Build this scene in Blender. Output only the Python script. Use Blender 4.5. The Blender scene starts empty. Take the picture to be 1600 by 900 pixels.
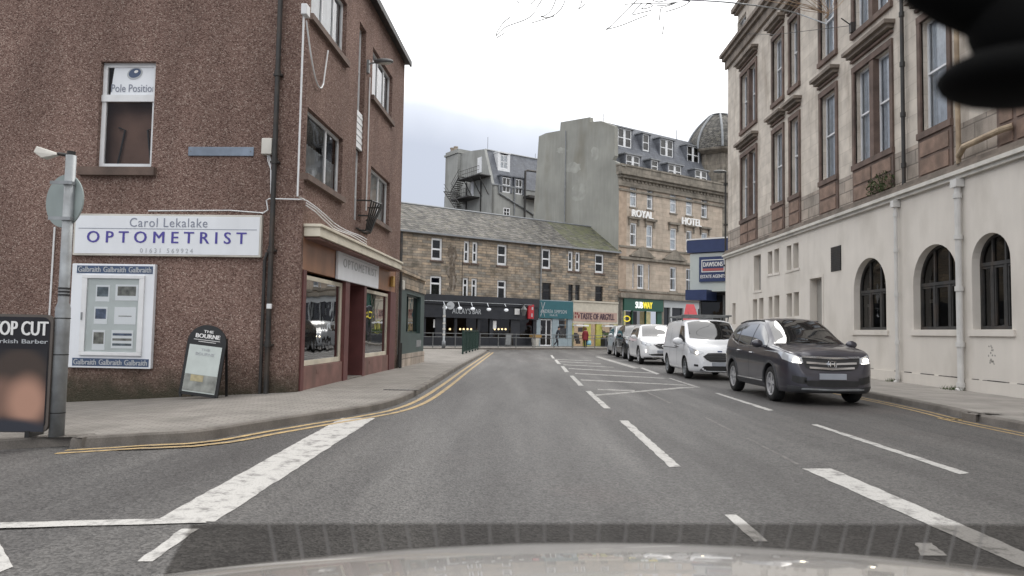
import bpy, bmesh, math, random
from mathutils import Vector, Matrix
from mathutils.bvhtree import BVHTree
random.seed(7)
C = bpy.context.scene.collection
SC = bpy.context.scene
PI = math.pi

# ------------------------------------------------------------------ camera
FPX = 1150.0; HC = 1.4
def cam_basis():
    p = math.atan(67.5/FPX); r = math.radians(1.0); y = math.radians(-0.16)
    F = Vector((math.sin(y)*math.cos(p), math.cos(y)*math.cos(p), math.sin(p)))
    R = Vector((math.cos(y), -math.sin(y), 0)); U = R.cross(F)
    return F, R*math.cos(r)+U*math.sin(r), U*math.cos(r)-R*math.sin(r)
F_, R_, U_ = cam_basis()
cd = bpy.data.cameras.new('camera'); cam = bpy.data.objects.new('camera', cd); C.objects.link(cam)
cam.matrix_world = Matrix(((R_.x, U_.x, -F_.x, 0), (R_.y, U_.y, -F_.y, 0), (R_.z, U_.z, -F_.z, HC), (0, 0, 0, 1)))
cd.sensor_width = 36; cd.lens = 36*FPX/1600; cd.clip_start = 0.05; cd.clip_end = 2000
cd.dof.use_dof = True; cd.dof.focus_distance = 22; cd.dof.aperture_fstop = 5.5
SC.camera = cam

# ------------------------------------------------------------------ world, sun, exposure
W = bpy.data.worlds.new('World'); SC.world = W; W.use_nodes = True
nt = W.node_tree; N = nt.nodes; L = nt.links; N.clear()
SUN_EL = math.radians(50); SUN_AZ = math.radians(38)      # azimuth from +Y, clockwise positive: bright cloud up on the right
out = N.new('ShaderNodeOutputWorld')
sky = N.new('ShaderNodeTexSky'); sky.sky_type = 'NISHITA'; sky.sun_disc = False
sky.sun_elevation = SUN_EL; sky.sun_rotation = SUN_AZ; sky.air_density = 1.2; sky.dust_density = 3
b1 = N.new('ShaderNodeBackground'); b1.inputs[1].default_value = 0.12; L.new(sky.outputs[0], b1.inputs[0])
tc = N.new('ShaderNodeTexCoord'); sp = N.new('ShaderNodeSeparateXYZ'); L.new(tc.outputs['Generated'], sp.inputs[0])
nz = N.new('ShaderNodeTexNoise'); nz.inputs['Scale'].default_value = 3.2; nz.inputs['Detail'].default_value = 5
L.new(tc.outputs['Generated'], nz.inputs['Vector'])
m1 = N.new('ShaderNodeMath'); m1.operation = 'MULTIPLY_ADD'; L.new(nz.outputs['Fac'], m1.inputs[0]); m1.inputs[1].default_value = 0.12
L.new(sp.outputs['Z'], m1.inputs[2])
m2 = N.new('ShaderNodeMath'); m2.operation = 'MULTIPLY_ADD'; L.new(sp.outputs['X'], m2.inputs[0]); m2.inputs[1].default_value = 0.12
L.new(m1.outputs[0], m2.inputs[2])
cr = N.new('ShaderNodeValToRGB'); L.new(m2.outputs[0], cr.inputs[0])
e = cr.color_ramp.elements; e[0].position = 0.16; e[0].color = (0.42, 0.45, 0.53, 1); e[1].position = 0.40; e[1].color = (1.62, 1.61, 1.60, 1)
x = e.new(0.27); x.color = (0.45, 0.48, 0.56, 1); x = e.new(0.32); x.color = (0.66, 0.69, 0.76, 1)
b2 = N.new('ShaderNodeBackground'); b2.inputs[1].default_value = 1.12; L.new(cr.outputs[0], b2.inputs[0])
mx = N.new('ShaderNodeMixShader'); mx.inputs[0].default_value = 0.88
L.new(b1.outputs[0], mx.inputs[1]); L.new(b2.outputs[0], mx.inputs[2]); L.new(mx.outputs[0], out.inputs[0])
sl = bpy.data.lights.new('sun', 'SUN'); sl.energy = 1.1; sl.angle = math.radians(25); sl.color = (1, 0.97, 0.92)
so = bpy.data.objects.new('sun', sl); C.objects.link(so)
sd = Vector((math.sin(SUN_AZ)*math.cos(SUN_EL), math.cos(SUN_AZ)*math.cos(SUN_EL), math.sin(SUN_EL)))
so.rotation_euler = sd.to_track_quat('Z', 'Y').to_euler(); so.location = (40, 30, 60)
SC.view_settings.view_transform = 'Standard'; SC.view_settings.look = 'None'
SC.view_settings.gamma = 1; SC.view_settings.use_curve_mapping = False; SC.view_settings.exposure = 0.32
SC.cycles.max_bounces = 6; SC.cycles.transparent_max_bounces = 12

# ------------------------------------------------------------------ measuring helpers: photo pixels to points on planes
def ray(px, py): return F_*FPX + R_*(px-800) - U_*(py-450)
def gz(X, Y):
    s = min(max(0, -4.2-X), 14); return -0.065*s*min(1, max(0, (30-Y)/12))
def G(px, py, off=0.0):
    d = ray(px, py); z = off
    for _ in range(8):
        t = (z-HC)/d.z; X, Y = d.x*t, d.y*t; z = gz(X, Y)+off
    return Vector((X, Y, z))
def atY(px, py, Y):
    d = ray(px, py); t = Y/d.y; return Vector((d.x*t, Y, HC+d.z*t))
class Face:
    """facade frame: u along the face (to the right as seen from outside), depth into the building"""
    def __init__(s, O, ang):          # ang: direction of u, degrees clockwise from +Y
        a = math.radians(ang); s.O = Vector((O[0], O[1], 0)); s.u = Vector((math.sin(a), math.cos(a), 0)); s.d = Vector((-s.u.y, s.u.x, 0))
        s.rot = math.atan2(s.u.y, s.u.x)
        s.M = Matrix.Translation(s.O) @ Matrix.Rotation(s.rot, 4, 'Z')
    def uv(s, px, py, depth=0):
        r = ray(px, py); o = Vector((0, 0, HC)); t = (depth-(o-s.O).dot(s.d))/r.dot(s.d)
        P = o+r*t; return (P-s.O).dot(s.u), P.z
    def box(s, x0, y0, x1, y1, depth=0):   # pixel box (left,top,right,bottom) -> u0,u1,z0,z1 (mean of its edges)
        a = s.uv(x0, y0, depth); b = s.uv(x1, y1, depth)
        um = s.uv((x0+x1)/2, (y0+y1)/2, depth)
        return (min(a[0], b[0]), max(a[0], b[0]), min(a[1], b[1]), max(a[1], b[1]))

# ------------------------------------------------------------------ materials
MATS = {}
def mat(name, col, rough=0.6, metal=0.0, var=0.0, vs=3.0, fine=0.0, fs=60.0, bump=0.0, bs=60.0, streak=0.0, emit=0.0, spec=0.5, coat=0.0, dirt=0.0, dcol=(0.05, 0.045, 0.035), ds=0.8):
    if name in MATS: return MATS[name]
    m = bpy.data.materials.new(name); m.use_nodes = True; nt = m.node_tree; N = nt.nodes; L = nt.links
    b = N['Principled BSDF']; b.inputs['Base Color'].default_value = (*col, 1); b.inputs['Roughness'].default_value = rough
    b.inputs['Metallic'].default_value = metal; b.inputs['Specular IOR Level'].default_value = spec; b.inputs['Coat Weight'].default_value = coat
    tc = N.new('ShaderNodeTexCoord'); last = None
    def ns(scale, detail=4, stretch=None):
        n = N.new('ShaderNodeTexNoise'); n.inputs['Scale'].default_value = scale; n.inputs['Detail'].default_value = detail
        if stretch:
            mp = N.new('ShaderNodeMapping'); mp.inputs['Scale'].default_value = stretch; L.new(tc.outputs['Object'], mp.inputs[0]); L.new(mp.outputs[0], n.inputs['Vector'])
        else: L.new(tc.outputs['Object'], n.inputs['Vector'])
        return n
    def scaled(n, amt):
        r = N.new('ShaderNodeMapRange'); r.inputs['From Min'].default_value = 0.3; r.inputs['From Max'].default_value = 0.7
        r.inputs['To Min'].default_value = 1-amt; r.inputs['To Max'].default_value = 1+amt; L.new(n.outputs['Fac'], r.inputs[0]); return r
    fac = None
    for (amt, sc, st, de) in ((var, vs, None, 5), (fine, fs, None, 2), (streak, 1.2, (3, 3, 0.35), 6)):
        if amt:
            r = scaled(ns(sc, de, st), amt)
            if fac is None: fac = r.outputs[0]
            else:
                q = N.new('ShaderNodeMath'); q.operation = 'MULTIPLY'; L.new(fac, q.inputs[0]); L.new(r.outputs[0], q.inputs[1]); fac = q.outputs[0]
    colout = None
    if fac is not None:
        v = N.new('ShaderNodeVectorMath'); v.operation = 'SCALE'; v.inputs[0].default_value = col; L.new(fac, v.inputs['Scale']); colout = v.outputs[0]
    if dirt:
        n = ns(ds, 8, (1, 1, 0.5)); r = N.new('ShaderNodeMapRange'); r.inputs['From Min'].default_value = 0.5; r.inputs['From Max'].default_value = 0.68; r.inputs['To Max'].default_value = dirt
        L.new(n.outputs['Fac'], r.inputs[0]); q = N.new('ShaderNodeMix'); q.data_type = 'RGBA'; L.new(r.outputs[0], q.inputs['Factor'])
        if colout: L.new(colout, q.inputs['A'])
        else: q.inputs['A'].default_value = (*col, 1)
        q.inputs['B'].default_value = (*dcol, 1); colout = q.outputs['Result']
    if colout is not None: L.new(colout, b.inputs['Base Color'])
    if bump:
        n = ns(bs, 3); bp = N.new('ShaderNodeBump'); bp.inputs['Strength'].default_value = bump; bp.inputs['Distance'].default_value = 0.02
        L.new(n.outputs['Fac'], bp.inputs['Height']); L.new(bp.outputs[0], b.inputs['Normal'])
    if emit: b.inputs['Emission Color'].default_value = (*col, 1); b.inputs['Emission Strength'].default_value = emit
    MATS[name] = m; return m

def brickmat(name, c1, c2, mortar, bw, bh, msize=0.012, stain=0.5, scol=(0.06, 0.05, 0.04), ss=0.5, rough=0.9, bump=0.4, var=0.25, offset=0.5, streaky=True, smin=0.5, smax=0.7, flat=False):
    m = bpy.data.materials.new(name); m.use_nodes = True; nt = m.node_tree; N = nt.nodes; L = nt.links; b = N['Principled BSDF']
    b.inputs['Roughness'].default_value = rough; b.inputs['Specular IOR Level'].default_value = 0.3
    tc = N.new('ShaderNodeTexCoord'); s = N.new('ShaderNodeSeparateXYZ'); L.new(tc.outputs['Object'], s.inputs[0])
    c = N.new('ShaderNodeCombineXYZ')
    if flat: L.new(s.outputs['X'], c.inputs['X']); L.new(s.outputs['Y'], c.inputs['Y'])
    else:
        a = N.new('ShaderNodeMath'); a.operation = 'ADD'; L.new(s.outputs['X'], a.inputs[0]); L.new(s.outputs['Y'], a.inputs[1])
        L.new(a.outputs[0], c.inputs['X']); L.new(s.outputs['Z'], c.inputs['Y'])
    dn = N.new('ShaderNodeTexNoise'); dn.inputs['Scale'].default_value = 2.2; L.new(tc.outputs['Object'], dn.inputs['Vector'])
    dv = N.new('ShaderNodeVectorMath'); dv.operation = 'MULTIPLY_ADD'; L.new(dn.outputs['Color'], dv.inputs[0]); dv.inputs[1].default_value = (0.05, 0.03, 0); L.new(c.outputs[0], dv.inputs[2])
    k = N.new('ShaderNodeTexBrick'); L.new(dv.outputs[0], k.inputs['Vector']); k.offset = offset
    k.inputs['Color1'].default_value = (*c1, 1); k.inputs['Color2'].default_value = (*c2, 1); k.inputs['Mortar'].default_value = (*mortar, 1)
    k.inputs['Scale'].default_value = 1; k.inputs['Brick Width'].default_value = bw; k.inputs['Row Height'].default_value = bh
    k.inputs['Mortar Size'].default_value = msize; k.inputs['Mortar Smooth'].default_value = 0.3; k.inputs['Bias'].default_value = 0
    n = N.new('ShaderNodeTexNoise'); n.inputs['Scale'].default_value = 1.7; n.inputs['Detail'].default_value = 8; L.new(tc.outputs['Object'], n.inputs['Vector'])
    r = N.new('ShaderNodeMapRange'); r.inputs['From Min'].default_value = .3; r.inputs['From Max'].default_value = .7; r.inputs['To Min'].default_value = 1-var; r.inputs['To Max'].default_value = 1+var
    L.new(n.outputs['Fac'], r.inputs[0]); v = N.new('ShaderNodeVectorMath'); v.operation = 'SCALE'; L.new(k.outputs['Color'], v.inputs[0]); L.new(r.outputs[0], v.inputs['Scale'])
    mp = N.new('ShaderNodeMapping'); mp.inputs['Scale'].default_value = (.9, .9, 1.7) if name.startswith('weathered grey-brown') else ((1.6, 1.6, 0.45) if streaky else (1, 1, 1)); L.new(tc.outputs['Object'], mp.inputs[0])
    n2 = N.new('ShaderNodeTexNoise'); n2.inputs['Scale'].default_value = ss; n2.inputs['Detail'].default_value = 9; n2.inputs['Roughness'].default_value = 0.65; L.new(mp.outputs[0], n2.inputs['Vector'])
    r2 = N.new('ShaderNodeMapRange'); r2.inputs['From Min'].default_value = smin; r2.inputs['From Max'].default_value = smax; r2.inputs['To Max'].default_value = stain; L.new(n2.outputs['Fac'], r2.inputs[0])
    q = N.new('ShaderNodeMix'); q.data_type = 'RGBA'; L.new(r2.outputs[0], q.inputs['Factor']); L.new(v.outputs[0], q.inputs['A']); q.inputs['B'].default_value = (*scol, 1)
    L.new(q.outputs['Result'], b.inputs['Base Color'])
    ad = N.new('ShaderNodeMath'); ad.operation = 'MULTIPLY_ADD'; L.new(k.outputs['Fac'], ad.inputs[0]); ad.inputs[1].default_value = -1.0
    n3 = N.new('ShaderNodeTexNoise'); n3.inputs['Scale'].default_value = 25; L.new(tc.outputs['Object'], n3.inputs['Vector']); L.new(n3.outputs['Fac'], ad.inputs[2])
    bp = N.new('ShaderNodeBump'); bp.inputs['Strength'].default_value = bump; bp.inputs['Distance'].default_value = 0.02; L.new(ad.outputs[0], bp.inputs['Height']); L.new(bp.outputs[0], b.inputs['Normal'])
    return m

def glassmat(name, tint=(0.75, 0.8, 0.8), boost=1.6, base=0.03):
    m = bpy.data.materials.new(name); m.use_nodes = True; nt = m.node_tree; N = nt.nodes; L = nt.links; N.clear()
    o = N.new('ShaderNodeOutputMaterial'); t = N.new('ShaderNodeBsdfTransparent'); t.inputs[0].default_value = (*tint, 1)
    g = N.new('ShaderNodeBsdfGlossy'); g.inputs['Roughness'].default_value = 0.015
    f = N.new('ShaderNodeFresnel'); f.inputs[0].default_value = 1.5
    q = N.new('ShaderNodeMath'); q.operation = 'MULTIPLY_ADD'; L.new(f.outputs[0], q.inputs[0]); q.inputs[1].default_value = boost; q.inputs[2].default_value = base; q.use_clamp = True
    n = N.new('ShaderNodeTexNoise'); n.inputs['Scale'].default_value = 1.3; tc = N.new('ShaderNodeTexCoord'); L.new(tc.outputs['Object'], n.inputs['Vector'])
    bp = N.new('ShaderNodeBump'); bp.inputs['Strength'].default_value = 0.12; bp.inputs['Distance'].default_value = 0.03; L.new(n.outputs['Fac'], bp.inputs['Height']); L.new(bp.outputs[0], g.inputs['Normal'])
    x = N.new('ShaderNodeMixShader'); L.new(q.outputs[0], x.inputs[0]); L.new(t.outputs[0], x.inputs[1]); L.new(g.outputs[0], x.inputs[2]); L.new(x.outputs[0], o.inputs[0])
    return m

def pebblemat():
    m = bpy.data.materials.new('brown pebbledash'); m.use_nodes = True; nt = m.node_tree; N = nt.nodes; L = nt.links; b = N['Principled BSDF']
    b.inputs['Roughness'].default_value = 0.95; b.inputs['Specular IOR Level'].default_value = 0.2
    tc = N.new('ShaderNodeTexCoord')
    v = N.new('ShaderNodeTexVoronoi'); v.inputs['Scale'].default_value = 40; L.new(tc.outputs['Object'], v.inputs['Vector'])
    s = N.new('ShaderNodeSeparateColor'); L.new(v.outputs['Color'], s.inputs[0])
    cr = N.new('ShaderNodeValToRGB'); L.new(s.outputs[0], cr.inputs[0]); e = cr.color_ramp.elements
    e[0].color = (0.115, 0.070, 0.058, 1); e[1].color = (0.35, 0.27, 0.23, 1); q = e.new(0.3); q.color = (0.175, 0.113, 0.094, 1); q = e.new(0.85); q.color = (0.25, 0.172, 0.145, 1)
    n = N.new('ShaderNodeTexNoise'); n.inputs['Scale'].default_value = 0.5; n.inputs['Detail'].default_value = 9; n.inputs['Roughness'].default_value = .62; mpp = N.new('ShaderNodeMapping'); mpp.inputs['Scale'].default_value = (1.3, 1.3, .6); L.new(tc.outputs['Object'], mpp.inputs[0]); L.new(mpp.outputs[0], n.inputs['Vector'])
    r = N.new('ShaderNodeMapRange'); r.inputs['From Min'].default_value = .32; r.inputs['From Max'].default_value = .68; r.inputs['To Min'].default_value = 0.74; r.inputs['To Max'].default_value = 1.22; L.new(n.outputs['Fac'], r.inputs[0])
    mu = N.new('ShaderNodeVectorMath'); mu.operation = 'SCALE'; L.new(cr.outputs[0], mu.inputs[0]); L.new(r.outputs[0], mu.inputs['Scale'])
    # damp green-black foot of the wall
    sp = N.new('ShaderNodeSeparateXYZ'); L.new(tc.outputs['Object'], sp.inputs[0])
    ng = N.new('ShaderNodeTexNoise'); ng.inputs['Scale'].default_value = 2.5; ng.inputs['Detail'].default_value = 6; L.new(tc.outputs['Object'], ng.inputs['Vector'])
    ad = N.new('ShaderNodeMath'); ad.operation = 'MULTIPLY_ADD'; L.new(ng.outputs['Fac'], ad.inputs[0]); ad.inputs[1].default_value = -0.7; L.new(sp.outputs['Z'], ad.inputs[2])
    r3 = N.new('ShaderNodeMapRange'); r3.inputs['From Min'].default_value = -0.35; r3.inputs['From Max'].default_value = 0.3; r3.inputs['To Min'].default_value = 0.9; r3.inputs['To Max'].default_value = 0.0; L.new(ad.outputs[0], r3.inputs[0])
    q2 = N.new('ShaderNodeMix'); q2.data_type = 'RGBA'; L.new(r3.outputs[0], q2.inputs['Factor']); L.new(mu.outputs[0], q2.inputs['A']); q2.inputs['B'].default_value = (0.045, 0.045, 0.03, 1)
    L.new(q2.outputs['Result'], b.inputs['Base Color'])
    bp = N.new('ShaderNodeBump'); bp.inputs['Strength'].default_value = 0.9; bp.inputs['Distance'].default_value = 0.02; bp.invert = True; L.new(v.outputs['Distance'], bp.inputs['Height']); L.new(bp.outputs[0], b.inputs['Normal'])
    return m

def roadmat():
    m = bpy.data.materials.new('worn asphalt'); m.use_nodes = True; nt = m.node_tree; N = nt.nodes; L = nt.links; b = N['Principled BSDF']
    b.inputs['Specular IOR Level'].default_value = 0.4
    tc = N.new('ShaderNodeTexCoord')
    def ns(sc, de=6, st=None, ro=0.6):
        n = N.new('ShaderNodeTexNoise'); n.inputs['Scale'].default_value = sc; n.inputs['Detail'].default_value = de; n.inputs['Roughness'].default_value = ro
        mp = N.new('ShaderNodeMapping'); mp.inputs['Scale'].default_value = st or (1, 1, 1); L.new(tc.outputs['Object'], mp.inputs[0]); L.new(mp.outputs[0], n.inputs['Vector']); return n
    a = ns(0.9, 8, (1, 0.09, 1)); cr = N.new('ShaderNodeValToRGB'); L.new(a.outputs['Fac'], cr.inputs[0]); e = cr.color_ramp.elements
    e[0].position = 0.33; e[0].color = (0.050, 0.047, 0.046, 1); e[1].position = 0.68; e[1].color = (0.110, 0.106, 0.101, 1); q = e.new(0.5); q.color = (0.072, 0.069, 0.067, 1)
    # reddish patch tint
    c = ns(0.22, 4); r = N.new('ShaderNodeMapRange'); r.inputs['From Min'].default_value = .56; r.inputs['From Max'].default_value = .7; r.inputs['To Max'].default_value = 0.55; L.new(c.outputs['Fac'], r.inputs[0])
    q1 = N.new('ShaderNodeMix'); q1.data_type = 'RGBA'; L.new(r.outputs[0], q1.inputs['Factor']); L.new(cr.outputs[0], q1.inputs['A']); q1.inputs['B'].default_value = (0.082, 0.068, 0.064, 1)
    # aggregate speckle
    v = N.new('ShaderNodeTexVoronoi'); v.inputs['Scale'].default_value = 55; L.new(tc.outputs['Object'], v.inputs['Vector']); s = N.new('ShaderNodeSeparateColor'); L.new(v.outputs['Color'], s.inputs[0])
    r2 = N.new('ShaderNodeMapRange'); r2.inputs['To Min'].default_value = 0.5; r2.inputs['To Max'].default_value = 1.5; L.new(s.outputs[0], r2.inputs[0])
    mu = N.new('ShaderNodeVectorMath'); mu.operation = 'SCALE'; L.new(q1.outputs['Result'], mu.inputs[0]); L.new(r2.outputs[0], mu.inputs['Scale'])
    # sparse pale scuffs
    w = ns(3.6, 9, (1, 0.7, 1), 0.8); r3 = N.new('ShaderNodeMapRange'); r3.inputs['From Min'].default_value = .62; r3.inputs['From Max'].default_value = .72; r3.inputs['To Max'].default_value = 0.5; L.new(w.outputs['Fac'], r3.inputs[0])
    q2 = N.new('ShaderNodeMix'); q2.data_type = 'RGBA'; L.new(r3.outputs[0], q2.inputs['Factor']); L.new(mu.outputs[0], q2.inputs['A']); q2.inputs['B'].default_value = (0.16, 0.155, 0.15, 1)
    # dark oily blotches and cracks
    cv = N.new('ShaderNodeTexVoronoi'); cv.feature = 'DISTANCE_TO_EDGE'; cv.inputs['Scale'].default_value = 0.28
    dn = ns(1.5, 5); vm = N.new('ShaderNodeVectorMath'); vm.operation = 'MULTIPLY_ADD'; L.new(dn.outputs['Color'], vm.inputs[0]); vm.inputs[1].default_value = (0.9, 0.9, 0); L.new(tc.outputs['Object'], vm.inputs[2]); L.new(vm.outputs[0], cv.inputs['Vector'])
    r4 = N.new('ShaderNodeMapRange'); r4.inputs['From Min'].default_value = 0.0; r4.inputs['From Max'].default_value = 0.006; r4.inputs['To Min'].default_value = 0.4; r4.inputs['To Max'].default_value = 0; L.new(cv.outputs['Distance'], r4.inputs[0])
    q3 = N.new('ShaderNodeMix'); q3.data_type = 'RGBA'; L.new(r4.outputs[0], q3.inputs['Factor']); L.new(q2.outputs['Result'], q3.inputs['A']); q3.inputs['B'].default_value = (0.03, 0.028, 0.027, 1)
    L.new(q3.outputs['Result'], b.inputs['Base Color'])
    r5 = N.new('ShaderNodeMapRange'); r5.inputs['To Min'].default_value = 0.72; r5.inputs['To Max'].default_value = 0.48; L.new(a.outputs['Fac'], r5.inputs[0]); L.new(r5.outputs[0], b.inputs['Roughness'])
    bp = N.new('ShaderNodeBump'); bp.inputs['Strength'].default_value = 0.5; bp.inputs['Distance'].default_value = 0.01; L.new(v.outputs['Distance'], bp.inputs['Height']); L.new(bp.outputs[0], b.inputs['Normal'])
    return m

def paintmat(name, col, wear=0.5, lo=0.42, hi=0.62):   # worn road paint: asphalt shows through
    m = bpy.data.materials.new(name); m.use_nodes = True; nt = m.node_tree; N = nt.nodes; L = nt.links; b = N['Principled BSDF']; b.inputs['Roughness'].default_value = 0.7
    tc = N.new('ShaderNodeTexCoord'); n = N.new('ShaderNodeTexNoise'); n.inputs['Scale'].default_value = 5.5; n.inputs['Detail'].default_value = 12; n.inputs['Roughness'].default_value = 0.72; L.new(tc.outputs['Object'], n.inputs['Vector'])
    r = N.new('ShaderNodeMapRange'); r.inputs['From Min'].default_value = lo; r.inputs['From Max'].default_value = hi; r.inputs['To Max'].default_value = wear; L.new(n.outputs['Fac'], r.inputs[0])
    n2 = N.new('ShaderNodeTexNoise'); n2.inputs['Scale'].default_value = 70; n2.inputs['Detail'].default_value = 2; L.new(tc.outputs['Object'], n2.inputs['Vector'])
    r2 = N.new('ShaderNodeMapRange'); r2.inputs['From Min'].default_value = .55; r2.inputs['From Max'].default_value = .7; r2.inputs['To Max'].default_value = 0.45; L.new(n2.outputs['Fac'], r2.inputs[0])
    mxm = N.new('ShaderNodeMath'); mxm.operation = 'MAXIMUM'; L.new(r.outputs[0], mxm.inputs[0]); L.new(r2.outputs[0], mxm.inputs[1])
    q = N.new('ShaderNodeMix'); q.data_type = 'RGBA'; L.new(mxm.outputs[0], q.inputs['Factor']); q.inputs['A'].default_value = (*col, 1); q.inputs['B'].default_value = (0.085, 0.08, 0.078, 1)
    L.new(q.outputs['Result'], b.inputs['Base Color']); return m

M = {}
M['pebble'] = pebblemat(); M['road'] = roadmat()
M['white_paint'] = paintmat('worn white road paint', (0.44, 0.43, 0.41), 0.75, 0.50, 0.62)
M['thin_paint'] = paintmat('faded white road paint', (0.38, 0.37, 0.35), 0.85, 0.44, 0.60)
M['ghost_paint'] = paintmat('nearly gone road paint', (0.20, 0.19, 0.18), 0.9, 0.38, 0.56)
M['yellow_paint'] = paintmat('worn yellow road paint', (0.44, 0.31, 0.14), 0.75, 0.42, 0.66)
M['sand'] = brickmat('weathered grey-brown sandstone', (0.40, 0.315, 0.23), (0.215, 0.20, 0.175), (0.16, 0.14, 0.115), 0.85, 0.215, 0.022, 0.8, (0.095, 0.085, 0.068), 0.8, smin=0.49, smax=0.66, var=.32)
M['hotel'] = brickmat('warm ashlar sandstone', (0.50, 0.415, 0.335), (0.41, 0.35, 0.285), (0.31, 0.265, 0.215), 1.0, 0.42, 0.012, 0.6, (0.22, 0.19, 0.16), 0.5, bump=0.2, var=0.15)
M['hotel_dark'] = brickmat('sooty carved sandstone', (0.27, 0.24, 0.20), (0.21, 0.19, 0.16), (0.15, 0.135, 0.11), 0.8, 0.4, 0.01, 0.6, (0.06, 0.055, 0.045), 0.9, bump=0.4)
M['palestone'] = brickmat('pale pinkish ashlar', (0.60, 0.545, 0.475), (0.53, 0.48, 0.42), (0.44, 0.395, 0.34), 1.1, 0.46, 0.010, 0.7, (0.25, 0.205, 0.16), 0.6, bump=0.3, var=0.17, smin=0.5, smax=0.70)
M['greystone'] = brickmat('stained grey-pink ashlar', (0.42, 0.355, 0.30), (0.31, 0.275, 0.24), (0.20, 0.175, 0.15), 0.9, 0.40, 0.02, 0.7, (0.14, 0.125, 0.105), 0.8, bump=0.4, var=0.2)
M['redstone'] = mat('red-brown dressed stone', (0.14, 0.098, 0.08), 0.85, var=0.3, vs=2.5, fine=0.12, dirt=0.6, dcol=(0.05, 0.04, 0.035))
M['redpanel'] = mat('rusty red sandstone panel', (0.215, 0.145, 0.11), 0.85, var=0.3, vs=3, fine=0.1, dirt=0.6, dcol=(0.12, 0.09, 0.07), ds=2)
M['slate'] = brickmat('weathered slates', (0.17, 0.16, 0.145), (0.085, 0.082, 0.077), (0.045, 0.045, 0.042), 0.30, 0.20, 0.03, 0.65, (0.21, 0.195, 0.155), 2.4, rough=0.75, bump=0.8, var=0.5, streaky=False)
M['mossslate'] = brickmat('mossy slates', (0.17, 0.165, 0.13), (0.095, 0.098, 0.078), (0.045, 0.045, 0.04), 0.30, 0.2, 0.03, 0.8, (0.12, 0.125, 0.07), 1.3, rough=0.85, bump=0.6, var=0.35, streaky=False, smin=.42, smax=.58)
M['blueslate'] = brickmat('blue-grey slates', (0.145, 0.155, 0.175), (0.115, 0.122, 0.14), (0.08, 0.085, 0.095), 0.35, 0.25, 0.012, 0.35, (0.18, 0.185, 0.19), 0.8, rough=0.6, bump=0.25, var=0.15)
M['render'] = mat('cream painted render', (0.64, 0.60, 0.545), 0.8, var=0.04, vs=0.9, streak=0.025, dirt=0.38, dcol=(0.38, 0.345, 0.295), ds=0.9, bump=0.12, bs=30)
M['greyrender'] = mat('grey cement render stained', (0.29, 0.29, 0.262), 0.9, var=0.16, vs=0.3, streak=0.06, fine=0.04, fs=20, dirt=0.75, dcol=(0.20, 0.185, 0.145), ds=0.3)
M['greyrender2'] = mat('pale cement render', (0.31, 0.315, 0.30), 0.9, var=0.12, vs=0.5, streak=0.10, dirt=0.4, dcol=(0.14, 0.135, 0.12), ds=0.4)
M['white'] = mat('white painted timber', (0.72, 0.73, 0.74), 0.45, var=0.06, vs=4, dirt=0.12, ds=2)
M['offwhite'] = mat('aged white paint', (0.58, 0.56, 0.51), 0.55, var=0.08, vs=3, dirt=0.25, ds=1.5)
M['cream'] = mat('cream painted timber', (0.66, 0.61, 0.50), 0.5, var=0.06, vs=2, streak=0.06, dirt=0.2, ds=1.2)
M['maroon'] = mat('faded maroon paint', (0.115, 0.038, 0.036), 0.5, var=0.18, vs=2.5, fine=0.05)
M['maroon2'] = mat('weathered pink-brown painted render', (0.20, 0.105, 0.09), 0.75, var=0.2, vs=2.5, fine=0.08, dirt=0.35, ds=1.5)
M['copper'] = mat('orange-brown tile panel', (0.30, 0.145, 0.08), 0.35, var=0.2, vs=1.2, streak=0.12)
M['black'] = mat('black paint', (0.018, 0.018, 0.018), 0.4, var=0.2, vs=5)
M['iron'] = mat('dark cast iron', (0.028, 0.027, 0.026), 0.55, var=0.35, vs=5, dirt=0.4, dcol=(0.09, 0.06, 0.04), ds=3)
M['rail'] = mat('grey galvanised steel', (0.16, 0.165, 0.165), 0.5, 0.4, var=0.2, vs=6)
M['galv'] = mat('weathered galvanised pole', (0.27, 0.285, 0.295), 0.5, 0.35, var=0.22, vs=6, dirt=0.4, dcol=(0.12, 0.10, 0.08), ds=4)
M['green'] = mat('dark green paint', (0.015, 0.042, 0.034), 0.4, var=0.15)
M['shopgreen'] = mat('faded green shopfront paint', (0.045, 0.075, 0.072), 0.45, var=0.2, vs=1.5)
M['navy'] = mat('navy sign board', (0.028, 0.045, 0.12), 0.4, var=0.08)
M['teal'] = mat('teal sign board', (0.018, 0.105, 0.125), 0.4, var=0.08)
M['bluegrey'] = mat('pale blue-grey paint', (0.26, 0.32, 0.35), 0.5, var=0.1)
M['charcoal'] = mat('charcoal shopfront paint', (0.014, 0.016, 0.022), 0.45, var=0.25, vs=2)
M['signwhite'] = mat('off-white acrylic sign', (0.74, 0.765, 0.80), 0.4, var=0.05, vs=1, streak=0.03, dirt=0.12, dcol=(0.4, 0.4, 0.4), ds=1)
M['letterblue'] = mat('violet-blue lettering', (0.075, 0.06, 0.30), 0.5)
M['lettergrey'] = mat('grey lettering', (0.23, 0.25, 0.31), 0.5)
M['paleletter'] = mat('pale grey lettering', (0.42, 0.44, 0.46), 0.5)
M['darkblue'] = mat('slate blue print', (0.055, 0.085, 0.155), 0.4, var=0.1)
M['letterwhite'] = mat('white lettering', (0.75, 0.75, 0.74), 0.5)
M['interior'] = mat('dim interior', (0.10, 0.085, 0.075), 0.9, var=0.3, vs=1)
M['curtain'] = mat('white net curtain', (0.80, 0.82, 0.86), 0.95, var=0.12, vs=6, streak=0.15)
M['blind'] = mat('cream roller blind', (0.62, 0.58, 0.48), 0.9, var=0.05)
M['glass'] = glassmat('window glass', (0.88, 0.91, 0.92), 1.1, 0.04)
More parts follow.
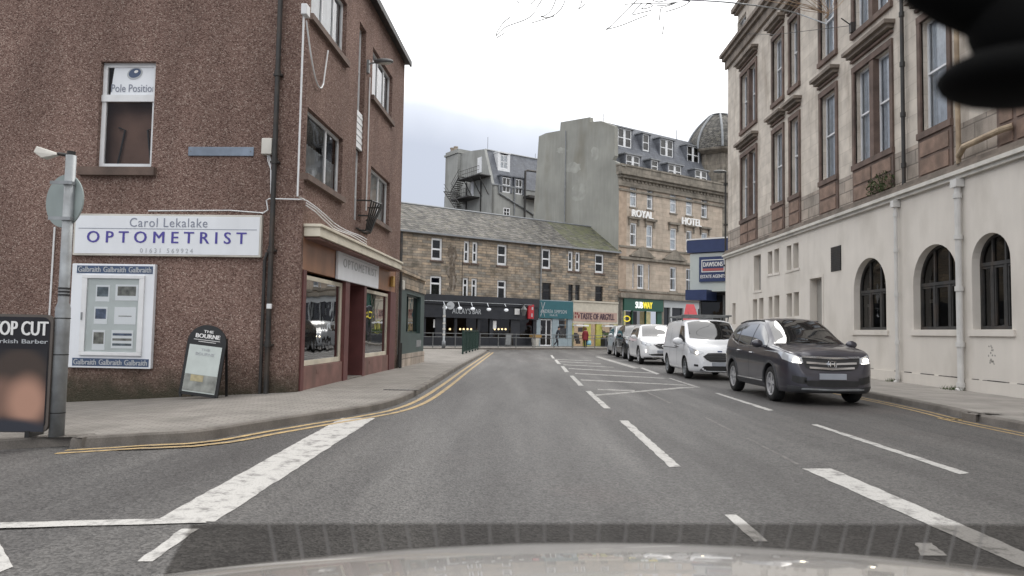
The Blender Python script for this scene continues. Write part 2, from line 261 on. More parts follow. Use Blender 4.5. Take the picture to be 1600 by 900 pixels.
M['clearglass'] = glassmat('clear cabinet glass', (.98, .99, .99), .7, 0.0)
M['darkglass'] = glassmat('dark window glass', (0.34, 0.33, 0.31), 1.25, 0.0)
M['shopglass'] = glassmat('shop window glass', (0.40, 0.42, 0.42), 1.9, 0.12)
M['pave'] = brickmat('grey block paving', (0.245, 0.228, 0.208), (0.212, 0.197, 0.18), (0.145, 0.135, 0.12), 0.22, 0.11, 0.012, 0.4, (0.11, 0.105, 0.09), 0.7, rough=0.85, bump=0.3, var=0.15, streaky=False, flat=True)
M['slabs'] = brickmat('concrete slabs', (0.30, 0.28, 0.255), (0.27, 0.25, 0.23), (0.18, 0.165, 0.15), 0.9, 0.6, 0.01, 0.4, (0.16, 0.155, 0.14), 0.8, rough=0.85, bump=0.15, var=0.15, streaky=False, flat=True)
M['kerb'] = mat('stone kerb', (0.15, 0.135, 0.12), 0.85, var=0.25, vs=2.5, fine=0.15, dirt=0.45, dcol=(0.07, 0.06, 0.05), ds=2)
M['lead'] = mat('lead flashing', (0.22, 0.23, 0.24), 0.5, 0.2, var=0.15)
M['pipewhite'] = mat('pale painted drainpipe', (0.56, 0.55, 0.53), 0.5, var=0.08, vs=3, streak=0.1)
M['gutterstone'] = mat('weathered brown string course', (0.21, 0.175, 0.145), 0.85, var=0.3, vs=2.0, dirt=0.5, ds=1.5)
M['doorgrey'] = mat('grey painted door', (0.30, 0.30, 0.29), 0.5, var=0.08)
M['red'] = mat('red sign plastic', (0.42, 0.02, 0.03), 0.4, var=0.1)
M['moss'] = mat('weeds', (0.05, 0.08, 0.025), 0.9, var=0.4, vs=6)

# ------------------------------------------------------------------ object helpers
def tag(o, label=None, cat=None, group=None, kind=None):
    if label: o['label'] = label
    if cat: o['category'] = cat
    if group: o['group'] = group
    if kind: o['kind'] = kind
    return o
def thing(name, label, cat, loc=(0, 0, 0), rz=0, group=None):
    o = bpy.data.objects.new(name, None); C.objects.link(o); o.location = loc; o.rotation_euler = (0, 0, rz); o.empty_display_size = 0.2
    return tag(o, label, cat, group)
class MB:
    def __init__(s, Mx=None): s.v = []; s.f = []; s.M = Mx
    def add(s, vs, fs):
        b = len(s.v)
        for v in vs:
            v = Vector(v); s.v.append(s.M @ v if s.M else v)
        s.f += [tuple(b+i for i in f) for f in fs]; return s
    def box(s, x0, x1, y0, y1, z0, z1):
        return s.add([(x0, y0, z0), (x1, y0, z0), (x1, y1, z0), (x0, y1, z0), (x0, y0, z1), (x1, y0, z1), (x1, y1, z1), (x0, y1, z1)],
                     [(0, 3, 2, 1), (4, 5, 6, 7), (0, 1, 5, 4), (1, 2, 6, 5), (2, 3, 7, 6), (3, 0, 4, 7)])
    def quad(s, a, b, c, d): return s.add([a, b, c, d], [(0, 1, 2, 3)])
    def poly(s, pts): return s.add(pts, [tuple(range(len(pts)))])
    def prism(s, pts, off):       # polygon extruded by a vector
        n = len(pts); off = Vector(off); P = [Vector(p) for p in pts]
        return s.add(P+[p+off for p in P], [tuple(range(n)), tuple(range(2*n-1, n-1, -1))]+[(i, i+n, (i+1) % n+n, (i+1) % n) for i in range(n)])
    def tube(s, pts, r, n=8, cap=True):
        P = [Vector(p) for p in pts]; rr = r if isinstance(r, (list, tuple)) else [r]*len(P); rings = []; up = None
        for i, p in enumerate(P):
            t = (P[min(i+1, len(P)-1)]-P[max(i-1, 0)]).normalized()
            if up is None:
                up = Vector((0, 0, 1)) if abs(t.z) < 0.9 else Vector((1, 0, 0))
            a = t.cross(up); 
            if a.length < 1e-4: a = t.cross(Vector((0, 1, 0.1)))
            a.normalize(); b = t.cross(a); up = a.cross(t) if False else up
            rings.append([p+a*rr[i]*math.cos(2*PI*k/n)+b*rr[i]*math.sin(2*PI*k/n) for k in range(n)])
        vs = [v for g in rings for v in g]; fs = []
        for i in range(len(P)-1):
            for k in range(n): fs.append((i*n+k, i*n+(k+1) % n, (i+1)*n+(k+1) % n, (i+1)*n+k))
        if cap: fs += [tuple(range(n-1, -1, -1)), tuple((len(P)-1)*n+k for k in range(n))]
        return s.add(vs, fs)
    def lathe(s, prof, c=(0, 0, 0), n=24, axis='z', cap=True):    # prof: (r, h)
        c = Vector(c); vs = []; fs = []
        for (r, h) in prof:
            for k in range(n):
                a = 2*PI*k/n
                vs.append(c+(Vector((r*math.cos(a), r*math.sin(a), h)) if axis == 'z' else Vector((r*math.cos(a), h, r*math.sin(a))) if axis == 'y' else Vector((h, r*math.cos(a), r*math.sin(a)))))
        for i in range(len(prof)-1):
            for k in range(n): fs.append((i*n+k, i*n+(k+1) % n, (i+1)*n+(k+1) % n, (i+1)*n+k))
        if cap: fs += [tuple(range(n-1, -1, -1)), tuple((len(prof)-1)*n+k for k in range(n))]
        return s.add(vs, fs)
    def ball(s, c, r, n=10):
        r = r if isinstance(r, (tuple, list)) else (r, r, r)
        prof = [(max(math.sin(PI*i/n), 1e-3), -math.cos(PI*i/n)) for i in range(n+1)]
        b = MB().lathe(prof, n=n+4); return s.add([(c[0]+v.x*r[0], c[1]+v.y*r[1], c[2]+v.z*r[2]) for v in b.v], b.f)
    def build(s, name, m, parent=None, smooth=False, bevel=0, fix=True):
        me = bpy.data.meshes.new(name); me.from_pydata([tuple(v) for v in s.v], [], s.f); me.update()
        if fix:
            bm = bmesh.new(); bm.from_mesh(me); bmesh.ops.recalc_face_normals(bm, faces=bm.faces); bm.to_mesh(me); bm.free()
        me.materials.append(M[m] if isinstance(m, str) else m)
        o = bpy.data.objects.new(name, me); C.objects.link(o)
        if parent: o.parent = parent
        if smooth:
            for p in me.polygons: p.use_smooth = True
        if bevel:
            b = o.modifiers.new('bevel', 'BEVEL'); b.width = bevel; b.segments = 2; b.limit_method = 'ANGLE'
        return o
def each(name, m, parent, mbs, **k):      # several like parts, one mesh object each
    return [b.build(name, m, parent, **k) for b in mbs]
def build_each(b, name, m, parent=None, **k):    # one object for every connected piece
    n = len(b.v); par = list(range(n))
    def find(i):
        while par[i] != i: par[i] = par[par[i]]; i = par[i]
        return i
    for f in b.f:
        for j in f[1:]: par[find(j)] = find(f[0])
    gr = {}
    for f in b.f: gr.setdefault(find(f[0]), []).append(f)
    out = []
    for fs in gr.values():
        ids = sorted({i for f in fs for i in f}); mp = {q: w for w, q in enumerate(ids)}; q = MB(); q.v = [b.v[i] for i in ids]; q.f = [tuple(mp[i] for i in f) for f in fs]; out.append(q.build(name, m, parent, **k))
    return out
def text_mesh(body, m, parent, rect, y=-0.004, depth=0.003, Mx=None, name='lettering', bold=0.0, space=1.0, y2=None):
    """lettering fitted into rect (u0,u1,z0,z1) of a facade frame"""
    cu = bpy.data.curves.new('t', 'FONT'); cu.body = body; cu.size = 1; cu.offset = 0; cu.space_character = space; cu.extrude = 0.0; cu.resolution_u = 3
    o = bpy.data.objects.new('t', cu); C.objects.link(o); dg = bpy.context.evaluated_depsgraph_get(); dg.update()
    me = bpy.data.meshes.new_from_object(o.evaluated_get(dg)); bpy.data.objects.remove(o); bpy.data.curves.remove(cu)
    xs = [v.co.x for v in me.vertices]; ys = [v.co.y for v in me.vertices]; u0, u1, z0, z1 = rect
    vs = [((v.co.x-min(xs))/(max(xs)-min(xs))*(u1-u0)+u0, y, (v.co.y-min(ys))/(max(ys)-min(ys))*(z1-z0)+z0) for v in me.vertices]
    b = MB(Mx); fs_ = [tuple(p.vertices) for p in me.polygons]; b.add(vs, fs_)
    if bold > 0:
        w_ = min(bold, .05)*.9*(u1-u0)/(max(xs)-min(xs))
        b.add([(v[0]+w_, v[1]-.0015, v[2]) for v in vs], fs_); b.add([(v[0]-w_, v[1]-.0008, v[2]+w_*.3) for v in vs], fs_)
    bpy.data.meshes.remove(me)
    o = b.build(name, m, parent, fix=False)
    if depth: s = o.modifiers.new('t', 'SOLIDIFY'); s.thickness = depth; s.offset = 0
    return o

def wall_panel(b, u0, u1, z0, z1, holes, depth=0.2, y=0.0, reveal=True):
    us = sorted({u0, u1, *[h[0] for h in holes], *[h[1] for h in holes]}); zs = sorted({z0, z1, *[h[2] for h in holes], *[h[3] for h in holes]})
    us = [u for u in us if u0 <= u <= u1]; zs = [z for z in zs if z0 <= z <= z1]
    for i in range(len(us)-1):
        for j in range(len(zs)-1):
            a, c, d, e = us[i], us[i+1], zs[j], zs[j+1]; mu, mz = (a+c)/2, (d+e)/2
            if any(h[0] < mu < h[1] and h[2] < mz < h[3] for h in holes): continue
            b.quad((a, y, d), (c, y, d), (c, y, e), (a, y, e))
    for h in holes:
        a, c, d, e = h[:4]; yy = y+depth
        if len(h) > 4:      # arched: h[4] = spring height
            sp = h[4]; n = 16; pts = []
            for k in range(n+1):
                t = PI-PI*k/n; pts.append(((a+c)/2+(c-a)/2*math.cos(t), sp+(e-sp)*math.sin(t)**0.92))
            for k in range(n):
                p, q = pts[k], pts[k+1]
                b.quad((p[0], y, p[1]), (q[0], y, q[1]), (q[0], y, e), (p[0], y, e))
                if reveal: b.quad((p[0], y, p[1]), (p[0], yy, p[1]), (q[0], yy, q[1]), (q[0], y, q[1]))
            top = sp
        else:
            top = e
            if reveal: b.quad((a, y, e), (c, y, e), (c, yy, e), (a, yy, e))
        if reveal:
            b.quad((a, y, d), (a, yy, d), (c, yy, d), (c, y, d)); b.quad((a, y, d), (a, y, top), (a, yy, top), (a, yy, d)); b.quad((c, y, d), (c, yy, d), (c, yy, top), (c, y, top))

def hull(b, u0, u1, z0, z1, D, left=True, right=True, top=True, y=0):
    if left: b.quad((u0, y, z0), (u0, D, z0), (u0, D, z1), (u0, y, z1))
    if right: b.quad((u1, y, z0), (u1, y, z1), (u1, D, z1), (u1, D, z0))
    b.quad((u0, D, z0), (u1, D, z0), (u1, D, z1), (u0, D, z1))
    if top: b.quad((u0, y, z1), (u1, y, z1), (u1, D, z1), (u0, D, z1))

def window(parent, r, y=0.12, cols=(), rows=(), fw=0.06, frame='white', glass='glass', curtain=None, Mx=None, sill=None, sash=0.0, cap=None, name='window'):
    """r=(u0,u1,z0,z1); cols / rows = fractions where bars stand; parts: frame bars, pane, curtain, sill"""
    a, c, d, e = r; b = MB(Mx); t = 0.06
    b.box(a, a+fw, y, y+t, d, e); b.box(c-fw, c, y, y+t, d, e); b.box(a+fw, c-fw, y+.002, y+t-.002, d, d+fw*1.2); b.box(a+fw, c-fw, y+.002, y+t-.002, e-fw, e)
    for k in cols:
        f, w = k if isinstance(k, tuple) else (k, fw*0.9); x = a+(c-a)*f; b.box(x-w/2, x+w/2, y+.004, y+t-.004, d+fw, e-fw)
    for k in rows:
        z = d+(e-d)*k; b.box(a+fw, c-fw, y+.007-sash, y+t-.007, z-fw*0.4, z+fw*0.4)
    w = b.build(name, frame, parent)
    g = MB(Mx).quad((a+.01, y+t/2, d+.01), (c-.01, y+t/2, d+.01), (c-.01, y+t/2, e-.01), (a+.01, y+t/2, e-.01)).build('pane', glass, w, fix=False)
    if curtain:
        b = MB(Mx); W_ = c-a
        def wavy(x0, x1, z0, z1):
            n = max(4, int((x1-x0)/0.05)); P = [(x0+(x1-x0)*i/n, y+0.10+0.02*math.sin(i*1.9)) for i in range(n+1)]
            for i in range(n): b.quad((P[i][0], P[i][1], z0), (P[i+1][0], P[i+1][1], z0), (P[i+1][0], P[i+1][1], z1), (P[i][0], P[i][1], z1))
        if curtain == 'sides': wavy(a, a+W_*0.3, d, e); wavy(c-W_*0.3, c, d, e)
        elif curtain == 'left': wavy(a, a+W_*0.45, d-.08, e)
        elif curtain == 'right': wavy(c-W_*0.4, c, d, e)
        elif curtain == 'full': wavy(a, c, d-.08, e)
        elif curtain == 'half': wavy(a, c, d, d+(e-d)*0.55)
        elif curtain == 'blind': b.quad((a, y+.15, e-(e-d)*0.45), (c, y+.15, e-(e-d)*0.45), (c, y+.15, e), (a, y+.15, e))
        b.build('curtain', 'blind' if curtain == 'blind' else 'curtain', w, fix=False)
    if sill: MB(Mx).box(a-0.1, c+0.1, -0.09, y-0.002, d-0.13, d).build('sill', sill, w)
    if cap: MB(Mx).box(a-0.12, c+0.12, -0.06, 0.03, e+0.02, e+0.16).build('lintel', cap, w)
    return w
def rect(f, x0, x1, yt, yb, depth=0, z=None):
    ym = (yt+yb)/2; a = f.uv(x0, ym, depth)[0]; c = f.uv(x1, ym, depth)[0]
    z1 = f.uv(x0, yt, depth)[1]; z0 = f.uv(x0, yb, depth)[1]
    return (min(a, c), max(a, c), z0, z1)

# =================================================================== GROUND
def sheet(name, X, Y, off, m, kind='structure'):
    vs = []; fs = []
    for yy in Y:
        for xx in X: vs.append((xx, yy, gz(xx, yy)+off))
    n = len(X)
    for j in range(len(Y)-1):
        for i in range(n-1): fs.append((j*n+i, j*n+i+1, (j+1)*n+i+1, (j+1)*n+i))
    o = MB().add(vs, fs).build(name, m); return tag(o, kind=kind)
X = [-400, -120, -50, -18.2]+[-18+0.5*i for i in range(28)]+[-3.9+0.9*i for i in range(1, 26)]+[40, 120, 500]
Y = [-300, -80, -20, -5]+[-4+0.75*i for i in range(48)]+[36, 60, 100, 200, 500, 900]
road = sheet('road', X, Y, 0, 'road')
road['label'] = 'grey worn asphalt road with white and yellow markings'

def mark(name, m, polys, h=0.004):    # each poly: photo pixels on the road, densified so it follows the slope
    b = MB()
    for pl in polys:
        if len(pl) == 4:
            P = [G(*p, off=h) for p in pl]
            if (P[1]-P[0]).length < (P[2]-P[1]).length: P = P[1:]+P[:1]      # long edges first, chipped a little
            n = max(6, min(60, int((P[1]-P[0]).length/.12))); J = [(random.uniform(-.009, .009), random.uniform(-.009, .009)) for i in range(n+1)]
            w_ = (P[3]-P[0]); w_ = w_.normalized() if w_.length else w_
            for i in range(n):
                a, c = i/n, (i+1)/n
                q = [P[0].lerp(P[1], a)+w_*J[i][0], P[0].lerp(P[1], c)+w_*J[i+1][0], P[3].lerp(P[2], c)+w_*J[i+1][1], P[3].lerp(P[2], a)+w_*J[i][1]]
                for v in q: v.z = gz(v.x, v.y)+h
                b.quad(*q)
        else: b.poly([G(*p, off=h) for p in pl])
    return b.build(name, m, road)
def band(name, m, pts, w, h=0.005, gaps=()):        # painted line along world points
    b = MB(); P = []
    for i in range(len(pts)-1):
        for k in range(8): P.append(Vector(pts[i]).lerp(Vector(pts[i+1]), k/8))
    P.append(Vector(pts[-1])); Q = []
    for i, p in enumerate(P):
        t = (P[min(i+1, len(P)-1)]-P[max(i-1, 0)]); t.z = 0; t.normalize(); n = Vector((-t.y, t.x, 0))*w/2
        a, c = p+n, p-n; a.z = gz(a.x, a.y)+h; c.z = gz(c.x, c.y)+h; Q.append((a, c))
    for i in range(len(Q)-1): b.quad(Q[i][0], Q[i][1], Q[i+1][1], Q[i+1][0])
    return b.build(name, m, road)
wp = M['white_paint']
mark('wide_give_way_line', wp, [[(244, 812), (335, 815), (586, 653), (534, 653)]])
mark('side_road_line', wp, [[(-60, 818), (-60, 827), (322, 816), (316, 808)]], 0.008)
mark('lane_dash', wp, [[(214, 877), (236, 877), (311, 826), (284, 826)]])
mark('lane_dash', wp, [[(-40, 830), (-40, 910), (20, 885), (-2, 845)]])
for q in ([(968, 657), (981, 657), (1064, 729), (1047, 730)], [(1131, 804), (1151, 804), (1200, 846), (1180, 846)],
          [(915, 611), (923, 611), (954, 638), (944, 638)], [(890, 587), (896, 587), (912, 602.5), (904, 602.5)], [(876, 572), (881, 572), (889.5, 581.5), (883, 581.5)],
          [(866, 562), (870, 562), (876.5, 568.5), (871, 568.5)], [(860, 555), (863, 555), (867, 560), (863, 560)]):
    mark('centre_dash', wp, [q])
mark('wide_lane_line', wp, [[(1254, 732), (1300, 732), (1690, 900), (1630, 900)]])
for q in ([(1267, 663), (1277, 663), (1514, 739), (1500, 741)], [(1116, 614), (1122, 614), (1209, 641), (1201, 642)], [(1000, 575), (1004, 574.5), (1031, 584), (1026, 585)], [(1430, 848), (1455, 848), (1480, 868), (1440, 868)]):
    mark('lane_dash', wp, [q])
tp = M['thin_paint']
hatch = [[(929, 616.5), (1062, 605), (1094, 604.6), (930, 618.6)], [(1043, 590.6), (1048, 590.6), (1094, 605), (1088, 605.6)],
         [(934, 607.6), (934, 609.2), (992, 611.4), (992, 609.4)], [(907, 592.6), (908, 594.4), (1074, 602.6), (1070, 601)], [(898, 582.8), (899, 584.2), (1042, 591.8), (1038, 590.4)],
         [(888, 575.2), (889, 576.4), (1022, 583.6), (1020, 582.4)], [(880, 569.4), (881, 570.4), (960, 574.2), (958, 573.4)], [(874, 564.6), (875, 565.4), (940, 568.4), (938, 567.6)], [(869, 561.2), (870, 561.9), (925, 564.2), (923, 563.5)],
         [(930, 557.5), (936, 557), (999, 575), (990, 575.6)]]
for q in hatch: mark('hatch_line', tp, [q])
for q in ([(1010, 613), (1013, 613), (1050, 630), (1046, 630)], [(1100, 652), (1104, 652), (1148, 674), (1143, 674)], [(1165, 684), (1169, 684), (1250, 725), (1245, 726)]): mark('worn_line', M['ghost_paint'], [q], 0.003)

# kerb of the left pavement (foot of the kerb, from photo pixels)
KL = [(0, 703), (116, 700), (289, 690), (400, 673), (480, 660), (550, 649), (600, 639), (640, 624), (680, 601), (720, 574), (760, 550)]
kp = [G(*p) for p in KL]; kp = [Vector((-16, 7.4, gz(-16, 7.4)))]+kp
kp[9].x = -1.98; kp[10].x = -1.92; kp[11] = Vector((-1.7, 48, 0))
kp += [Vector((-2.4, 49.6, 0)), Vector((-4, 50.3, 0)), Vector((-30, 50.6-9, 0))]
def smooth_path(P, n=6):
    out = []
    for i in range(len(P)-1):
        p0, p1, p2, p3 = P[max(i-1, 0)], P[i], P[i+1], P[min(i+2, len(P)-1)]
        for k in range(n):
            t = k/n; out.append(0.5*((2*p1)+(-p0+p2)*t+(2*p0-5*p1+4*p2-p3)*t*t+(-p0+3*p1-3*p2+p3)*t**3))
    out.append(P[-1].copy()); return out
def kerb(name, path, side, label):       # side=+1: pavement lies to the left of the direction of travel
    b = MB(); n = len(path); A = []
    for i, p in enumerate(path):
        t = (path[min(i+1, n-1)]-path[max(i-1, 0)]); t.z = 0; t.normalize(); q = Vector((-t.y, t.x, 0))*side
        z = gz(p.x, p.y); A.append([Vector((p.x, p.y, z-.02)), Vector((p.x, p.y, z+.10))+q*.012, Vector((p.x, p.y, z+.125))+q*.03, Vector((p.x, p.y, z+.125))+q*.15, Vector((p.x, p.y, z))+q*.15])
    for i in range(n-1):
        for k in range(4): b.quad(A[i][k], A[i+1][k], A[i+1][k+1], A[i][k+1])
    o = b.build(name, 'kerb'); tag(o, label, kind='structure'); return [a[3] for a in A]
kin = kerb('kerb', smooth_path(kp), 1, 'weathered stone kerb curving round the left corner')
# pavement surface: ruled from the kerb to the walls
def wallpt(p):
    if p.y < 13.5 and p.x < -2.4:
        x = p.x if p.x < -4.6 else -4.6+(p.x+4.6)*0.2
        return Vector((min(x, -4.4), 15.2, 0))
    if p.y < 15.5: return Vector((-4.5, 15.2+max(0, p.y-12.8)*0.6, 0))
    if p.y < 49: return Vector((-4.5+max(0, (p.y-15))*0.0, p.y, 0))
    return Vector((-4.5, 48.5, 0)) if p.x > -4.5 else Vector((p.x, 41.5, 0))
bm = bmesh.new(); out_ = [(p.x, p.y, 0) for p in kin]+[(-30, 30, 0), (-4.6, 30, 0), (-4.45, 15.1, 0), (-16, 15.5, 0)]
bm.faces.new([bm.verts.new(q) for q in out_]); bmesh.ops.triangulate(bm, faces=bm.faces[:])
for k in range(26): bmesh.ops.bisect_plane(bm, geom=bm.verts[:]+bm.edges[:]+bm.faces[:], plane_co=(-4.2-.5*k, 0, 0), plane_no=(1, 0, 0))
for k in range(6): bmesh.ops.bisect_plane(bm, geom=bm.verts[:]+bm.edges[:]+bm.faces[:], plane_co=(0, 16+3*k, 0), plane_no=(0, 1, 0))
for q in bm.verts: q.co.z = gz(q.co.x, q.co.y)+.121
bmesh.ops.recalc_face_normals(bm, faces=bm.faces[:]); me = bpy.data.meshes.new('pavement'); bm.to_mesh(me); bm.free(); me.materials.append(M['pave'])
o = bpy.data.objects.new('pavement', me); C.objects.link(o); tag(o, 'grey block-paved pavement in front of the brown corner building', kind='structure')
# double yellow lines
def off_path(path, d):
    out = []; n = len(path)
    for i, p in enumerate(path):
        t = (path[min(i+1, n-1)]-path[max(i-1, 0)]); t.z = 0; t.normalize(); out.append(p-Vector((-t.y, t.x, 0))*d)
    return out
sp_ = smooth_path(kp[2:12], 4)
band('yellow_line', 'yellow_paint', off_path(sp_, 0.20), 0.095); band('yellow_line', 'yellow_paint', off_path(sp_, 0.42), 0.095)
s2 = smooth_path(kp[0:3], 4)
band('yellow_line', 'yellow_paint', off_path(s2, 0.22)[:5], 0.06)
# drain grating on the pavement
g0 = G(599, 609, .124); b = MB().box(g0.x, g0.x+0.75, g0.y-.04, g0.y+.13, .122, .128)
for k in range(9): b.box(g0.x+.04+k*.08, g0.x+.07+k*.08, g0.y-.02, g0.y+.11, .128, .131)
tag(b.build('drain_cover', 'iron'), 'narrow dark drain grating set in the pavement by the optician shop', 'drain cover')

# right pavement
kr = [Vector((7.88, -6, 0)), Vector((7.9, 11.4, 0)), Vector((8.0, 12.8, 0)), Vector((8.3, 16, 0)), Vector((8.4, 24, 0)), Vector((8.5, 40, 0)), Vector((8.8, 46, 0)), Vector((10, 50, 0)), Vector((16, 55, 0)), Vector((24, 61, 0))]
krs = smooth_path(kr, 5)
kri = kerb('kerb', krs, -1, 'stone kerb in front of the cream-fronted building')
b = MB()
def wr(p): return Vector((11.45, p.y, .121)) if p.y < 40 else Vector((11.6+(p.y-40)*.9, 40+(p.y-40)*0.35, .121))
for i in range(len(kri)-1):
    p, q = kri[i], kri[i+1]; P0, P1 = Vector((p.x, p.y, .121)), Vector((q.x, q.y, .121)); w0, w1 = wr(p), wr(q)
    for k in range(6): b.quad(P0.lerp(w0, k/6), P1.lerp(w1, k/6), P1.lerp(w1, (k+1)/6), P0.lerp(w0, (k+1)/6))
tag(b.build('pavement', 'slabs'), 'grey slab pavement along the cream-fronted building', kind='structure')
b_ = smooth_path(kr[0:6], 5)
def off_r(path, d): return off_path(path, -d)
band('yellow_line', 'yellow_paint', off_r(b_, 0.22), 0.07); band('yellow_line', 'yellow_paint', off_r(b_, 0.42), 0.07)

# =================================================================== LEFT CORNER BUILDING
LF = Face((-4.31, 14.78), 2.85); SF = Face((-4.31, 14.78), 92.85); SM = LF.M.inverted() @ SF.M
LB = thing('corner_building', 'brown pebbledashed three-storey corner building with optician shop', 'building', LF.O, LF.rot)
HT = LF.uv(629, 91)[1]-.05; LL = 9.66; DP = 15.0
w1a = rect(LF, 479, 536, 165, 273); w1b = rect(LF, 579, 609, 249, 340); w2b = rect(LF, 582, 614, 62, 151)
w2a0 = rect(LF, 483, 541, 0, 22); h1 = w1a[3]-w1a[2]
w2a = (w1a[0], w1a[1], w2b[2], w2b[2]+h1); w1b = (w1b[0], w1b[1], w1a[2], w1a[3]); w2b = (w2b[0], w2b[1], w2a[2], w2a[3])
st = rect(LF, 557, 568, 100, 315); st = (st[0], st[1], w1a[2]-0.35, w2a[3]+0.1)
sf0 = .12; sf1 = LF.uv(617, 480)[0]; SHZ = 3.5
print('LB', w1a, w1b, w2a, st, sf0, sf1, rect(LF, 470, 626, 335, 358, -.3))
b = MB(); wall_panel(b, 0, LL, -0.1, HT, [w1a, w1b, w2a, w2b, st, (sf0, sf1, -0.1, SHZ)], 0.22)
sw = rect(SF, 154, 240, 96, 262)
bs = MB(SM); wall_panel(bs, -DP, 0, -1.6, HT, [sw], 0.22); b.v, n0 = b.v, len(b.v)
b.v += bs.v; b.f += [tuple(i+n0 for i in f) for f in bs.f]
b.quad((0, DP, -1.6), (LL, DP, -1.6), (LL, DP, HT), (0, DP, HT)); b.quad((LL, 0, -.1), (LL, DP, -.1), (LL, DP, HT), (LL, 0, HT))
b.build('wall', 'pebble', LB)
b = MB().box(-0.1, LL+0.1, -0.16, DP, HT, HT+0.1).box(-0.12, LL+0.12, -0.22, -0.161, HT-0.06, HT+0.12); b.build('roof', 'iron', LB)
# upper windows
for r_, cols, cu in ((w1a, [0.62], 'half'), (w1b, [0.55], 'full'), (w2a, [0.4, 0.72], 'full'), (w2b, [0.4, 0.7], 'full')):
    window(LB, r_, 0.1, cols, [], 0.07, 'white', 'glass', cu, sill='redstone')
ws = MB()
zc0, zc1 = st[2]+(st[3]-st[2])*0.37, st[2]+(st[3]-st[2])*0.56
window(LB, (st[0], st[1], st[2], zc0), 0.14, [], [0.35, 0.7], 0.06, 'white', 'glass', 'full')
window(LB, (st[0], st[1], zc1, st[3]), 0.14, [], [0.5], 0.06, 'white', 'glass', 'full')
b = MB(); n = 12
for k in range(n): z = zc0+(zc1-zc0)*k/n; b.box(st[0], st[1], 0.03+0.012*(k % 2), 0.1, z+.004, z+(zc1-zc0)/n-.004)
b.build('cladding_panel', 'white', LB)
# side window with the poster
zt = SF.uv(200, 148)[1]; zu = SF.uv(200, 160)[1]
wd = window(LB, sw, 0.1, [], [(zt-sw[2])/(sw[3]-sw[2])], 0.09, 'white', 'clearglass', None, Mx=SM)
MB(SM).quad((sw[0]-.1, .45, sw[2]-.1), (sw[1]+.1, .45, sw[2]-.1), (sw[1]+.1, .45, sw[3]+.1), (sw[0]-.1, .45, sw[3]+.1)).build('room', mat('warm brown room', (.17, .10, .075), .9, var=.3, vs=1.2), wd, fix=False)
b = MB(SM); b.tube([(sw[0]+.2, .38, sw[2]), (sw[0]+.34, .4, sw[2]+.9), (sw[0]+.2, .4, sw[2]+.95)], .02, 5).tube([(sw[1]-.2, .38, sw[2]), (sw[1]-.34, .4, sw[2]+.9), (sw[1]-.15, .4, sw[2]+.95)], .02, 5); build_each(b, 'blind_cord', 'iron', wd)
b = MB(SM).box(sw[0]-0.32, sw[1]+0.12, -0.12, 0.1, sw[2]-0.17, sw[2]); b.build('sill', 'redstone', wd)
b = MB(SM).box(sw[0], sw[1], 0.07, 0.12, zt-.12, zt+.02); b.build('transom', 'white', wd)
po = MB(SM).quad((sw[0]+.16, 0.118, zt+.04), (sw[1]-.06, 0.118, zt+.04), (sw[1]-.1, 0.118, sw[3]-.09), (sw[0]+.22, 0.118, sw[3]-.09)).build('poster', 'signwhite', wd, fix=False)
def ell(f, cx, cz, rx, rz, y, rotd=0, n=28): 
    a = math.radians(rotd); return [(cx+rx*math.cos(t)*math.cos(a)-rz*math.sin(t)*math.sin(a), y, cz+rx*math.cos(t)*math.sin(a)+rz*math.sin(t)*math.cos(a)) for t in [2*PI*k/n for k in range(n)]]
ex, ez = SF.uv(206, 112)
MB(SM).poly(ell(SF, ex, ez, 0.17, 0.125, 0.112, 20)).build('logo', 'paleletter', wd, fix=False)
MB(SM).poly(ell(SF, ex, ez+.01, 0.135, 0.095, 0.109, 20)).build('logo', 'darkblue', wd, fix=False)
MB(SM).poly(ell(SF, ex+.03, ez+.04, 0.045, 0.03, 0.106, 20)).build('logo', 'letterwhite', wd, fix=False)
r_ = (*[SF.uv(q, 135)[0] for q in (169, 239)], SF.uv(200, 141)[1], SF.uv(200, 129)[1])
text_mesh('Pole Position', 'lettergrey', wd, r_, 0.112, 0, SM, bold=0.012)
r_ = (*[SF.uv(q, 145)[0] for q in (184, 226)], SF.uv(200, 146)[1], SF.uv(200, 143)[1])
text_mesh('BAR & RESTAURANT', 'paleletter', wd, r_, 0.112, 0, SM) if False else None
# shopfront
S1 = rect(LF, 475, 537, 428, 571); S2 = rect(LF, 570, 608, 450, 557); DR = rect(LF, 543, 566, 452, 592)
print('shop', S1, S2, DR)
zr = (S1[2]+S2[2])/2; zt_ = (S1[3]+S2[3])/2; S1 = (S1[0], S1[1], zr, zt_); S2 = (S2[0], S2[1], zr, zt_); DR = (DR[0], DR[1], 0.14, zt_+.05)
pu = [(sf0, S1[0]), (S1[1], DR[0]), (DR[1], S2[0]), (S2[1], sf1)]
each('pilaster', 'maroon', LB, [MB().box(a, c, -.03, 0.3, 0.05, zt_+.08) for a, c in pu])
for S, q in ((S1, .9), (S2, .6)):
    o = MB().box(S[0]+.002, S[1]-.002, 0.0, 0.25, 0.05, zr-.04).build('stall_riser', 'maroon2', LB); MB().box(S[0]+q, S[0]+q+.25, -.008, 0.0, 0.42, 0.5).build('air_vent', 'maroon2', o)
for S in (S1, S2):
    w = window(LB, (S[0], S[1], S[2]-.03, S[3]), 0.06, [], [], 0.09, 'cream', 'shopglass', None, name='shop_window')
sg0 = LF.uv(525, 410)[0]; sg1 = LF.uv(589, 420)[0]
b = MB(); zp = zt_+.08; b.box(sf0, sg0-.02, 0.01, 0.2, zp, SHZ+.03); b.build('fascia_panel', 'copper', LB)
b = MB(); b.box(sg1+.02, sf1, 0.01, 0.2, zp, SHZ+.03); b.build('fascia_panel', 'copper', LB)
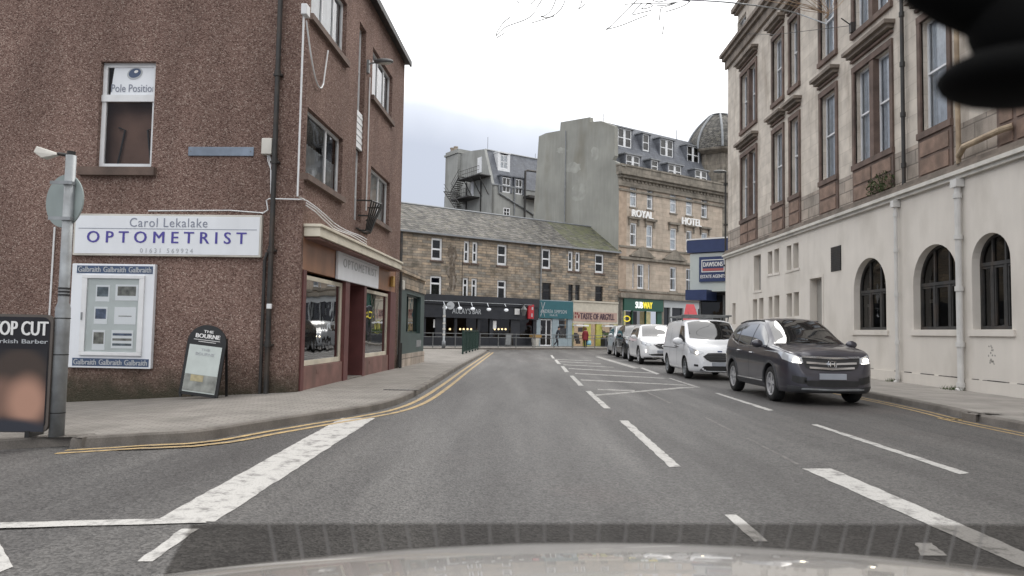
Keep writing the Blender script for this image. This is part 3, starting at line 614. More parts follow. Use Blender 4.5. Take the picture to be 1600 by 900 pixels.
b = MB(); b.box(sg0-.02, sg1+.02, 0.02, 0.2, zp, SHZ+.02); b.build('fascia_panel', 'maroon', LB)
zs0 = LF.uv(525, 436)[1]; zs1 = LF.uv(525, 377)[1]
sgn = thing('shop_sign', 'faded white fascia sign lettered OPTOMETRIST above the maroon shop door', 'sign', LF.M @ Vector((sg0, 0, zs0)), LF.rot)
Msg = Matrix.Translation((-sg0, 0, -zs0))
MB(Msg).box(sg0, sg1, -0.06, 0.008, zs0, zs1).build('board', 'signwhite', sgn, bevel=.01)
w_ = sg1-sg0
text_mesh('OPTOMETRIST', 'paleletter', sgn, (sg0+.1*w_, sg1-.08*w_, zs0+(zs1-zs0)*.36, zs0+(zs1-zs0)*.60), -0.064, .004, Msg, bold=.012, space=1.3)
MB(Msg).box(sg0+.08*w_, sg1-.06*w_, -0.064, -0.06, zs0+(zs1-zs0)*.68, zs0+(zs1-zs0)*.69).build('rule', 'paleletter', sgn)
# canopy
zc0, zc1 = LF.uv(470, 358, -.3)[1], LF.uv(470, 337, -.3)[1]; uc1 = LF.uv(626, 408, -.3)[0]
b = MB(); b.box(0.12, uc1, -0.34, 0.0, zc0, zc1-.06); b.box(0.08, uc1+.05, -0.38, 0.0, zc1-.06, zc1); b.build('canopy', 'cream', LB, bevel=.01)
MB().box(0.2, uc1-.05, -0.3, 0.0, zc0-.05, zc0-.002).build('soffit', 'maroon2', LB)
# recessed door
dz = 0.75
b = MB(); b.quad((DR[0], .3, .1), (DR[0], dz, .1), (DR[0], dz, DR[3]), (DR[0], .3, DR[3])); b.quad((DR[1], .3, .1), (DR[1], dz, .1), (DR[1], dz, DR[3]), (DR[1], .3, DR[3])); b.quad((DR[0], 0, DR[3]), (DR[1], 0, DR[3]), (DR[1], dz, DR[3]), (DR[0], dz, DR[3])); b.build('porch', 'maroon', LB)
MB().box(DR[0], DR[1], -0.02, dz, 0.08, 0.15).build('doorstep', 'kerb', LB)
dr = MB(); a, c = DR[0]+.05, DR[1]-.03
dr.box(a, a+.12, dz-.06, dz, .16, 2.4).box(c-.12, c, dz-.06, dz, .16, 2.4).box(a+.12, c-.12, dz-.058, dz-.002, .16, .4).box(a+.12, c-.12, dz-.058, dz-.002, 2.28, 2.4)
door = dr.build('door', 'doorgrey', LB); MB().quad((a+.1, dz-.03, .36), (c-.1, dz-.03, .36), (c-.1, dz-.03, 2.3), (a+.1, dz-.03, 2.3)).build('pane', 'darkglass', door, fix=False)
MB().tube([(a+.07, dz-.12, 1.0), (a+.07, dz-.12, 1.4)], .015).build('handle', 'galv', door)
MB().box(DR[0], DR[1], dz-.05, dz, 2.42, DR[3]).build('fanlight', 'doorgrey', LB)
# shop interior
b = MB(); i0, i1 = sf0, sf1
b.quad((i0, 3.2, .1), (i1, 3.2, .1), (i1, 3.2, SHZ), (i0, 3.2, SHZ)); b.quad((i0, .3, .12), (i1, .3, .12), (i1, 3.2, .12), (i0, 3.2, .12)); b.quad((i0, .3, SHZ), (i1, .3, SHZ), (i1, 3.2, SHZ), (i0, 3.2, SHZ))
b.build('shop_interior', 'interior', LB)
# alarm box over the right shop window
u, z = LF.uv(611, 440); MB().box(u-.12, u+.14, -.1, .0, z-.17, z+.17).build('alarm_box', mat('amber alarm box', (0.45, 0.27, 0.07), .5), LB, bevel=.02)

# drainpipe at the corner (front of the side wall)
dp = SF.uv(430, 300)[0]; 
b = MB(SM); b.tube([(dp, -.1, -.1), (dp, -.1, HT+.1)], .05, 10)
for z in (1.0, 2.9, 4.7, 6.5, 8.4): b.tube([(dp, -.1, z), (dp, -.1, z+.12)], .066, 10); b.box(dp-.09, dp+.09, -.1, 0, z+.02, z+.06)
b.build('drainpipe', 'iron', LB, smooth=False)
b = MB(SM); d2 = dp-.14; b.tube([(d2, -.06, -.1), (d2, -.06, 2.75), (d2+.05, -.06, 2.9)], .035, 8); b.build('drainpipe', 'iron', LB)
u, z = SF.uv(425, 479); MB(SM).box(u-.05, u+.05, -.17, -.11, z-.05, z+.05).build('pipe_clip', 'white', LB, bevel=.01)
# far-end downpipe of the street front
u = LF.uv(621, 500)[0]; MB().tube([(u, -.08, .15), (u, -.08, 3.3)], .045).build('drainpipe', 'iron', LB)
# junction boxes and cables
u0, u1 = SF.uv(412, 230)[0], SF.uv(428, 230)[0]; z0, z1 = SF.uv(420, 243)[1], SF.uv(420, 218)[1]
jb = MB(SM).box(u0, u1, -.13, 0, z0, z1).build('junction_box', 'offwhite', LB, bevel=.015)
b = MB(SM)
for k in range(3): b.tube([(u0+.1+k*.025, -.06, z0), (u0+.13+k*.03, -.07, z0-.14), (dp-.06-.01*k, -.08, z0-.35), (dp-.06, -.08, z0-.8)], .008, 5)
b.build('cable', 'white', jb)
sgt = SF.uv(412, 336)
b = MB(SM); zc = SF.uv(440, 312)[1]
b.tube([(sgt[0]-.02, -.04, sgt[1]+.02), (sgt[0]+.1, -.04, sgt[1]+.1), (dp-.16, -.04, zc-.02), (dp-.08, -.1, zc), (0.02, -.04, zc)], .014, 6)
b.tube([(-3.2, -.02, sgt[1]+.06), (-1.5, -.02, sgt[1]+.085), (sgt[0], -.02, sgt[1]+.04)], .012, 5)
b.build('cable', 'white', LB)
b = MB(); b.tube([(0.02, -.03, zc), (.05, -.03, zc)], .014, 6)
zb = LF.uv(470, 22)[1]; uu = LF.uv(468, 150)[0]
b.tube([(0, -.03, zc), (uu, -.03, zc), (uu, -.03, zb)], .02, 6); b.build('cable', 'white', LB)
b = MB(); b.box(uu-.1, uu+.12, -.12, 0, zb, zb+.22); b.build('junction_box', 'white', LB, bevel=.015)
b = MB(); P = []
ue = LF.uv(508, 40)[0]
for k in range(13): t = k/12; P.append((uu+.1+(ue-uu)*t, -.05, zb-.05-1.05*math.sin(PI*min(1, t*1.25)*0.62)**1.0 if t < .8 else zb-.05-1.05+(t-.8)*5))
b.tube(P, .018, 6); b.build('cable', 'white', LB)
b = MB()
for j in range(3):
    P = [(0.05, -.05, zc-.05*j)]
    for k in range(1, 14): t = k/13; P.append((0.05+t*4.2, -.1-.15*min(1, t*5), zc-.05*j-.28*math.sin(min(1, t*3)*PI/2)+0.02*math.sin(t*9+j)))
    b.tube(P, .012, 5)
b.build('cable', 'white', LB)
b = MB(); u = LF.uv(574, 200)[0]; b.tube([(u, -.03, LF.uv(574, 118)[1]), (u, -.03, LF.uv(572, 330)[1])], .02, 6); b.build('cable', 'white', LB)

# street lamp on the street front
u, z = LF.uv(574, 100)
lp = thing('wall_lamp', 'grey street lantern on a short arm high on the brown street front', 'street lamp', LF.M @ Vector((u, 0, z)), LF.rot)
MB().box(-.06, .06, -.06, 0, -.25, .1).build('bracket', 'galv', lp); MB().tube([(0, -.05, 0), (0, -.22, .05)], .025).build('arm', 'galv', lp)
MB().ball((0, -.45, .07), (.13, .27, .075), 10).build('lantern', 'rail', lp, smooth=True)
MB().ball((0, -.47, .03), (.09, .2, .05), 8).build('lens', 'offwhite', lp, smooth=True)
# iron basket (planter) over the canopy
u, z = LF.uv(565, 362); zt2 = LF.uv(565, 318)[1]
bk = thing('hanging_basket', 'black iron hay-rack basket mounted over the cream shop canopy', 'planter', LF.M @ Vector((u, 0, z)), LF.rot)
H_ = zt2-z; b = MB()
b.box(-.6, .6, -.03, 0, .0, .03); 
for zz, rr in ((0.0, .22), (H_*.5, .34), (H_, .48)):
    b.tube([(-1.2*rr, 0, zz), (-1.15*rr, -rr*.8, zz), (0, -rr*1.05, zz), (1.15*rr, -rr*.8, zz), (1.2*rr, 0, zz)], .022, 6)
b.build('rim', 'black', bk)
b = MB()
for k in range(9):
    t = -1.15+2.3*k/8; f = lambda rr: (t*rr, -rr*(1.05-.25*abs(t)/1.15), 0)
    p = [Vector(f(r))+Vector((0, 0, zz)) for zz, r in ((0, .22), (H_*.5, .34), (H_, .48))]; b.tube(p, .02, 5)
b.build('bars', 'black', bk)
# plaque, sign and display case on the side wall
def on_side(name, label, cat, px, py): 
    u, z = SF.uv(px, py); t = thing(name, label, cat, SF.M @ Vector((u, 0, z)), SF.rot); return t, Matrix.Translation((-u, 0, -z))
t, Mt = on_side('name_plaque', 'blank pale blue street name plate high on the brown side wall', 'street sign', 345, 244)
a, c = SF.uv(295, 237)[0], SF.uv(397, 237)[0]; z0, z1 = SF.uv(345, 244)[1], SF.uv(345, 230)[1]
MB(Mt).box(a, c, -.03, 0, z0, z1).build('plate', mat('blurred blue-grey plate', (0.18, 0.22, 0.28), .5, var=.25, vs=3), t, bevel=.008)
for q in (a+.06, c-.06): MB(Mt).lathe([(.012, -.004), (.012, .004)], (q, -.033, (z0+z1)/2), 8, 'y').build('screw', 'rail', t)
t, Mt = on_side('optician_sign', 'long white wall sign reading Carol Lekalake OPTOMETRIST', 'sign', 265, 402)
a, c = SF.uv(119, 368)[0], SF.uv(411, 368)[0]; z0, z1 = SF.uv(265, 401)[1], SF.uv(265, 336)[1]
MB(Mt).box(a, c, -.09, 0, z0, z1).build('frame', 'offwhite', t, bevel=.01); MB(Mt).box(a+.04, c-.04, -.096, -.09, z0+.04, z1-.04).build('board', 'signwhite', t)
def R_S(x0, x1, yt, yb): return (SF.uv(x0, 370)[0], SF.uv(x1, 370)[0], SF.uv(265, yb)[1], SF.uv(265, yt)[1])
text_mesh('Carol Lekalake', 'lettergrey', t, R_S(206, 327, 342, 356), -.1, .004, Mt, bold=-.008, space=1.1)
text_mesh('OPTOMETRIST', 'letterblue', t, R_S(141, 388, 363, 381), -.1, .004, Mt, bold=.02, space=1.6)
text_mesh('01631 569924', 'paleletter', t, R_S(224, 306, 389, 396), -.1, .003, Mt, space=1.5)
r_ = R_S(127, 404, 358.4, 359.3); MB(Mt).box(r_[0], r_[1], -.1, -.096, r_[2], r_[3]).build('rule', 'lettergrey', t)
t, Mt = on_side('display_case', 'white glazed notice case of property leaflets on the brown side wall', 'display case', 177, 577)
a, c = SF.uv(114, 490)[0], SF.uv(243, 490)[0]; z0, z1 = SF.uv(177, 575)[1], SF.uv(177, 413)[1]
RC = lambda x0, x1, yt, yb: (a+(x0-112)/(243-112)*(c-a), a+(x1-112)/(243-112)*(c-a), z0+(575-yb)/162*(z1-z0), z0+(575-yt)/162*(z1-z0))
g = RC(139, 221, 436, 550)
b = MB(Mt); b.box(a, c, -.1, 0, z0, z1); bx = b.build('case', 'signwhite', t, bevel=.012)
b = MB(Mt); f_ = .07
b.box(g[0]-f_*1.5, g[1]+f_*1.5, -.15, -.1, g[3], g[3]+f_); b.box(g[0]-f_*1.5, g[1]+f_*1.5, -.15, -.1, g[2]-f_, g[2]); b.box(g[0]-f_*1.5, g[0], -.148, -.1, g[2], g[3]); b.box(g[1], g[1]+f_*1.5, -.148, -.1, g[2], g[3])
dd = b.build('door', 'white', t, bevel=.006)
MB(Mt).box(g[0]-.085, g[0]-.06, -.17, -.15, (g[2]+g[3])/2-.1, (g[2]+g[3])/2+.05).build('handle', 'galv', dd)
MB(Mt).quad((g[0], -.104, g[2]), (g[1], -.104, g[2]), (g[1], -.104, g[3]), (g[0], -.104, g[3])).build('backboard', mat('pale green-grey backboard', (0.62, 0.66, 0.65), .8, var=.06), t, fix=False)
MB(Mt).quad((g[0], -.135, g[2]), (g[1], -.135, g[2]), (g[1], -.135, g[3]), (g[0], -.135, g[3])).build('pane', 'clearglass', dd, fix=False)
pic = [mat('leaflet photo '+n, c_, .6, var=.55, vs=9) for n, c_ in (('a', (.12, .15, .17)), ('b', (.2, .2, .18)), ('c', (.1, .13, .2)))]
for i, (x0, x1, y0, y1) in enumerate([(152, 174, 446, 472), (183, 219, 445, 470), (151, 172, 480, 507), (183, 217, 480, 507), (150, 170, 516, 547), (180, 214, 516, 544)]):
    q = RC(x0, x1, y0, y1); lf = MB(Mt).box(q[0], q[1], -.112, -.106, q[2], q[3]).build('leaflet', mat('paper white', (.88, .9, .92), .7), t)
    h_ = q[3]-q[2]; w_ = q[1]-q[0]
    if i == 5:
        for k in range(3): MB(Mt).box(q[0]+.06*w_, q[1]-.06*w_, -.114, -.112, q[2]+h_*(.14+.28*k), q[2]+h_*(.27+.28*k)).build('photo', pic[k % 3], lf)
    elif i == 3: MB(Mt).box(q[0]+.2*w_, q[1]-.2*w_, -.114, -.112, q[2]+h_*.45, q[2]+h_*.5).build('photo', pic[1], lf)
    else: MB(Mt).box(q[0]+.1*w_, q[1]-.1*w_, -.114, -.112, q[2]+h_*.3, q[3]-h_*.12).build('photo', pic[i % 3], lf)
for (yt, yb) in ((416, 428), (560, 572)):
    q = RC(120, 240, yt, yb); st_ = MB(Mt).box(q[0], q[1], -.106, -.1, q[2], q[3]).build('name_strip', 'darkblue', t)
    for k in range(3):
        w_ = (q[1]-q[0])/3; text_mesh('Galbraith', 'paleletter', st_, (q[0]+w_*k+.03, q[0]+w_*(k+1)-.03, q[2]+.025, q[3]-.02), -.11, .002, Mt, bold=.03)
# left thin white pipe on the side wall
b = MB(SM); u = SF.uv(82, 420)[0]; b.tube([(u, -.03, SF.uv(82, 520)[1]-1), (u+.02, -.03, SF.uv(86, 355)[1])], .018, 6); b.build('conduit', 'white', LB)

# A-board by the side wall
P = G(318, 612, .13); P.y = 14.0; P = atY(308, 622, 14.1)
zg = gz(P.x, P.y)+.122; s_ = 14.1/FPX
ab = thing('pavement_sign', 'black arched A-board with a pale menu poster leaning by the brown side wall', 'pavement sign', (P.x, P.y, zg), math.radians(-4))
ab.rotation_euler = (math.radians(-4), math.radians(5.5), math.radians(-8))
hw, hh, hp = .36, 1.42, .30
def arch(hw, z0, z1, rr, y, n=14): return [(-hw, y, z0), (hw, y, z0), (hw, y, z1-rr)]+[(hw*math.cos(PI*k/n), y, z1-rr+rr*math.sin(PI*k/n)) for k in range(1, n)]+[(-hw, y, z1-rr)]
MB().prism(arch(.40, .06, hh, .34, 0), (0, .035, 0)).build('panel', 'black', ab)
MB().box(-.335, .335, -.008, 0, .12, 1.02).build('poster', mat('pale menu poster', (.52, .57, .55), .6, var=.08, vs=4), ab)
b = MB().box(-.33, .33, -.012, -.008, .14, .46).build('poster_photo', mat('blurred food photos', (.26, .27, .25), .6, var=.45, vs=5), ab)
MB().box(-.2, .06, -.015, -.012, .33, .45).build('poster_photo', mat('tan food photo', (.38, .33, .2), .6, var=.3, vs=9), b)
text_mesh('THE', 'letterwhite', ab, (-.09, .11, 1.265, 1.315), -.004, .002, bold=.03); text_mesh('BOURNE', 'letterwhite', ab, (-.24, .26, 1.16, 1.24), -.004, .002, bold=.05)
MB().box(-.27, .27, -.006, 0, 1.12, 1.13).build('rule', 'letterwhite', ab); MB().box(-.17, .19, -.006, 0, 1.085, 1.095).build('rule', 'letterwhite', ab)
text_mesh('THE', 'paleletter', ab, (-.08, .1, .92, .965), -.012, .002, bold=.01); text_mesh('BOURNE', 'paleletter', ab, (-.18, .2, .83, .885), -.012, .002, bold=.01)
each('foot', 'black', ab, [MB().box(-.38, -.34, 0, .035, 0, .1), MB().box(.34, .38, 0, .035, 0, .1)])
b = MB().prism([(x, .36+.0*0, z) for x, y, z in arch(.40, 0.0, 1.2, .3, 0)], (0, .03, 0)); 
b = MB(); b.add([(-.38, .04, 1.2), (-.38, .42, 0), (-.34, .42, 0), (-.34, .04, 1.2), (-.38, .07, 1.2), (-.38, .45, 0), (-.34, .45, 0), (-.34, .07, 1.2)], [(0, 1, 2, 3), (4, 7, 6, 5), (0, 4, 5, 1), (3, 2, 6, 7)])
b.build('rear_leg', 'black', ab); b = MB(); b.add([(.34, .04, 1.2), (.34, .42, 0), (.38, .42, 0), (.38, .04, 1.2), (.34, .07, 1.2), (.34, .45, 0), (.38, .45, 0), (.38, .07, 1.2)], [(0, 1, 2, 3), (4, 7, 6, 5), (0, 4, 5, 1), (3, 2, 6, 7)]); b.build('rear_leg', 'black', ab)

# sign post at the left with the round sign seen from behind and small lamp
pb = G(88, 682, .12); sc = pb.y/FPX
ps = thing('sign_post', 'weathered grey steel sign post at the left kerb with taped bands', 'post', pb)
hz_ = atY(108, 243, pb.y).z-pb.z; print('post', pb, hz_)
MB().lathe([(.085, 0), (.085, 1.55), (.062, 1.62), (.06, hz_)], n=16).build('pole', 'galv', ps, smooth=True)
b = MB()
for z in (.28, .98, 1.42): b.lathe([(.088, z), (.088, z+.012)], n=16)
for z in (1.70, 1.74, 1.78): b.lathe([(.068, z), (.068, z+.02)], n=16)
build_each(b, 'band', 'black', ps)
dc = atY(100, 312, pb.y).z-pb.z; dx = atY(100, 312, pb.y-.1).x-pb.x
dk = MB().lathe([(.33, -.012), (.335, 0), (.33, .006)], (0, 0, 0), 40, 'y'); 
rotd = Matrix.Rotation(math.radians(-22), 4, 'Z')
dk.v = [rotd @ v+Vector((dx*.9-.11, .1, dc)) for v in dk.v]
# round sign seen from behind, slightly turned
dks = dk.build('sign_plate', mat('grey-green sign back', (.27, .31, .30), .5, var=.1, dirt=.2), ps)
b = MB()
for z in (dc+.2, dc-.24): b.box(-.2+dx*.5, .07, -.075, -.062, z-.02, z+.02); b.lathe([(.07, z-.02), (.07, z+.02)], n=14)
b.build('clip', 'galv', ps)
MB().tube([(0, 0, hz_-.03), (-.02, 0, hz_+.0), (-.16, 0, hz_+.02)], .022).build('lamp_arm', 'iron', ps); MB().lathe([(.045, hz_-.02), (.05, hz_+.05)], n=10).build('lamp_clamp', 'iron', ps)
lh = MB(); lh.add([(-.42, -.08, hz_+.02), (-.16, -.03, hz_-.0), (-.16, .03, hz_-.0), (-.42, .08, hz_+.02), (-.40, -.06, hz_+.1), (-.17, -.02, hz_+.03), (-.17, .02, hz_+.03), (-.40, .06, hz_+.1), (-.33, -.06, hz_-.05), (-.33, .06, hz_-.05)],
   [(4, 5, 6, 7), (0, 1, 5, 4), (3, 7, 6, 2), (0, 4, 7, 3), (0, 8, 1), (3, 2, 9), (8, 9, 2, 1), (0, 3, 9, 8)]); lh.build('lamp_head', 'offwhite', ps, bevel=.01)

# barber's black sign board strapped beside the post
bb = thing('barber_board', "black barber's pavement board lettered TOP CUT beside the grey post", 'sign', (pb.x-.02, pb.y-.1, pb.z), math.radians(4))
def BX(px, py): p = atY(px, py, pb.y-.1); return p.x-pb.x+.02, p.z-pb.z
x1, zt1 = BX(84, 492); x0 = x1-1.35; z0b = BX(80, 676)[1]
rr = .09; pts = [(x0, 0, z0b), (x1-rr, 0, z0b)]+[(x1-rr+rr*math.sin(t), 0, z0b+rr-rr*math.cos(t)) for t in [PI/2*k/6 for k in range(7)]]+[(x1-rr+rr*math.cos(t), 0, zt1-rr+rr*math.sin(t)) for t in [PI/2*k/6 for k in range(7)]]+[(x0+rr, 0, zt1), (x0, 0, zt1-rr)]
MB().prism(pts, (0, .05, 0)).build('frame', mat('brown plastic board frame', (.10, .085, .075), .5, var=.1), bb)
cx, cz = (x0+x1)/2, (zt1+z0b)/2
MB().prism([(cx+(p[0]-cx)*.955, -.006, cz+(p[2]-cz)*.955) for p in pts], (0, .006, 0)).build('poster', mat('black poster', (.012, .011, .014), .35, var=.2), bb)
def RB(xa, xb, yt, yb): return (BX(xa, 500)[0], BX(xb, 500)[0], BX(40, yb)[1], BX(40, yt)[1])
text_mesh('TOP CUT', 'letterwhite', bb, RB(-7, 77, 502, 524), -.012, .003, bold=.05)
text_mesh('Traditional Turkish Barber', 'paleletter', bb, RB(-78, 78, 530, 536.5), -.012, .002, bold=.02)
# printed, out-of-focus head
def smoothprint(name, c1, c2, cx, cz, rx, rz, y):
    b = MB(); n = 36
    pts = [(cx+rx*math.cos(t)*(1+.05*math.sin(3*t)), y, cz+rz*math.sin(t)) for t in [2*PI*k/n for k in range(n)]]
    return b.poly(pts)
hx, hz2 = BX(26, 596); 
mh = bpy.data.materials.new('blurred portrait print'); mh.use_nodes = True; nt = mh.node_tree; N = nt.nodes; L = nt.links; bs_ = N['Principled BSDF']; bs_.inputs['Roughness'].default_value = .5
tc = N.new('ShaderNodeTexCoord')
def blob(cx, cz, rx, rz, soft):
    mp = N.new('ShaderNodeMapping'); mp.inputs['Location'].default_value = (-cx/rx, 0, -cz/rz); mp.inputs['Scale'].default_value = (1/rx, 0, 1/rz); L.new(tc.outputs['Object'], mp.inputs[0])
    l = N.new('ShaderNodeVectorMath'); l.operation = 'LENGTH'; L.new(mp.outputs[0], l.inputs[0]); r = N.new('ShaderNodeMapRange'); r.interpolation_type = 'SMOOTHSTEP'
    r.inputs['From Min'].default_value = 1-soft; r.inputs['From Max'].default_value = 1+soft; r.inputs['To Min'].default_value = 1; r.inputs['To Max'].default_value = 0; L.new(l.outputs['Value'], r.inputs[0]); return r.outputs[0]
prev = None
for (px_, py_, rx_, ry_, soft, col) in ((34, 580, 40, 34, .25, (.055, .038, .030)), (0, 622, 46, 30, .45, (.20, .115, .085)), (44, 628, 27, 36, .5, (.44, .25, .18)), (14, 672, 66, 18, .35, (.03, .033, .045))):
    bx_, bz_ = BX(px_, py_); k = pb.y/FPX; f = blob(bx_, bz_, rx_*k, ry_*k, soft); q = N.new('ShaderNodeMix'); q.data_type = 'RGBA'; L.new(f, q.inputs['Factor'])
    if prev: L.new(prev, q.inputs['A'])
    else: q.inputs['A'].default_value = (.012, .011, .014, 1)
    q.inputs['B'].default_value = (*col, 1); prev = q.outputs['Result']
L.new(prev, bs_.inputs['Base Color'])
r_ = RB(-70, 78, 545, 674); MB().quad((r_[0], -.009, r_[2]), (r_[1], -.009, r_[2]), (r_[1], -.009, r_[3]), (r_[0], -.009, r_[3])).build('portrait', mh, bb, fix=False)
each('foot', 'black', bb, [MB().box(x1-.25, x1-.2, -.02, .3, -.0, z0b+.02), MB().box(x0+.2, x0+.25, -.02, .3, -.12, z0b+.02)])

# =================================================================== GREEN SHOP beyond (single storey, stone parapet)
g0u, g1u = LL+.02, LF.uv(663, 480)[0]; zg1 = LF.uv(640, 422)[1]; print('green shop', g0u, g1u, zg1)
zg1 = LF.uv(663, 432)[1]; zf = LF.uv(663, 459)[1]; zb_ = LF.uv(663, 527)[1]
GS = thing('green_shop', 'single-storey dark green shop with a stone parapet next to the brown building', 'building', LF.M @ Vector((g0u, 0, 0)), LF.rot)
Mg = Matrix.Translation((-g0u, 0, 0))
gw = rect(LF, 635, 657, 463, 523); gw = (gw[0], gw[1], LF.uv(655, 521)[1], LF.uv(655, 464)[1])
b = MB(Mg); b.box(g0u, g1u, 0, 9, zf, zg1-.2); b.box(g0u, g1u+.06, -.08, 9.05, zg1-.2, zg1); b.box(g0u, g1u+.04, -.05, 9.02, zf-.02, zf+.15); b.build('parapet', 'sand', GS)
b = MB(Mg); wall_panel(b, g0u, g1u, .55, zf, [gw], .25, .0); hull(b, g0u, g1u, .1, zf, 9, top=False); b.build('shopfront', 'shopgreen', GS)
MB(Mg).box(g0u, g1u+.02, -.04, .3, .05, .55).build('plinth', 'greystone', GS)
window(GS, gw, .12, [.33], [], .06, 'green', 'darkglass', None, Mx=Mg)
u = LF.uv(626, 447)[0]; MB(Mg).box(u-.12, u+.12, -.12, 0, LF.uv(626, 453)[1], LF.uv(626, 438)[1]).build('alarm_box', 'offwhite', GS, bevel=.02)
MB(Mg).box(g1u-1.6, g1u-.6, -.01, .0, .75, 1.0).build('vent', 'galv', GS)
# stub post
p = G(618, 575, .12); MB().tube([(p.x+.15, p.y, .12), (p.x+.15, p.y, .95)], .05).build('bollard', 'iron'); 
tag(bpy.data.objects['bollard'], 'short dark iron post at the foot of the brown building by the green shop', 'bollard')
# =================================================================== RIGHT BUILDING
RF = Face((11.4, 39.2), 180); RO = RF.O
RB_ = thing('stone_building', 'tall pale stone building with a cream-painted ground floor and arched windows', 'building', RO, RF.rot)
UE = 46.0; ZC = 5.45; ZR = 16.25
def RR(x0, x1, yt, yb, **k): return rect(RF, x0, x1, yt, yb, **k)
z2 = (RF.uv(1158, 209)[1]+RF.uv(1281, 96)[1]+RF.uv(1207, 164)[1])/3; z2t = RF.uv(1158, 122)[1]; z2t = (z2t+RF.uv(1207, 67.5)[1])/2
z1t = (RF.uv(1158, 249)[1]+RF.uv(1207, 213)[1]+RF.uv(1282, 153)[1]+RF.uv(1336, 114)[1])/4; z1 = (RF.uv(1158, 344)[1]+RF.uv(1282, 286)[1]+RF.uv(1336, 261)[1]+RF.uv(1439, 204)[1])/4
print('right z', z1, z1t, z2, z2t)
def ux(x0, x1, ym): return RF.uv(x0, ym)[0], RF.uv(x1, ym)[0]
bays = [(*ux(1159, 1182, 290), 2), (*ux(1209, 1224, 260), 1), (*ux(1236, 1249, 250), 1), (*ux(1284, 1307, 215), 1), (*ux(1337, 1393, 190), 2), (*ux(1441, 1483, 150), 1), (*ux(1567, 1612, 150), 2)]
nxt = bays[-1][1]; bays += [(nxt+2.2, nxt+3.4, 1), (nxt+5.6, nxt+7.6, 2), (nxt+10, nxt+11.4, 1)]
ZB = z1-.25; holes = []
for a, c, n in bays: holes += [(a, c, z1, z1t), (a, c, z2, z2t), (a, c, z2+(z2-z1), z2t+(z2-z1)-.4)] if False else [(a, c, z1, z1t), (a, c, z2, z2t)]
zs3 = z2t+1.4
b = MB(); wall_panel(b, 0, UE, ZB, ZR, holes, .28)
hull(b, 0, UE, -.1, ZR, 14); b.build('wall', 'palestone', RB_)
b = MB(); wall_panel(b, 0, UE, ZC, ZB, [], .28, .001); b.build('stone_band', 'greystone', RB_)
# rendered ground floor
ar = []
for x0, x1, yt, yb, xs, ys in ((1340, 1391, 402, 513, 1343, 448), (1434, 1505, 382, 516, 1440, 432), (1527, 1589, 363, 518, 1532, 420)):
    a, c = RF.uv(x0, 480)[0], RF.uv(x1, 480)[0]; zt = RF.uv((x0+x1)/2, yt)[1]; zb = RF.uv(x0, yb)[1]; ar.append((a, c, zb, zt, zt-(c-a)*.5*1.0))
print('arches', ar)
zb = sum(a[2] for a in ar)/3; zt = sum(a[3] for a in ar)/3
ar = [(a[0], a[1], zb, zt, zt-min((a[1]-a[0])*.5, 1.15)) for a in ar]
st_ = ar[2][1]+.9
ar += [(st_, st_+1.7, zb, zt, zt-.85), (st_+3.2, st_+5.2, zb, zt, zt-1.0)]
drh = RR(1271, 1290, 436, 505); drh = (drh[0], drh[1], .12, drh[3])
slit = [RR(1182, 1193, 400, 455), RR(1204, 1211, 394, 429), RR(1214, 1221.5, 390, 427), RR(1233.5, 1241, 385, 423), RR(1244, 1252.5, 381, 420),
        RR(1148, 1153, 474, 507), RR(1180, 1187, 468, 500), RR(1190, 1197, 466, 499), RR(1205, 1211, 464, 497), RR(1214, 1222, 462, 496), RR(1233.5, 1242, 459, 495), RR(1245, 1253, 457, 494)]
vent = RR(1304, 1320, 387, 425)
b = MB(); wall_panel(b, -.02, UE, -.1, ZC, ar+[drh]+slit, .26, -.12); b.quad((-.02, -.12, -.1), (-.02, 3, -.1), (-.02, 3, ZC), (-.02, -.12, ZC))
b.build('ground_floor_wall', 'render', RB_)
# dark void behind the openings
b = MB(); b.quad((-.01, 2.6, 0), (UE, 2.6, 0), (UE, 2.6, ZC), (-.01, 2.6, ZC)); b.build('interior', 'interior', RB_)
b = MB()
for s in slit: b.quad((s[0], .135, s[2]), (s[1], .135, s[2]), (s[1], .135, s[3]), (s[0], .135, s[3]))
build_each(b, 'blocked_recess', mat('grey infill render', (.30, .29, .27), .85, var=.12, vs=2), RB_)
MB().quad((drh[0], .135, drh[2]), (drh[1], .135, drh[2]), (drh[1], .135, drh[3]), (drh[0], .135, drh[3])).build('door', mat('plain grey door', (.30, .285, .26), .7, var=.06), RB_)
b = MB()
for a, c, d, e in [s for s in slit if s[2] > 2.6]: b.box(a-.1, c+.1, -.15, -.121, d-.1, d)
b.box(drh[0]-.1, drh[0], -.14, -.121, .12, drh[3]+.1); b.box(drh[1], drh[1]+.1, -.14, -.121, .12, drh[3]+.1); b.box(drh[0], drh[1], -.14, -.121, drh[3], drh[3]+.1)
build_each(b, 'margin', 'render', RB_)
b = MB(); b.box(vent[0], vent[1], -.13, -.10, vent[2], vent[3])
v_ = b.build('vent', 'black', RB_); b = MB()
for k in range(14): z = vent[2]+(vent[3]-vent[2])*(k+.2)/14; b.box(vent[0]+.03, vent[1]-.03, -.15, -.131, z, z+.04)
b.build('louvre', 'iron', v_)
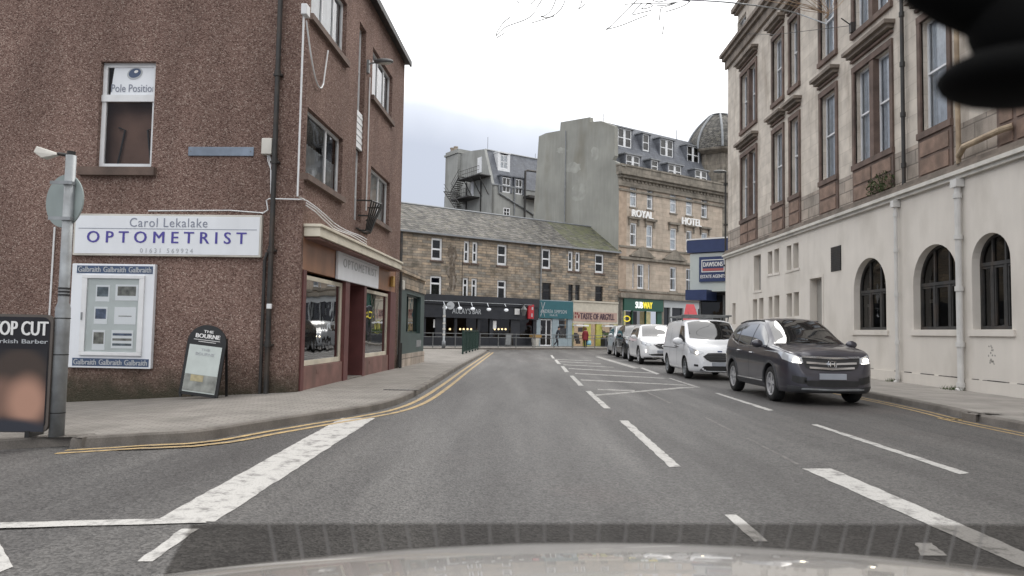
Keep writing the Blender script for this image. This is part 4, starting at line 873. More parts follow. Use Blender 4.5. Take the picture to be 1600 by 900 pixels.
for a, c, d, e, sp in ar:
    y = .13; b = MB(); n = 18; mid = (a+c)/2
    def curve(t, ins=0): return (mid+((c-a)/2-ins)*math.cos(t), sp+(e-sp-ins)*math.sin(t)**.92)
    fw = .07
    b.box(a, a+fw, y-.05, y+.02, d, sp); b.box(c-fw, c, y-.05, y+.02, d, sp); b.box(a+fw, c-fw, y-.05, y+.02, d, d+.09)
    b.box(a+fw, c-fw, y-.06, y+.03, sp-.04, sp+.05)
    for k in range(n):
        p, q, p2, q2 = curve(PI-PI*k/n), curve(PI-PI*(k+1)/n), curve(PI-PI*k/n, fw), curve(PI-PI*(k+1)/n, fw)
        b.add([(p[0], y-.05, p[1]), (q[0], y-.05, q[1]), (q2[0], y-.05, q2[1]), (p2[0], y-.05, p2[1]), (p[0], y+.02, p[1]), (q[0], y+.02, q[1]), (q2[0], y+.02, q2[1]), (p2[0], y+.02, p2[1])], [(0, 1, 2, 3), (7, 6, 5, 4), (3, 2, 6, 7)])
    w3 = (c-a)/3
    for k in (1, 2):
        x = a+w3*k; b.box(x-.045, x+.045, y-.052, y+.022, d+.09, sp-.04); b.box(x-.03, x+.03, y-.045, y+.015, sp+.05, curve(math.acos(((x-mid)/((c-a)/2))))[1]-.02)
    for k in range(3): 
        x0, x1 = a+w3*k+.06, a+w3*(k+1)-.06; z0, z1_ = d+.1, sp-.05
        b.box(x0, x0+.04, y-.04, y+.01, z0, z1_); b.box(x1-.04, x1, y-.04, y+.01, z0, z1_); b.box(x0+.04, x1-.04, y-.04, y+.01, z1_-.05, z1_)
    w = b.build('arched_window', 'iron', RB_)
    pts = [(a, y, d), (c, y, d)]+[(curve(PI*k/n)[0], y, curve(PI*k/n)[1]) for k in range(n+1)]
    MB().poly(pts).build('pane', 'darkglass', w, fix=False)
    if a < ar[2][1]: MB().box(a+.2, a+.42, y+.1, y+.11, d+.75, d+.85).box(a+.2, a+.4, y+.1, y+.11, d+1.3, d+1.38).build('sticker', 'offwhite', w)
    b = MB(); b.box(a-.12, c+.12, -.17, -.118, d-.16, d-.01); b.build('sill', 'render', w)
# base course with dirty edge
MB().box(-.02, UE, -.15, -.121, -.05, .42).build('plinth', 'render', RB_)
b = MB(); random.seed(3)
for k in range(70): 
    u = random.uniform(14, 40); b.box(u, u+random.uniform(.1, .5), -.153, -.12, .42, .428+random.uniform(0, .012))
b.build('plinth_crack', 'iron', RB_)
# string course / gutter
b = MB(); b.box(-.1, UE, -.22, .0, ZC, ZC+.1); b.box(-.1, UE, -.30, .0, ZC+.1, ZC+.2); b.build('cornice', 'offwhite', RB_)
b = MB(); b.box(-.1, UE, -.26, .0, ZC+.2, ZC+.28); b.box(-.08, UE, -.16, .0, ZC+.28, ZC+.42); b.build('cornice', 'gutterstone', RB_)
# window surrounds, windows
for i, (a, c, n) in enumerate(bays):
    for fl, (zb0, zt0) in enumerate(((z1, z1t), (z2, z2t))):
        b = MB(); s = .16
        b.box(a-s, a, -.06, .04, zb0-.02, zt0+.0); b.box(c, c+s, -.06, .04, zb0-.02, zt0); b.box(a-s, c+s, -.07, .04, zt0, zt0+.2)
        b.box(a-s-.02, c+s+.02, -.10, .03, zb0-.2, zb0-.02)
        if n == 2: b.box((a+c)/2-.13, (a+c)/2+.13, -.04, .2, zb0, zt0)
        b.box(a-s-.03, c+s+.03, -.10, .03, zt0+.36, zt0+.44)
        sr = b.build('window_surround', 'redstone', RB_)
        b = MB(); b.box(a-s-.14, c+s+.14, -.34, .02, zt0+.62, zt0+.74); b.box(a-s-.06, c+s+.06, -.22, .02, zt0+.5, zt0+.62); b.build('hood', 'gutterstone', sr)
        if fl == 0:
            zz = zb0-.2; h = zz-(ZC+.45)
            b = MB(); b.box(a-s, c+s, -.05, .03, zz-h, zz); b.build('apron', 'redstone', sr)
            b = MB(); m_ = (a+c)/2; spans = [(a-s+.12, c+s-.12)] if n == 1 else [(a-s+.12, m_-.07), (m_+.07, c+s-.12)]
            for p, q in spans: b.box(p, q, -.075, -.051, zz-h*.48, zz-.1); b.box(p, q, -.075, -.051, zz-h+.05, zz-h*.56)
            b.build('panel', 'redpanel', sr)
        spans = [(a, c)] if n == 1 else [(a, (a+c)/2-.13), ((a+c)/2+.13, c)]
        for p, q in spans: window(RB_, (p, q, zb0, zt0), .16, [], [.52], .07, 'white', 'glass', 'full' if (i+fl) % 3 else 'left', sash=.03)
# roof cornice and attic
b = MB(); b.box(-.2, UE, -.28, .0, ZR-.02, ZR+.2); b.box(-.3, UE, -.4, .0, ZR+.2, ZR+.38); b.box(-.15, UE, -.14, .0, ZR-.45, ZR-.02); b.build('eaves_cornice', 'gutterstone', RB_)
aw = RR(1152, 1166, 40, 72, depth=.5); aw = (aw[0], aw[1], ZR+.75, ZR+2.1)
b = MB(); wall_panel(b, .15, 6.2, ZR+.3, 18.9, [aw], .2, .5); hull(b, .15, 6.2, ZR+.3, 18.9, 13, y=.5); b.build('attic_wall', 'palestone', RB_)
window(RB_, aw, .62, [.5], [.5], .06, 'white', 'glass', 'sides')
b = MB(); b.box(-.15, 6.4, .2, .9, 18.9, 19.15); b.box(-.02, 6.3, .33, 13, 18.75, 18.9); b.build('attic_cornice', 'gutterstone', RB_)
b = MB(); b.add([(6.2, .7, ZR+.3), (UE, .7, ZR+.3), (UE, 3.4, ZR+4.2), (6.2, 3.4, ZR+4.2), (6.2, 13, ZR+4.2), (UE, 13, ZR+4.2)], [(0, 1, 2, 3), (3, 2, 5, 4)]); b.add([(.3, .9, 19.1), (6.2, .9, 19.1), (6.2, 3.2, 20.6), (.3, 3.2, 20.6)], [(0, 1, 2, 3)]); b.build('roof', 'blueslate', RB_)
b = MB(); b.box(0, UE, -.2, 0, ZR+.38, ZR+.5); b.build('parapet_gutter', 'lead', RB_)
# downpipes
for px_, r_, y0 in ((1413, .05, 0), (1513, .075, 0)):
    u = RF.uv(px_, 450)[0]; b = MB(); b.tube([(u, -.23, .15), (u, -.23, ZC-.1)], r_, 12)
    for z in (.2, 1.2, 2.6, 3.9, ZC-.5): b.tube([(u, -.23, z), (u, -.23, z+.12)], r_*1.35, 12)
    b.box(u-r_*1.8, u+r_*1.8, -.34, -.13, ZC-.22, ZC-.02); b.tube([(u, -.23, .16), (u, -.33, .1)], r_, 10); b.build('downpipe', 'pipewhite', RB_, smooth=False)
u = RF.uv(1417, 160)[0]; b = MB(); b.tube([(u, -.12, ZC+.4), (u, -.12, ZR-.4)], .055, 10)
for k in range(7): z = ZC+.9+1.5*k; b.tube([(u, -.12, z), (u, -.12, z+.14)], .075, 10)
b.build('downpipe', 'iron', RB_)
u1, zz1 = RF.uv(1507, 165); u2, zz2 = RF.uv(1507, 240); b = MB(); b.tube([(u2, -.15, ZC+.4), (u2, -.15, ZC+7)], .06, 10)
ua, za = RF.uv(1510, 238); ub, zb2 = RF.uv(1582, 200); b.tube([(ua, -.2, za-.1), (ua+.35, -.28, za+.05), (ub, -.28, zb2-.05), (ub+.15, -.1, zb2)], .075, 10)
b.build('soil_pipe', mat('rusty cream pipe', (.36, .28, .19), .7, var=.25, vs=3, dirt=.6, dcol=(.14, .08, .05), ds=2.5), RB_)
# stain mark on the render near the right edge
# far corner street lamp on bracket
u, z = RF.uv(1139, 270); P = RF.M @ Vector((0, 0, z))
wl = thing('wall_lamp', 'dark grey street lantern bracketed on the far corner of the pale stone building', 'street lamp', (11.3, 39.3, P.z), 0)
MB().tube([(0, 0, -5.6), (0, 0, .15)], .05).build('pole', 'iron', wl); MB().ball((-.3, 0, .12), (.38, .16, .09), 9).build('lantern', 'rail', wl, smooth=True)
b = MB()
for k in range(3): b.box(-.09, .12, -.09, .09, -5+2.2*k, -4.92+2.2*k)
b.build('clamp', 'iron', wl)
# weeds rooted on the string course
u, z = RF.uv(1385, 292); wd_ = thing('weed_clump', 'bushy green weed rooted on the ledge below the double stone window', 'plant', RF.M @ Vector((u, -.15, ZC+.42)), RF.rot)
random.seed(5); b = MB(); s_ = MB()
for k in range(420):
    a_ = random.uniform(0, 2*PI); rr_ = random.random()**.5; p = Vector((rr_*math.cos(a_)*.8, -.05+rr_*math.sin(a_)*.22, random.random()*.75*(1-rr_*.55)))
    q = Matrix.Rotation(random.uniform(0, 6.3), 3, 'Z') @ Matrix.Rotation(random.uniform(-1, 1), 3, 'X'); l = random.uniform(.03, .07)
    b.add([p+q @ Vector(v) for v in ((-l*.4, 0, 0), (0, -l, 0), (l*.4, 0, 0), (0, l, 0))], [(0, 1, 2, 3)])
b.build('leaves', 'moss', wd_, fix=False)
for k in range(14): a_ = random.uniform(-.7, .7); s_.tube([(a_*.2, 0, 0), (a_*.6, -.05, .3), (a_, -.08, random.uniform(.35, .6))], .006, 4)
s_.build('stems', 'moss', wd_)
def weed(x, y, n, r, lab):
    t = thing('weed_clump', lab, 'plant', (x, y, .12)); b = MB()
    for k in range(n):
        a_ = random.uniform(0, 2*PI); p = Vector((random.gauss(0, r), random.gauss(0, r*1.2), 0)); l = random.uniform(.05, .13)
        b.add([p+Vector((-.008, 0, 0)), p+Vector((.008, 0, 0)), p+Vector((math.cos(a_)*l*.5, math.sin(a_)*l*.5, l))], [(0, 1, 2)])
    b.build('blades', 'moss', t, fix=False)
weed(11.2, RO.y-RF.uv(1408, 600)[0], 60, .12, 'tuft of weeds at the foot of the thin pale drainpipe')
weed(11.15, RO.y-RF.uv(1508, 612)[0], 80, .14, 'tuft of weeds at the foot of the thick pale drainpipe')
# graffiti-like scuff on the wall
u, z = RF.uv(1557, 550); b = MB(); random.seed(9)
for k in range(16):
    c_ = (u+random.gauss(0, .05), z+random.uniform(-.28, .25)); b.poly([(c_[0]+random.uniform(.5, 1)*.035*math.cos(t), -.1215, c_[1]+random.uniform(.5, 1)*.035*math.sin(t)) for t in [2*PI*q/7 for q in range(7)]])
b.build('scuff', mat('grey scuff', (.30, .285, .26), .9), RB_, fix=False)

# =================================================================== TERRACE
FA = 54.7
TF = Face((-8.21, 56.26), FA); SH = 22.0
TB = thing('terrace_building', 'long low two-storey-over-shops sandstone terrace with a slate roof', 'building', TF.O, TF.rot)
ZE = 9.0; zs = 4.15; TL = -14; TR = 22.0
wins = [(674, 691.5, 370.5, 405, 's'), (725, 747, 375.5, 410, 'd'), (777, 792.5, 381.5, 413, 's'), (847, 861, 388.5, 419, 's'), (888, 907, 391.5, 425, 'd'), (930, 944, 397, 427, 's'),
        (672, 690.5, 430, 468, 's'), (723, 746, 433, 470, 'd'), (777, 791.5, 438, 472.5, 's'), (847, 861, 440.5, 471, 'o'), (888, 906, 444, 476, 'od'), (930, 942, 447.5, 477, 'o')]
WR = [rect(TF, a, b_, c, d)+(k,) for a, b_, c, d, k in wins]
for grp in (range(0, 6), range(6, 12)):
    za = sum(WR[i][2] for i in grp)/6; zb3 = sum(WR[i][3] for i in grp)/6; print('terr row', za, zb3, [round(WR[i][2]-za, 2) for i in grp])
    for i in grp: WR[i] = (WR[i][0], WR[i][1], za, zb3, WR[i][4])
b = MB(); wall_panel(b, TL, TR, zs, ZE, [w[:4] for w in WR], .22); hull(b, TL, TR, zs, ZE, 8, top=False)
b.poly([(TR, 0, ZE), (TR, 8, ZE), (TR, 4, ZE+2.6)]); b.poly([(TL, 0, ZE), (TL, 8, ZE), (TL, 4, ZE+2.6)])
b.quad((TL, 8, 0), (TR, 8, 0), (TR, 8, zs), (TL, 8, zs)); b.build('wall', 'sand', TB)
for i, w in enumerate(WR):
    k = w[4]; fr = 'white' if 'o' not in k else 'iron'
    if 'd' in k:
        m_ = (w[0]+w[1])/2; MB().box(m_-.13, m_+.13, 0, .25, w[2], w[3]).build('mullion', 'sand', TB); sp2 = [(w[0], m_-.13), (m_+.13, w[1])]
    else: sp2 = [(w[0], w[1])]
    for p, q in sp2: window(TB, (p, q, w[2], w[3]), .12, [], [.5 if i < 6 else .66], .17 if fr == 'white' else .09, fr, 'darkglass', 'half' if i in (2, 10) else None, sill=('redstone' if i < 6 else None))
zr = TF.uv(930, 354, 4)[1]; zl = TF.uv(700, 328, 4)[1]; print('ridge', zr, zl)
ZRG = (zr+zl)/2; ur = TF.uv(931, 353, 4)[0]
b = MB(); um = 16.5
b.add([(TL, -.25, ZE-.02), (um, -.25, ZE-.02), (um, 4, ZRG), (TL, 4, ZRG), (TL, 8.2, ZE), (um, 8.2, ZE)], [(0, 1, 2, 3), (3, 2, 5, 4)]); b.build('roof', 'slate', TB)
b = MB(); b.add([(um, -.25, ZE-.02), (TR+.15, -.25, ZE-.02), (ur, 4, ZRG), (um, 4, ZRG), (TR+.15, 8.2, ZE), (um, 8.2, ZE)], [(0, 1, 2, 3), (3, 2, 4, 5), (1, 4, 2)]); b.build('roof', 'mossslate', TB)
MB().tube([(TL, 4, ZRG+.02), (ur, 4, ZRG+.02)], .09, 6).build('ridge', 'lead', TB)
MB().tube([(ur, 4, ZRG+.02), (TR+.15, -.2, ZE+.03)], .09, 6).build('ridge', 'mossslate', TB)
b = MB(); b.box(TL, TR+.1, -.36, -.18, ZE-.14, ZE-.0); b.build('gutter', 'lead', TB); 
u = TF.uv(844, 430)[0]; MB().tube([(u, -.12, zs), (u, -.12, ZE-.4), (u-.1, -.3, ZE-.1)], .06).build('downpipe', 'lead', TB)
u = TF.uv(633, 400)[0]; MB().tube([(u-.4, -.12, zs), (u-.4, -.12, ZE-.2)], .11).build('downpipe', 'iron', TB)
u = TF.uv(722, 420)[0]; MB().tube([(u, -.05, zs), (u, -.05, ZE-1.0)], .02, 5).build('cable', 'iron', TB)
# black damp streak
u = TF.uv(706, 420)[0]; b = MB(); random.seed(2); n = 26
L_ = [(-.28-.14*random.random()-.1*math.sin(i*.5), ZE-.9-(ZE-.9-zs-.4)*i/n) for i in range(n+1)]; R2 = [(.28+.16*random.random()+.1*math.sin(i*.4), L_[i][1]) for i in range(n+1)]
for i in range(n): b.quad((u+L_[i][0], -.006, L_[i][1]), (u+R2[i][0], -.006, R2[i][1]), (u+R2[i+1][0], -.006, R2[i+1][1]), (u+L_[i+1][0], -.006, L_[i+1][1]))
b.build('damp_stain', mat('brown-black damp', (.12, .097, .075), .95, var=.5, vs=5, dirt=1.0, dcol=(.28, .25, .215), ds=4), TB, fix=False)

def tub(px, py, depth=0): return TF.uv(px, py, depth)
def shopbase(name, u0, u1, m, z1=zs):
    b = MB(); return b, u0, u1
ub0, ub1 = TL, tub(838, 520)[0]; uh1 = tub(894, 520)[0]; ut1 = TR
# bar
b = MB(); zf0, zf1 = tub(760, 498)[1], tub(760, 473)[1]; print('bar fascia', zf0, zf1)
b.box(ub0, ub1, -.25, .0, zf0, zf1-.25); b.box(ub0, ub1, -.4, .0, zf1-.25, zs+.03)
def cut(mb, spans, u0, u1, z0, z1, y0=0, y1=.2):
    x = u0
    for a, c in spans: mb.box(x, a, y0, y1, z0, z1); x = c
    mb.box(x, u1, y0, y1, z0, z1)
bp_ = [(tub(665, 520)[0], tub(680, 520)[0]), (tub(697, 520)[0], tub(710, 520)[0]), (tub(714, 520)[0], tub(746, 520)[0]), (tub(750, 520)[0], tub(765, 520)[0]), (tub(770, 520)[0], tub(798, 520)[0]), (tub(812, 520)[0], tub(833, 520)[0])]
cut(b, bp_, ub0, ub1, .1, zf0); b.box(ub0, ub1, .02, .15, .1, .85); bar = b.build('bar_front', 'charcoal', TB)
for a, c in bp_: MB().quad((a, .12, .85), (c, .12, .85), (c, .12, zf0), (a, .12, zf0)).build('pane', 'darkglass', bar, fix=False)
text_mesh("AULAY'S BAR", 'paleletter', bar, (tub(704, 487)[0], tub(749, 487)[0], tub(726, 490.5)[1], tub(726, 482)[1]), -.26, .02, bold=.006)
b = MB(); zl = tub(750, 474)[1]; b.tube([(tub(650, 475)[0], -.5, zl+.02), (tub(826, 480)[0], -.5, zl+.02)], .03, 6); b.build('lamp_rail', 'galv', bar)
lampm = mat('warm lit bulb', (1, .78, .45), .4, emit=4); lampw = mat('pale lamp head', (.75, .78, .82), .4, emit=.25)
for i, px_ in enumerate((688, 711, 731, 756, 783)):
    u = tub(px_, 480)[0]; MB().ball((u, -.75, tub(px_, 481+(px_-688)*.04)[1]), (.2, .16, .13), 7).tube([(u, -.7, tub(px_, 479)[1]), (u, -.5, zl+.02)], .025, 5).build('spotlight', lampw, bar, smooth=True)
b = MB()
for px_ in (681, 703, 719, 724.5, 730.5, 736, 773, 779, 784.5, 790): u, z = tub(px_, 514.3, .5); b.ball((u, .5, z), .085, 6)
b.build('bar_lights', lampm, bar)
b = MB(); b.quad((ub0, 2.5, .1), (ub1, 2.5, .1), (ub1, 2.5, zs), (ub0, 2.5, zs)); b.build('bar_interior', mat('dim brown bar', (.09, .06, .05), .9, var=.6, vs=1.5), bar)
b = MB()
for px_, py_ in ((681, 505), (772, 507)): u, z = tub(px_, py_, .1); b.box(u-.22, u+.22, .08, .1, z-.35, z+.3)
build_each(b, 'menu_card', 'letterwhite', bar)
u, z = tub(805, 487); b = MB(); b.box(u-.25, u+.25, -.3, -.26, z-.25, z+.25); b.build('wall_notice', 'letterwhite', bar)
# lantern
u, z = tub(811, 487); t = thing('wall_lantern', 'old grey glass lantern hanging on the bar front near the red sign', 'lantern', TF.M @ Vector((u, -.7, z)), TF.rot)
MB().lathe([(.12, -.35), (.27, .12), (.3, .14), (.3, .18), (.1, .42), (.04, .5), (.04, .62)], n=6).build('lantern_body', 'rail', t); MB().tube([(0, 0, .6), (0, .4, .7), (0, .7, .7)], .03).build('bracket', 'iron', t)
u, z = tub(825, 488); t = thing('hanging_sign', 'red projecting sign with pale marks at the end of the bar front', 'sign', TF.M @ Vector((u, -.26, z)), TF.rot)
MB().box(-.3, .3, -.2, 0, -.55, .65).build('board', 'red', t, bevel=.02); each('mark', 'paleletter', t, [MB().box(.05, .2, -.21, -.2, .2, .45), MB().box(.02, .14, -.21, -.2, -.4, -.1)])
# hairdresser
b = MB(); a0, a1 = ub1+.02, uh1
hd = [(tub(844, 520)[0], tub(863, 520)[0]), (tub(873, 520)[0], tub(887, 520)[0])]
zhf0, zhf1 = tub(865, 498)[1], tub(865, 480.5)[1]
cut(b, hd, a0, a1, .1, zhf0); b.box(hd[1][0], hd[1][1], .02, .15, .1, .8); b.box(a0, a1, -.04, .2, zhf0, zs+.02); hair = b.build('hair_salon_front', 'bluegrey', TB)
MB().box(a0+.15, a1-.02, -.12, -.041, zhf0+.02, zs-.05).build('fascia', 'teal', hair)
text_mesh('ANDREA SIMPSON', 'paleletter', hair, (tub(843, 486)[0], tub(884, 486)[0], tub(863, 489.5)[1], tub(863, 484)[1]), -.125, .01, bold=.004, space=1.1)
text_mesh('HAIR', 'paleletter', hair, (tub(858, 486)[0], tub(870, 486)[0], tub(864, 494.2)[1], tub(864, 491)[1]), -.125, .01, bold=.004, space=1.4)
MB().tube([(a0+.3, -.13, zhf0+.15), (a0+.75, -.13, zs-.2)], .03, 5).tube([(a0+.75, -.13, zhf0+.15), (a0+.35, -.13, zs-.2)], .03, 5).build('scissors_mark', 'paleletter', hair)
window(hair, (hd[0][0], hd[0][1], .15, zhf0-.05), .1, [.55], [.42], .1, 'white', 'darkglass', None, name='glazed_door')
window(hair, (hd[1][0], hd[1][1], .8, zhf0-.05), .1, [], [.72], .07, 'bluegrey', 'darkglass', 'half')
MB().quad((a0, 2.5, .1), (a1, 2.5, .1), (a1, 2.5, zs), (a0, 2.5, zs)).build('salon_interior', mat('grey salon interior', (.22, .22, .23), .9, var=.5, vs=1.5), hair)
b = MB(); 
for (px_, py_, s_) in ((844.5, 511, .16), (853, 511, .1), (844, 515, .14)): u, z = tub(px_, py_, .3); b.ball((u, .3, z), s_, 6)
b.build('salon_lights', lampw, hair)
# gift shop
b = MB(); a0, a1 = uh1+.02, ut1
yel = mat('yellow painted frame', (.48, .46, .10), .5, var=.15); zt0, zt1 = tub(930, 501)[1], tub(930, 483)[1]
gd = [(tub(896.5, 520)[0], tub(913, 520)[0]), (tub(923, 520)[0], tub(932, 520)[0]), (tub(941, 520)[0], tub(960, 520)[0])]
cut(b, gd, a0, a1, .1, zt0-.3); tst = build_each(b, 'gift_shop_front', yel, TB)[0]
b = MB(); b.box(a0, a1, -.05, .2, zt0-.3, zs+.02); b.box(a0-.05, a1, -.15, .1, zs-.02, zs+.12); b.build('fascia', mat('cream fascia', (.50, .46, .38), .6, var=.1), tst)
MB().box(tub(895.5, 495)[0], tub(963, 495)[0], -.1, -.051, tub(930, 502.5)[1], tub(930, 488)[1]).build('sign_board', mat('salmon sign board', (.42, .29, .24), .6, var=.08), tst)
text_mesh('TASTE OF ARGYLL', mat('dark purple letters', (.07, .035, .05), .5), tst, (tub(905.5, 495)[0], tub(958.5, 495)[0], tub(932, 499.5)[1], tub(932, 490)[1]), -.12, .02, bold=.05)
b = MB()
for (px_, py_) in ((898, 489.5), (901, 490), (903.5, 493), (898, 495), (903, 495.5)): u, z = tub(px_, py_); b.box(u-.07, u+.07, -.12, -.1, z-.1, z+.1)
b.build('sign_motif', mat('dark red motif', (.2, .03, .03), .5), tst)
for a, c in gd: MB().quad((a, .12, .2), (c, .12, .2), (c, .12, zt0-.3), (a, .12, zt0-.3)).build('pane', 'glass', tst, fix=False)
b = MB(); b.box(gd[0][0]-.1, gd[0][1]+.1, -.5, 0, zt0-.55, zt0-.4); b.box(gd[2][0]-.1, gd[2][1]+.1, -.5, 0, zt0-.55, zt0-.4); b.build('awning_case', 'letterwhite', tst)
MB().quad((a0, 1.1, .1), (a1, 1.1, .1), (a1, 1.1, zs), (a0, 1.1, zs)).build('lit_window_display', mat('lit colourful window display', (.55, .40, .26), .9, var=.8, vs=1.6, fine=.5, fs=3, emit=.5), tst)
b = MB(); random.seed(11)
for a, c in (gd[0], gd[2]):
    for k in range(14): u = random.uniform(a, c); z = random.uniform(.4, 1.6); b.box(u-.15, u+.15, .4, .7, z-.15, z+random.uniform(.05, .3))
b.build('goods', mat('dark goods', (.10, .07, .06), .8, var=.7, vs=3), tst)
# drum planter outside the gift shop
u = tub(938, 533)[0]; P = TF.M @ Vector((u+.2, -1.2, .13)); t = thing('planter', 'dark rectangular planter with low plants outside the gift shop', 'planter', P, TF.rot)
MB().box(-1, 1, -.3, .3, 0, .85).build('box', 'charcoal', t, bevel=.03); b = MB()
for k in range(160): p = Vector((random.uniform(-.9, .9), random.uniform(-.25, .25), .85+random.random()*.35)); l = .08; b.add([p, p+Vector((l, 0, l)), p+Vector((0, l, l*1.5))], [(0, 1, 2)])
b.build('plants', 'moss', t, fix=False)
# A-board and tub outside the bar
P = TF.M @ Vector((tub(783, 535)[0], -1.0, .13)); t = thing('pavement_sign', 'dark wooden A-board standing outside the black bar front', 'pavement sign', P, math.radians(-12))
b = MB(); b.add([(-.3, 0, 0), (.3, 0, 0), (.3, .32, 1.1), (-.3, .32, 1.1), (-.3, .04, 0), (.3, .04, 0), (.3, .36, 1.1), (-.3, .36, 1.1)], [(0, 1, 2, 3), (7, 6, 5, 4), (0, 4, 5, 1), (0, 3, 7, 4), (1, 5, 6, 2), (3, 2, 6, 7)]); b.build('frame', 'iron', t)
MB().add([(-.22, -.0, .15), (.22, -.0, .15), (.22, .25, .98), (-.22, .25, .98)], [(0, 1, 2, 3)]).build('board', 'rail', t, fix=False)
MB().add([(-.3, .68, 0), (.3, .68, 0), (.3, .36, 1.1), (-.3, .36, 1.1), (-.3, .72, 0), (.3, .72, 0), (.3, .4, 1.1), (-.3, .4, 1.1)], [(0, 1, 2, 3), (7, 6, 5, 4), (0, 3, 7, 4), (1, 5, 6, 2)]).build('rear_panel', 'iron', t)
P = TF.M @ Vector((tub(830, 535)[0], -.6, .13)); t = thing('litter_bin', 'pale bin with an ochre lid beside the salon entrance', 'bin', P, TF.rot)
MB().lathe([(.28, 0), (.34, .7), (.34, .75)], n=14).build('tub', 'offwhite', t); MB().box(-.38, .38, -.38, .38, .76, 1.05).build('lid', mat('ochre lid', (.35, .22, .08), .6), t, bevel=.03)

# far pavement in front of the terrace + railings
b = MB(TF.M); b.box(-30, 60, -4.2, .3, -.05, .115); tag(b.build('pavement', 'slabs'), 'pale far pavement in front of the shops across the junction', kind='structure')
b = MB(TF.M); b.box(-30, 60, -4.35, -4.203, -.05, .12); tag(b.build('kerb', 'kerb'), 'far kerb of the pavement along the row of shops', kind='structure')
band('yellow_line', 'yellow_paint', [TF.M @ Vector((-20, -4.6, 0)), TF.M @ Vector((40, -4.6, 0))], .08)
def guard(u0, u1, lab, y=-3.6, step=2.0, posts=True):
    t = thing('guard_rail', lab, 'railing', TF.M @ Vector((u0, y, .115)), TF.rot, 'grey tubular pedestrian guard rails before the shops')
    b = MB(); Lr = u1-u0
    for z in (1.05, .78, .12): b.tube([(0, 0, z), (Lr, 0, z)], .026, 6)
    b.build('rails', 'rail', t)
    n = max(1, round(Lr/step))
    for k in range(n+1): MB().tube([(Lr*k/n, 0, 0), (Lr*k/n, 0, 1.1)], .035, 6).build('post', 'rail', t)
def gu(px): return TF.uv(px, 530, -3.6)[0]
guard(gu(640), gu(745), 'grey guard rail in front of the left half of the bar, behind the pole'); guard(gu(750), gu(833), 'grey guard rail in front of the right half of the bar')
guard(gu(836), gu(894), 'grey guard rail before the pale blue hair salon'); guard(gu(895.5), gu(962), 'grey guard rail before the gift shop beside the parked cars')

# =================================================================== HOTEL
HO = TF.M @ Vector((SH+.02, 0, 0)); HF = Face((HO.x, HO.y), FA)
HB = thing('hotel_building', 'tall sandstone hotel with grey mansard roof and blank cement gable', 'building', HF.O, HF.rot)
zc = HF.uv(966, 262)[1]; ZH = 16.25; HL = 17.2
print('hotel cornice', zc, HF.uv(1121, 289)[1])
def hr(t): return rect(HF, t[0], t[1], t[2], t[3])
rA = [(984.5, 995, 289, 321.5), (1011, 1020.5, 294, 325.5), (1047, 1057, 302, 333), (1072, 1082, 306, 337), (1096, 1105.5, 311, 341)]
rB = [(984.5, 995, 347, 383), (1010, 1020, 350, 386), (1047, 1057, 355.5, 390.7), (1072, 1081.5, 360, 394), (1096, 1105.5, 364, 398)]
rC = [(996, 1006.5, 411.5, 450.7), (1047, 1057, 416, 454), (1072, 1081, 419, 456), (1100, 1110, 423, 459)]
rows_ = []
for g in (rA, rB, rC):
    q = [hr(t) for t in g]; za = sum(t[2] for t in q)/len(q); zb_ = sum(t[3] for t in q)/len(q); print('hotel row', za, zb_); rows_.append([(t[0], t[1], za, zb_) for t in q])
sl_ = [(HF.uv(988, 430)[0], HF.uv(991, 430)[0], rows_[2][0][2], rows_[2][0][3]), (HF.uv(1012.5, 430)[0], HF.uv(1015.5, 430)[0], rows_[2][0][2], rows_[2][0][3])]
hol = [t for r in rows_ for t in r]+sl_
zsh = HF.uv(1000, 463)[1]; print('hotel shop z', zsh)
b = MB(); wall_panel(b, 0, HL+4, zsh, ZH, hol, .25); hull(b, .01, HL+4, zsh, ZH, 11.5, left=False, top=False); b.build('wall', 'hotel', HB)
for j, r in enumerate(rows_):
    for i, t in enumerate(r):
        window(HB, t, .10, [], [.52], .15, 'white', 'glass', ['full', 'sides', 'full'][(i+j) % 3] if j < 2 else 'right', sill='hotel_dark')
        if j == 1: b = MB(); b.box(t[0]-.35, t[1]+.35, -.3, 0, t[3]+.35, t[3]+.55); b.box(t[0]-.25, t[0]-.08, -.15, 0, t[3]-.25, t[3]+.35); b.box(t[1]+.08, t[1]+.25, -.15, 0, t[3]-.25, t[3]+.35); b.build('hood', 'hotel_dark', HB)
        if j == 2 and i in (0, 1, 3):
            m_ = (t[0]+t[1])/2; z = t[3]+.75; b = MB(); b.prism([(m_-1.5, -.35, z), (m_+1.5, -.35, z), (m_, -.35, z+.95)], (0, .34, 0)); b.box(m_-1.6, m_+1.6, -.4, 0, z-.12, z); b.build('pediment', 'hotel_dark', HB)
for t in sl_: window(HB, t, .1, [], [.5], .1, 'white', 'darkglass', None)
b = MB()
for z, h, p in ((HF.uv(966, 384)[1], .18, .14), (HF.uv(966, 402)[1], .25, .3), (HF.uv(966, 453)[1], .2, .16), (zsh, .45, .35)): b.box(.05, HL+4, -p, 0, z-h/2, z+h/2)
b.box(-.05, HL+4, -.14, 0, 14.9, 15.1); b.build('string_course', 'hotel_dark', HB)
b = MB(); zz = ZH
b.box(-.2, HL+4, -.5, 0, zz-.15, zz+.1); b.box(-.35, HL+4.1, -.75, 0, zz+.1, zz+.35); b.box(-.1, HL+4, -.35, .3, zz+.35, zz+1.0); b.box(-.15, HL+4, -.42, .35, zz+1.0, zz+1.15); b.box(-.1, HL+4, -.2, 0, zz-.9, zz-.15)
for k in range(40): u = .2+k*.5; b.box(u, u+.28, -.28, 0, zz-.4, zz-.15)
b.build('cornice', 'hotel_dark', HB)
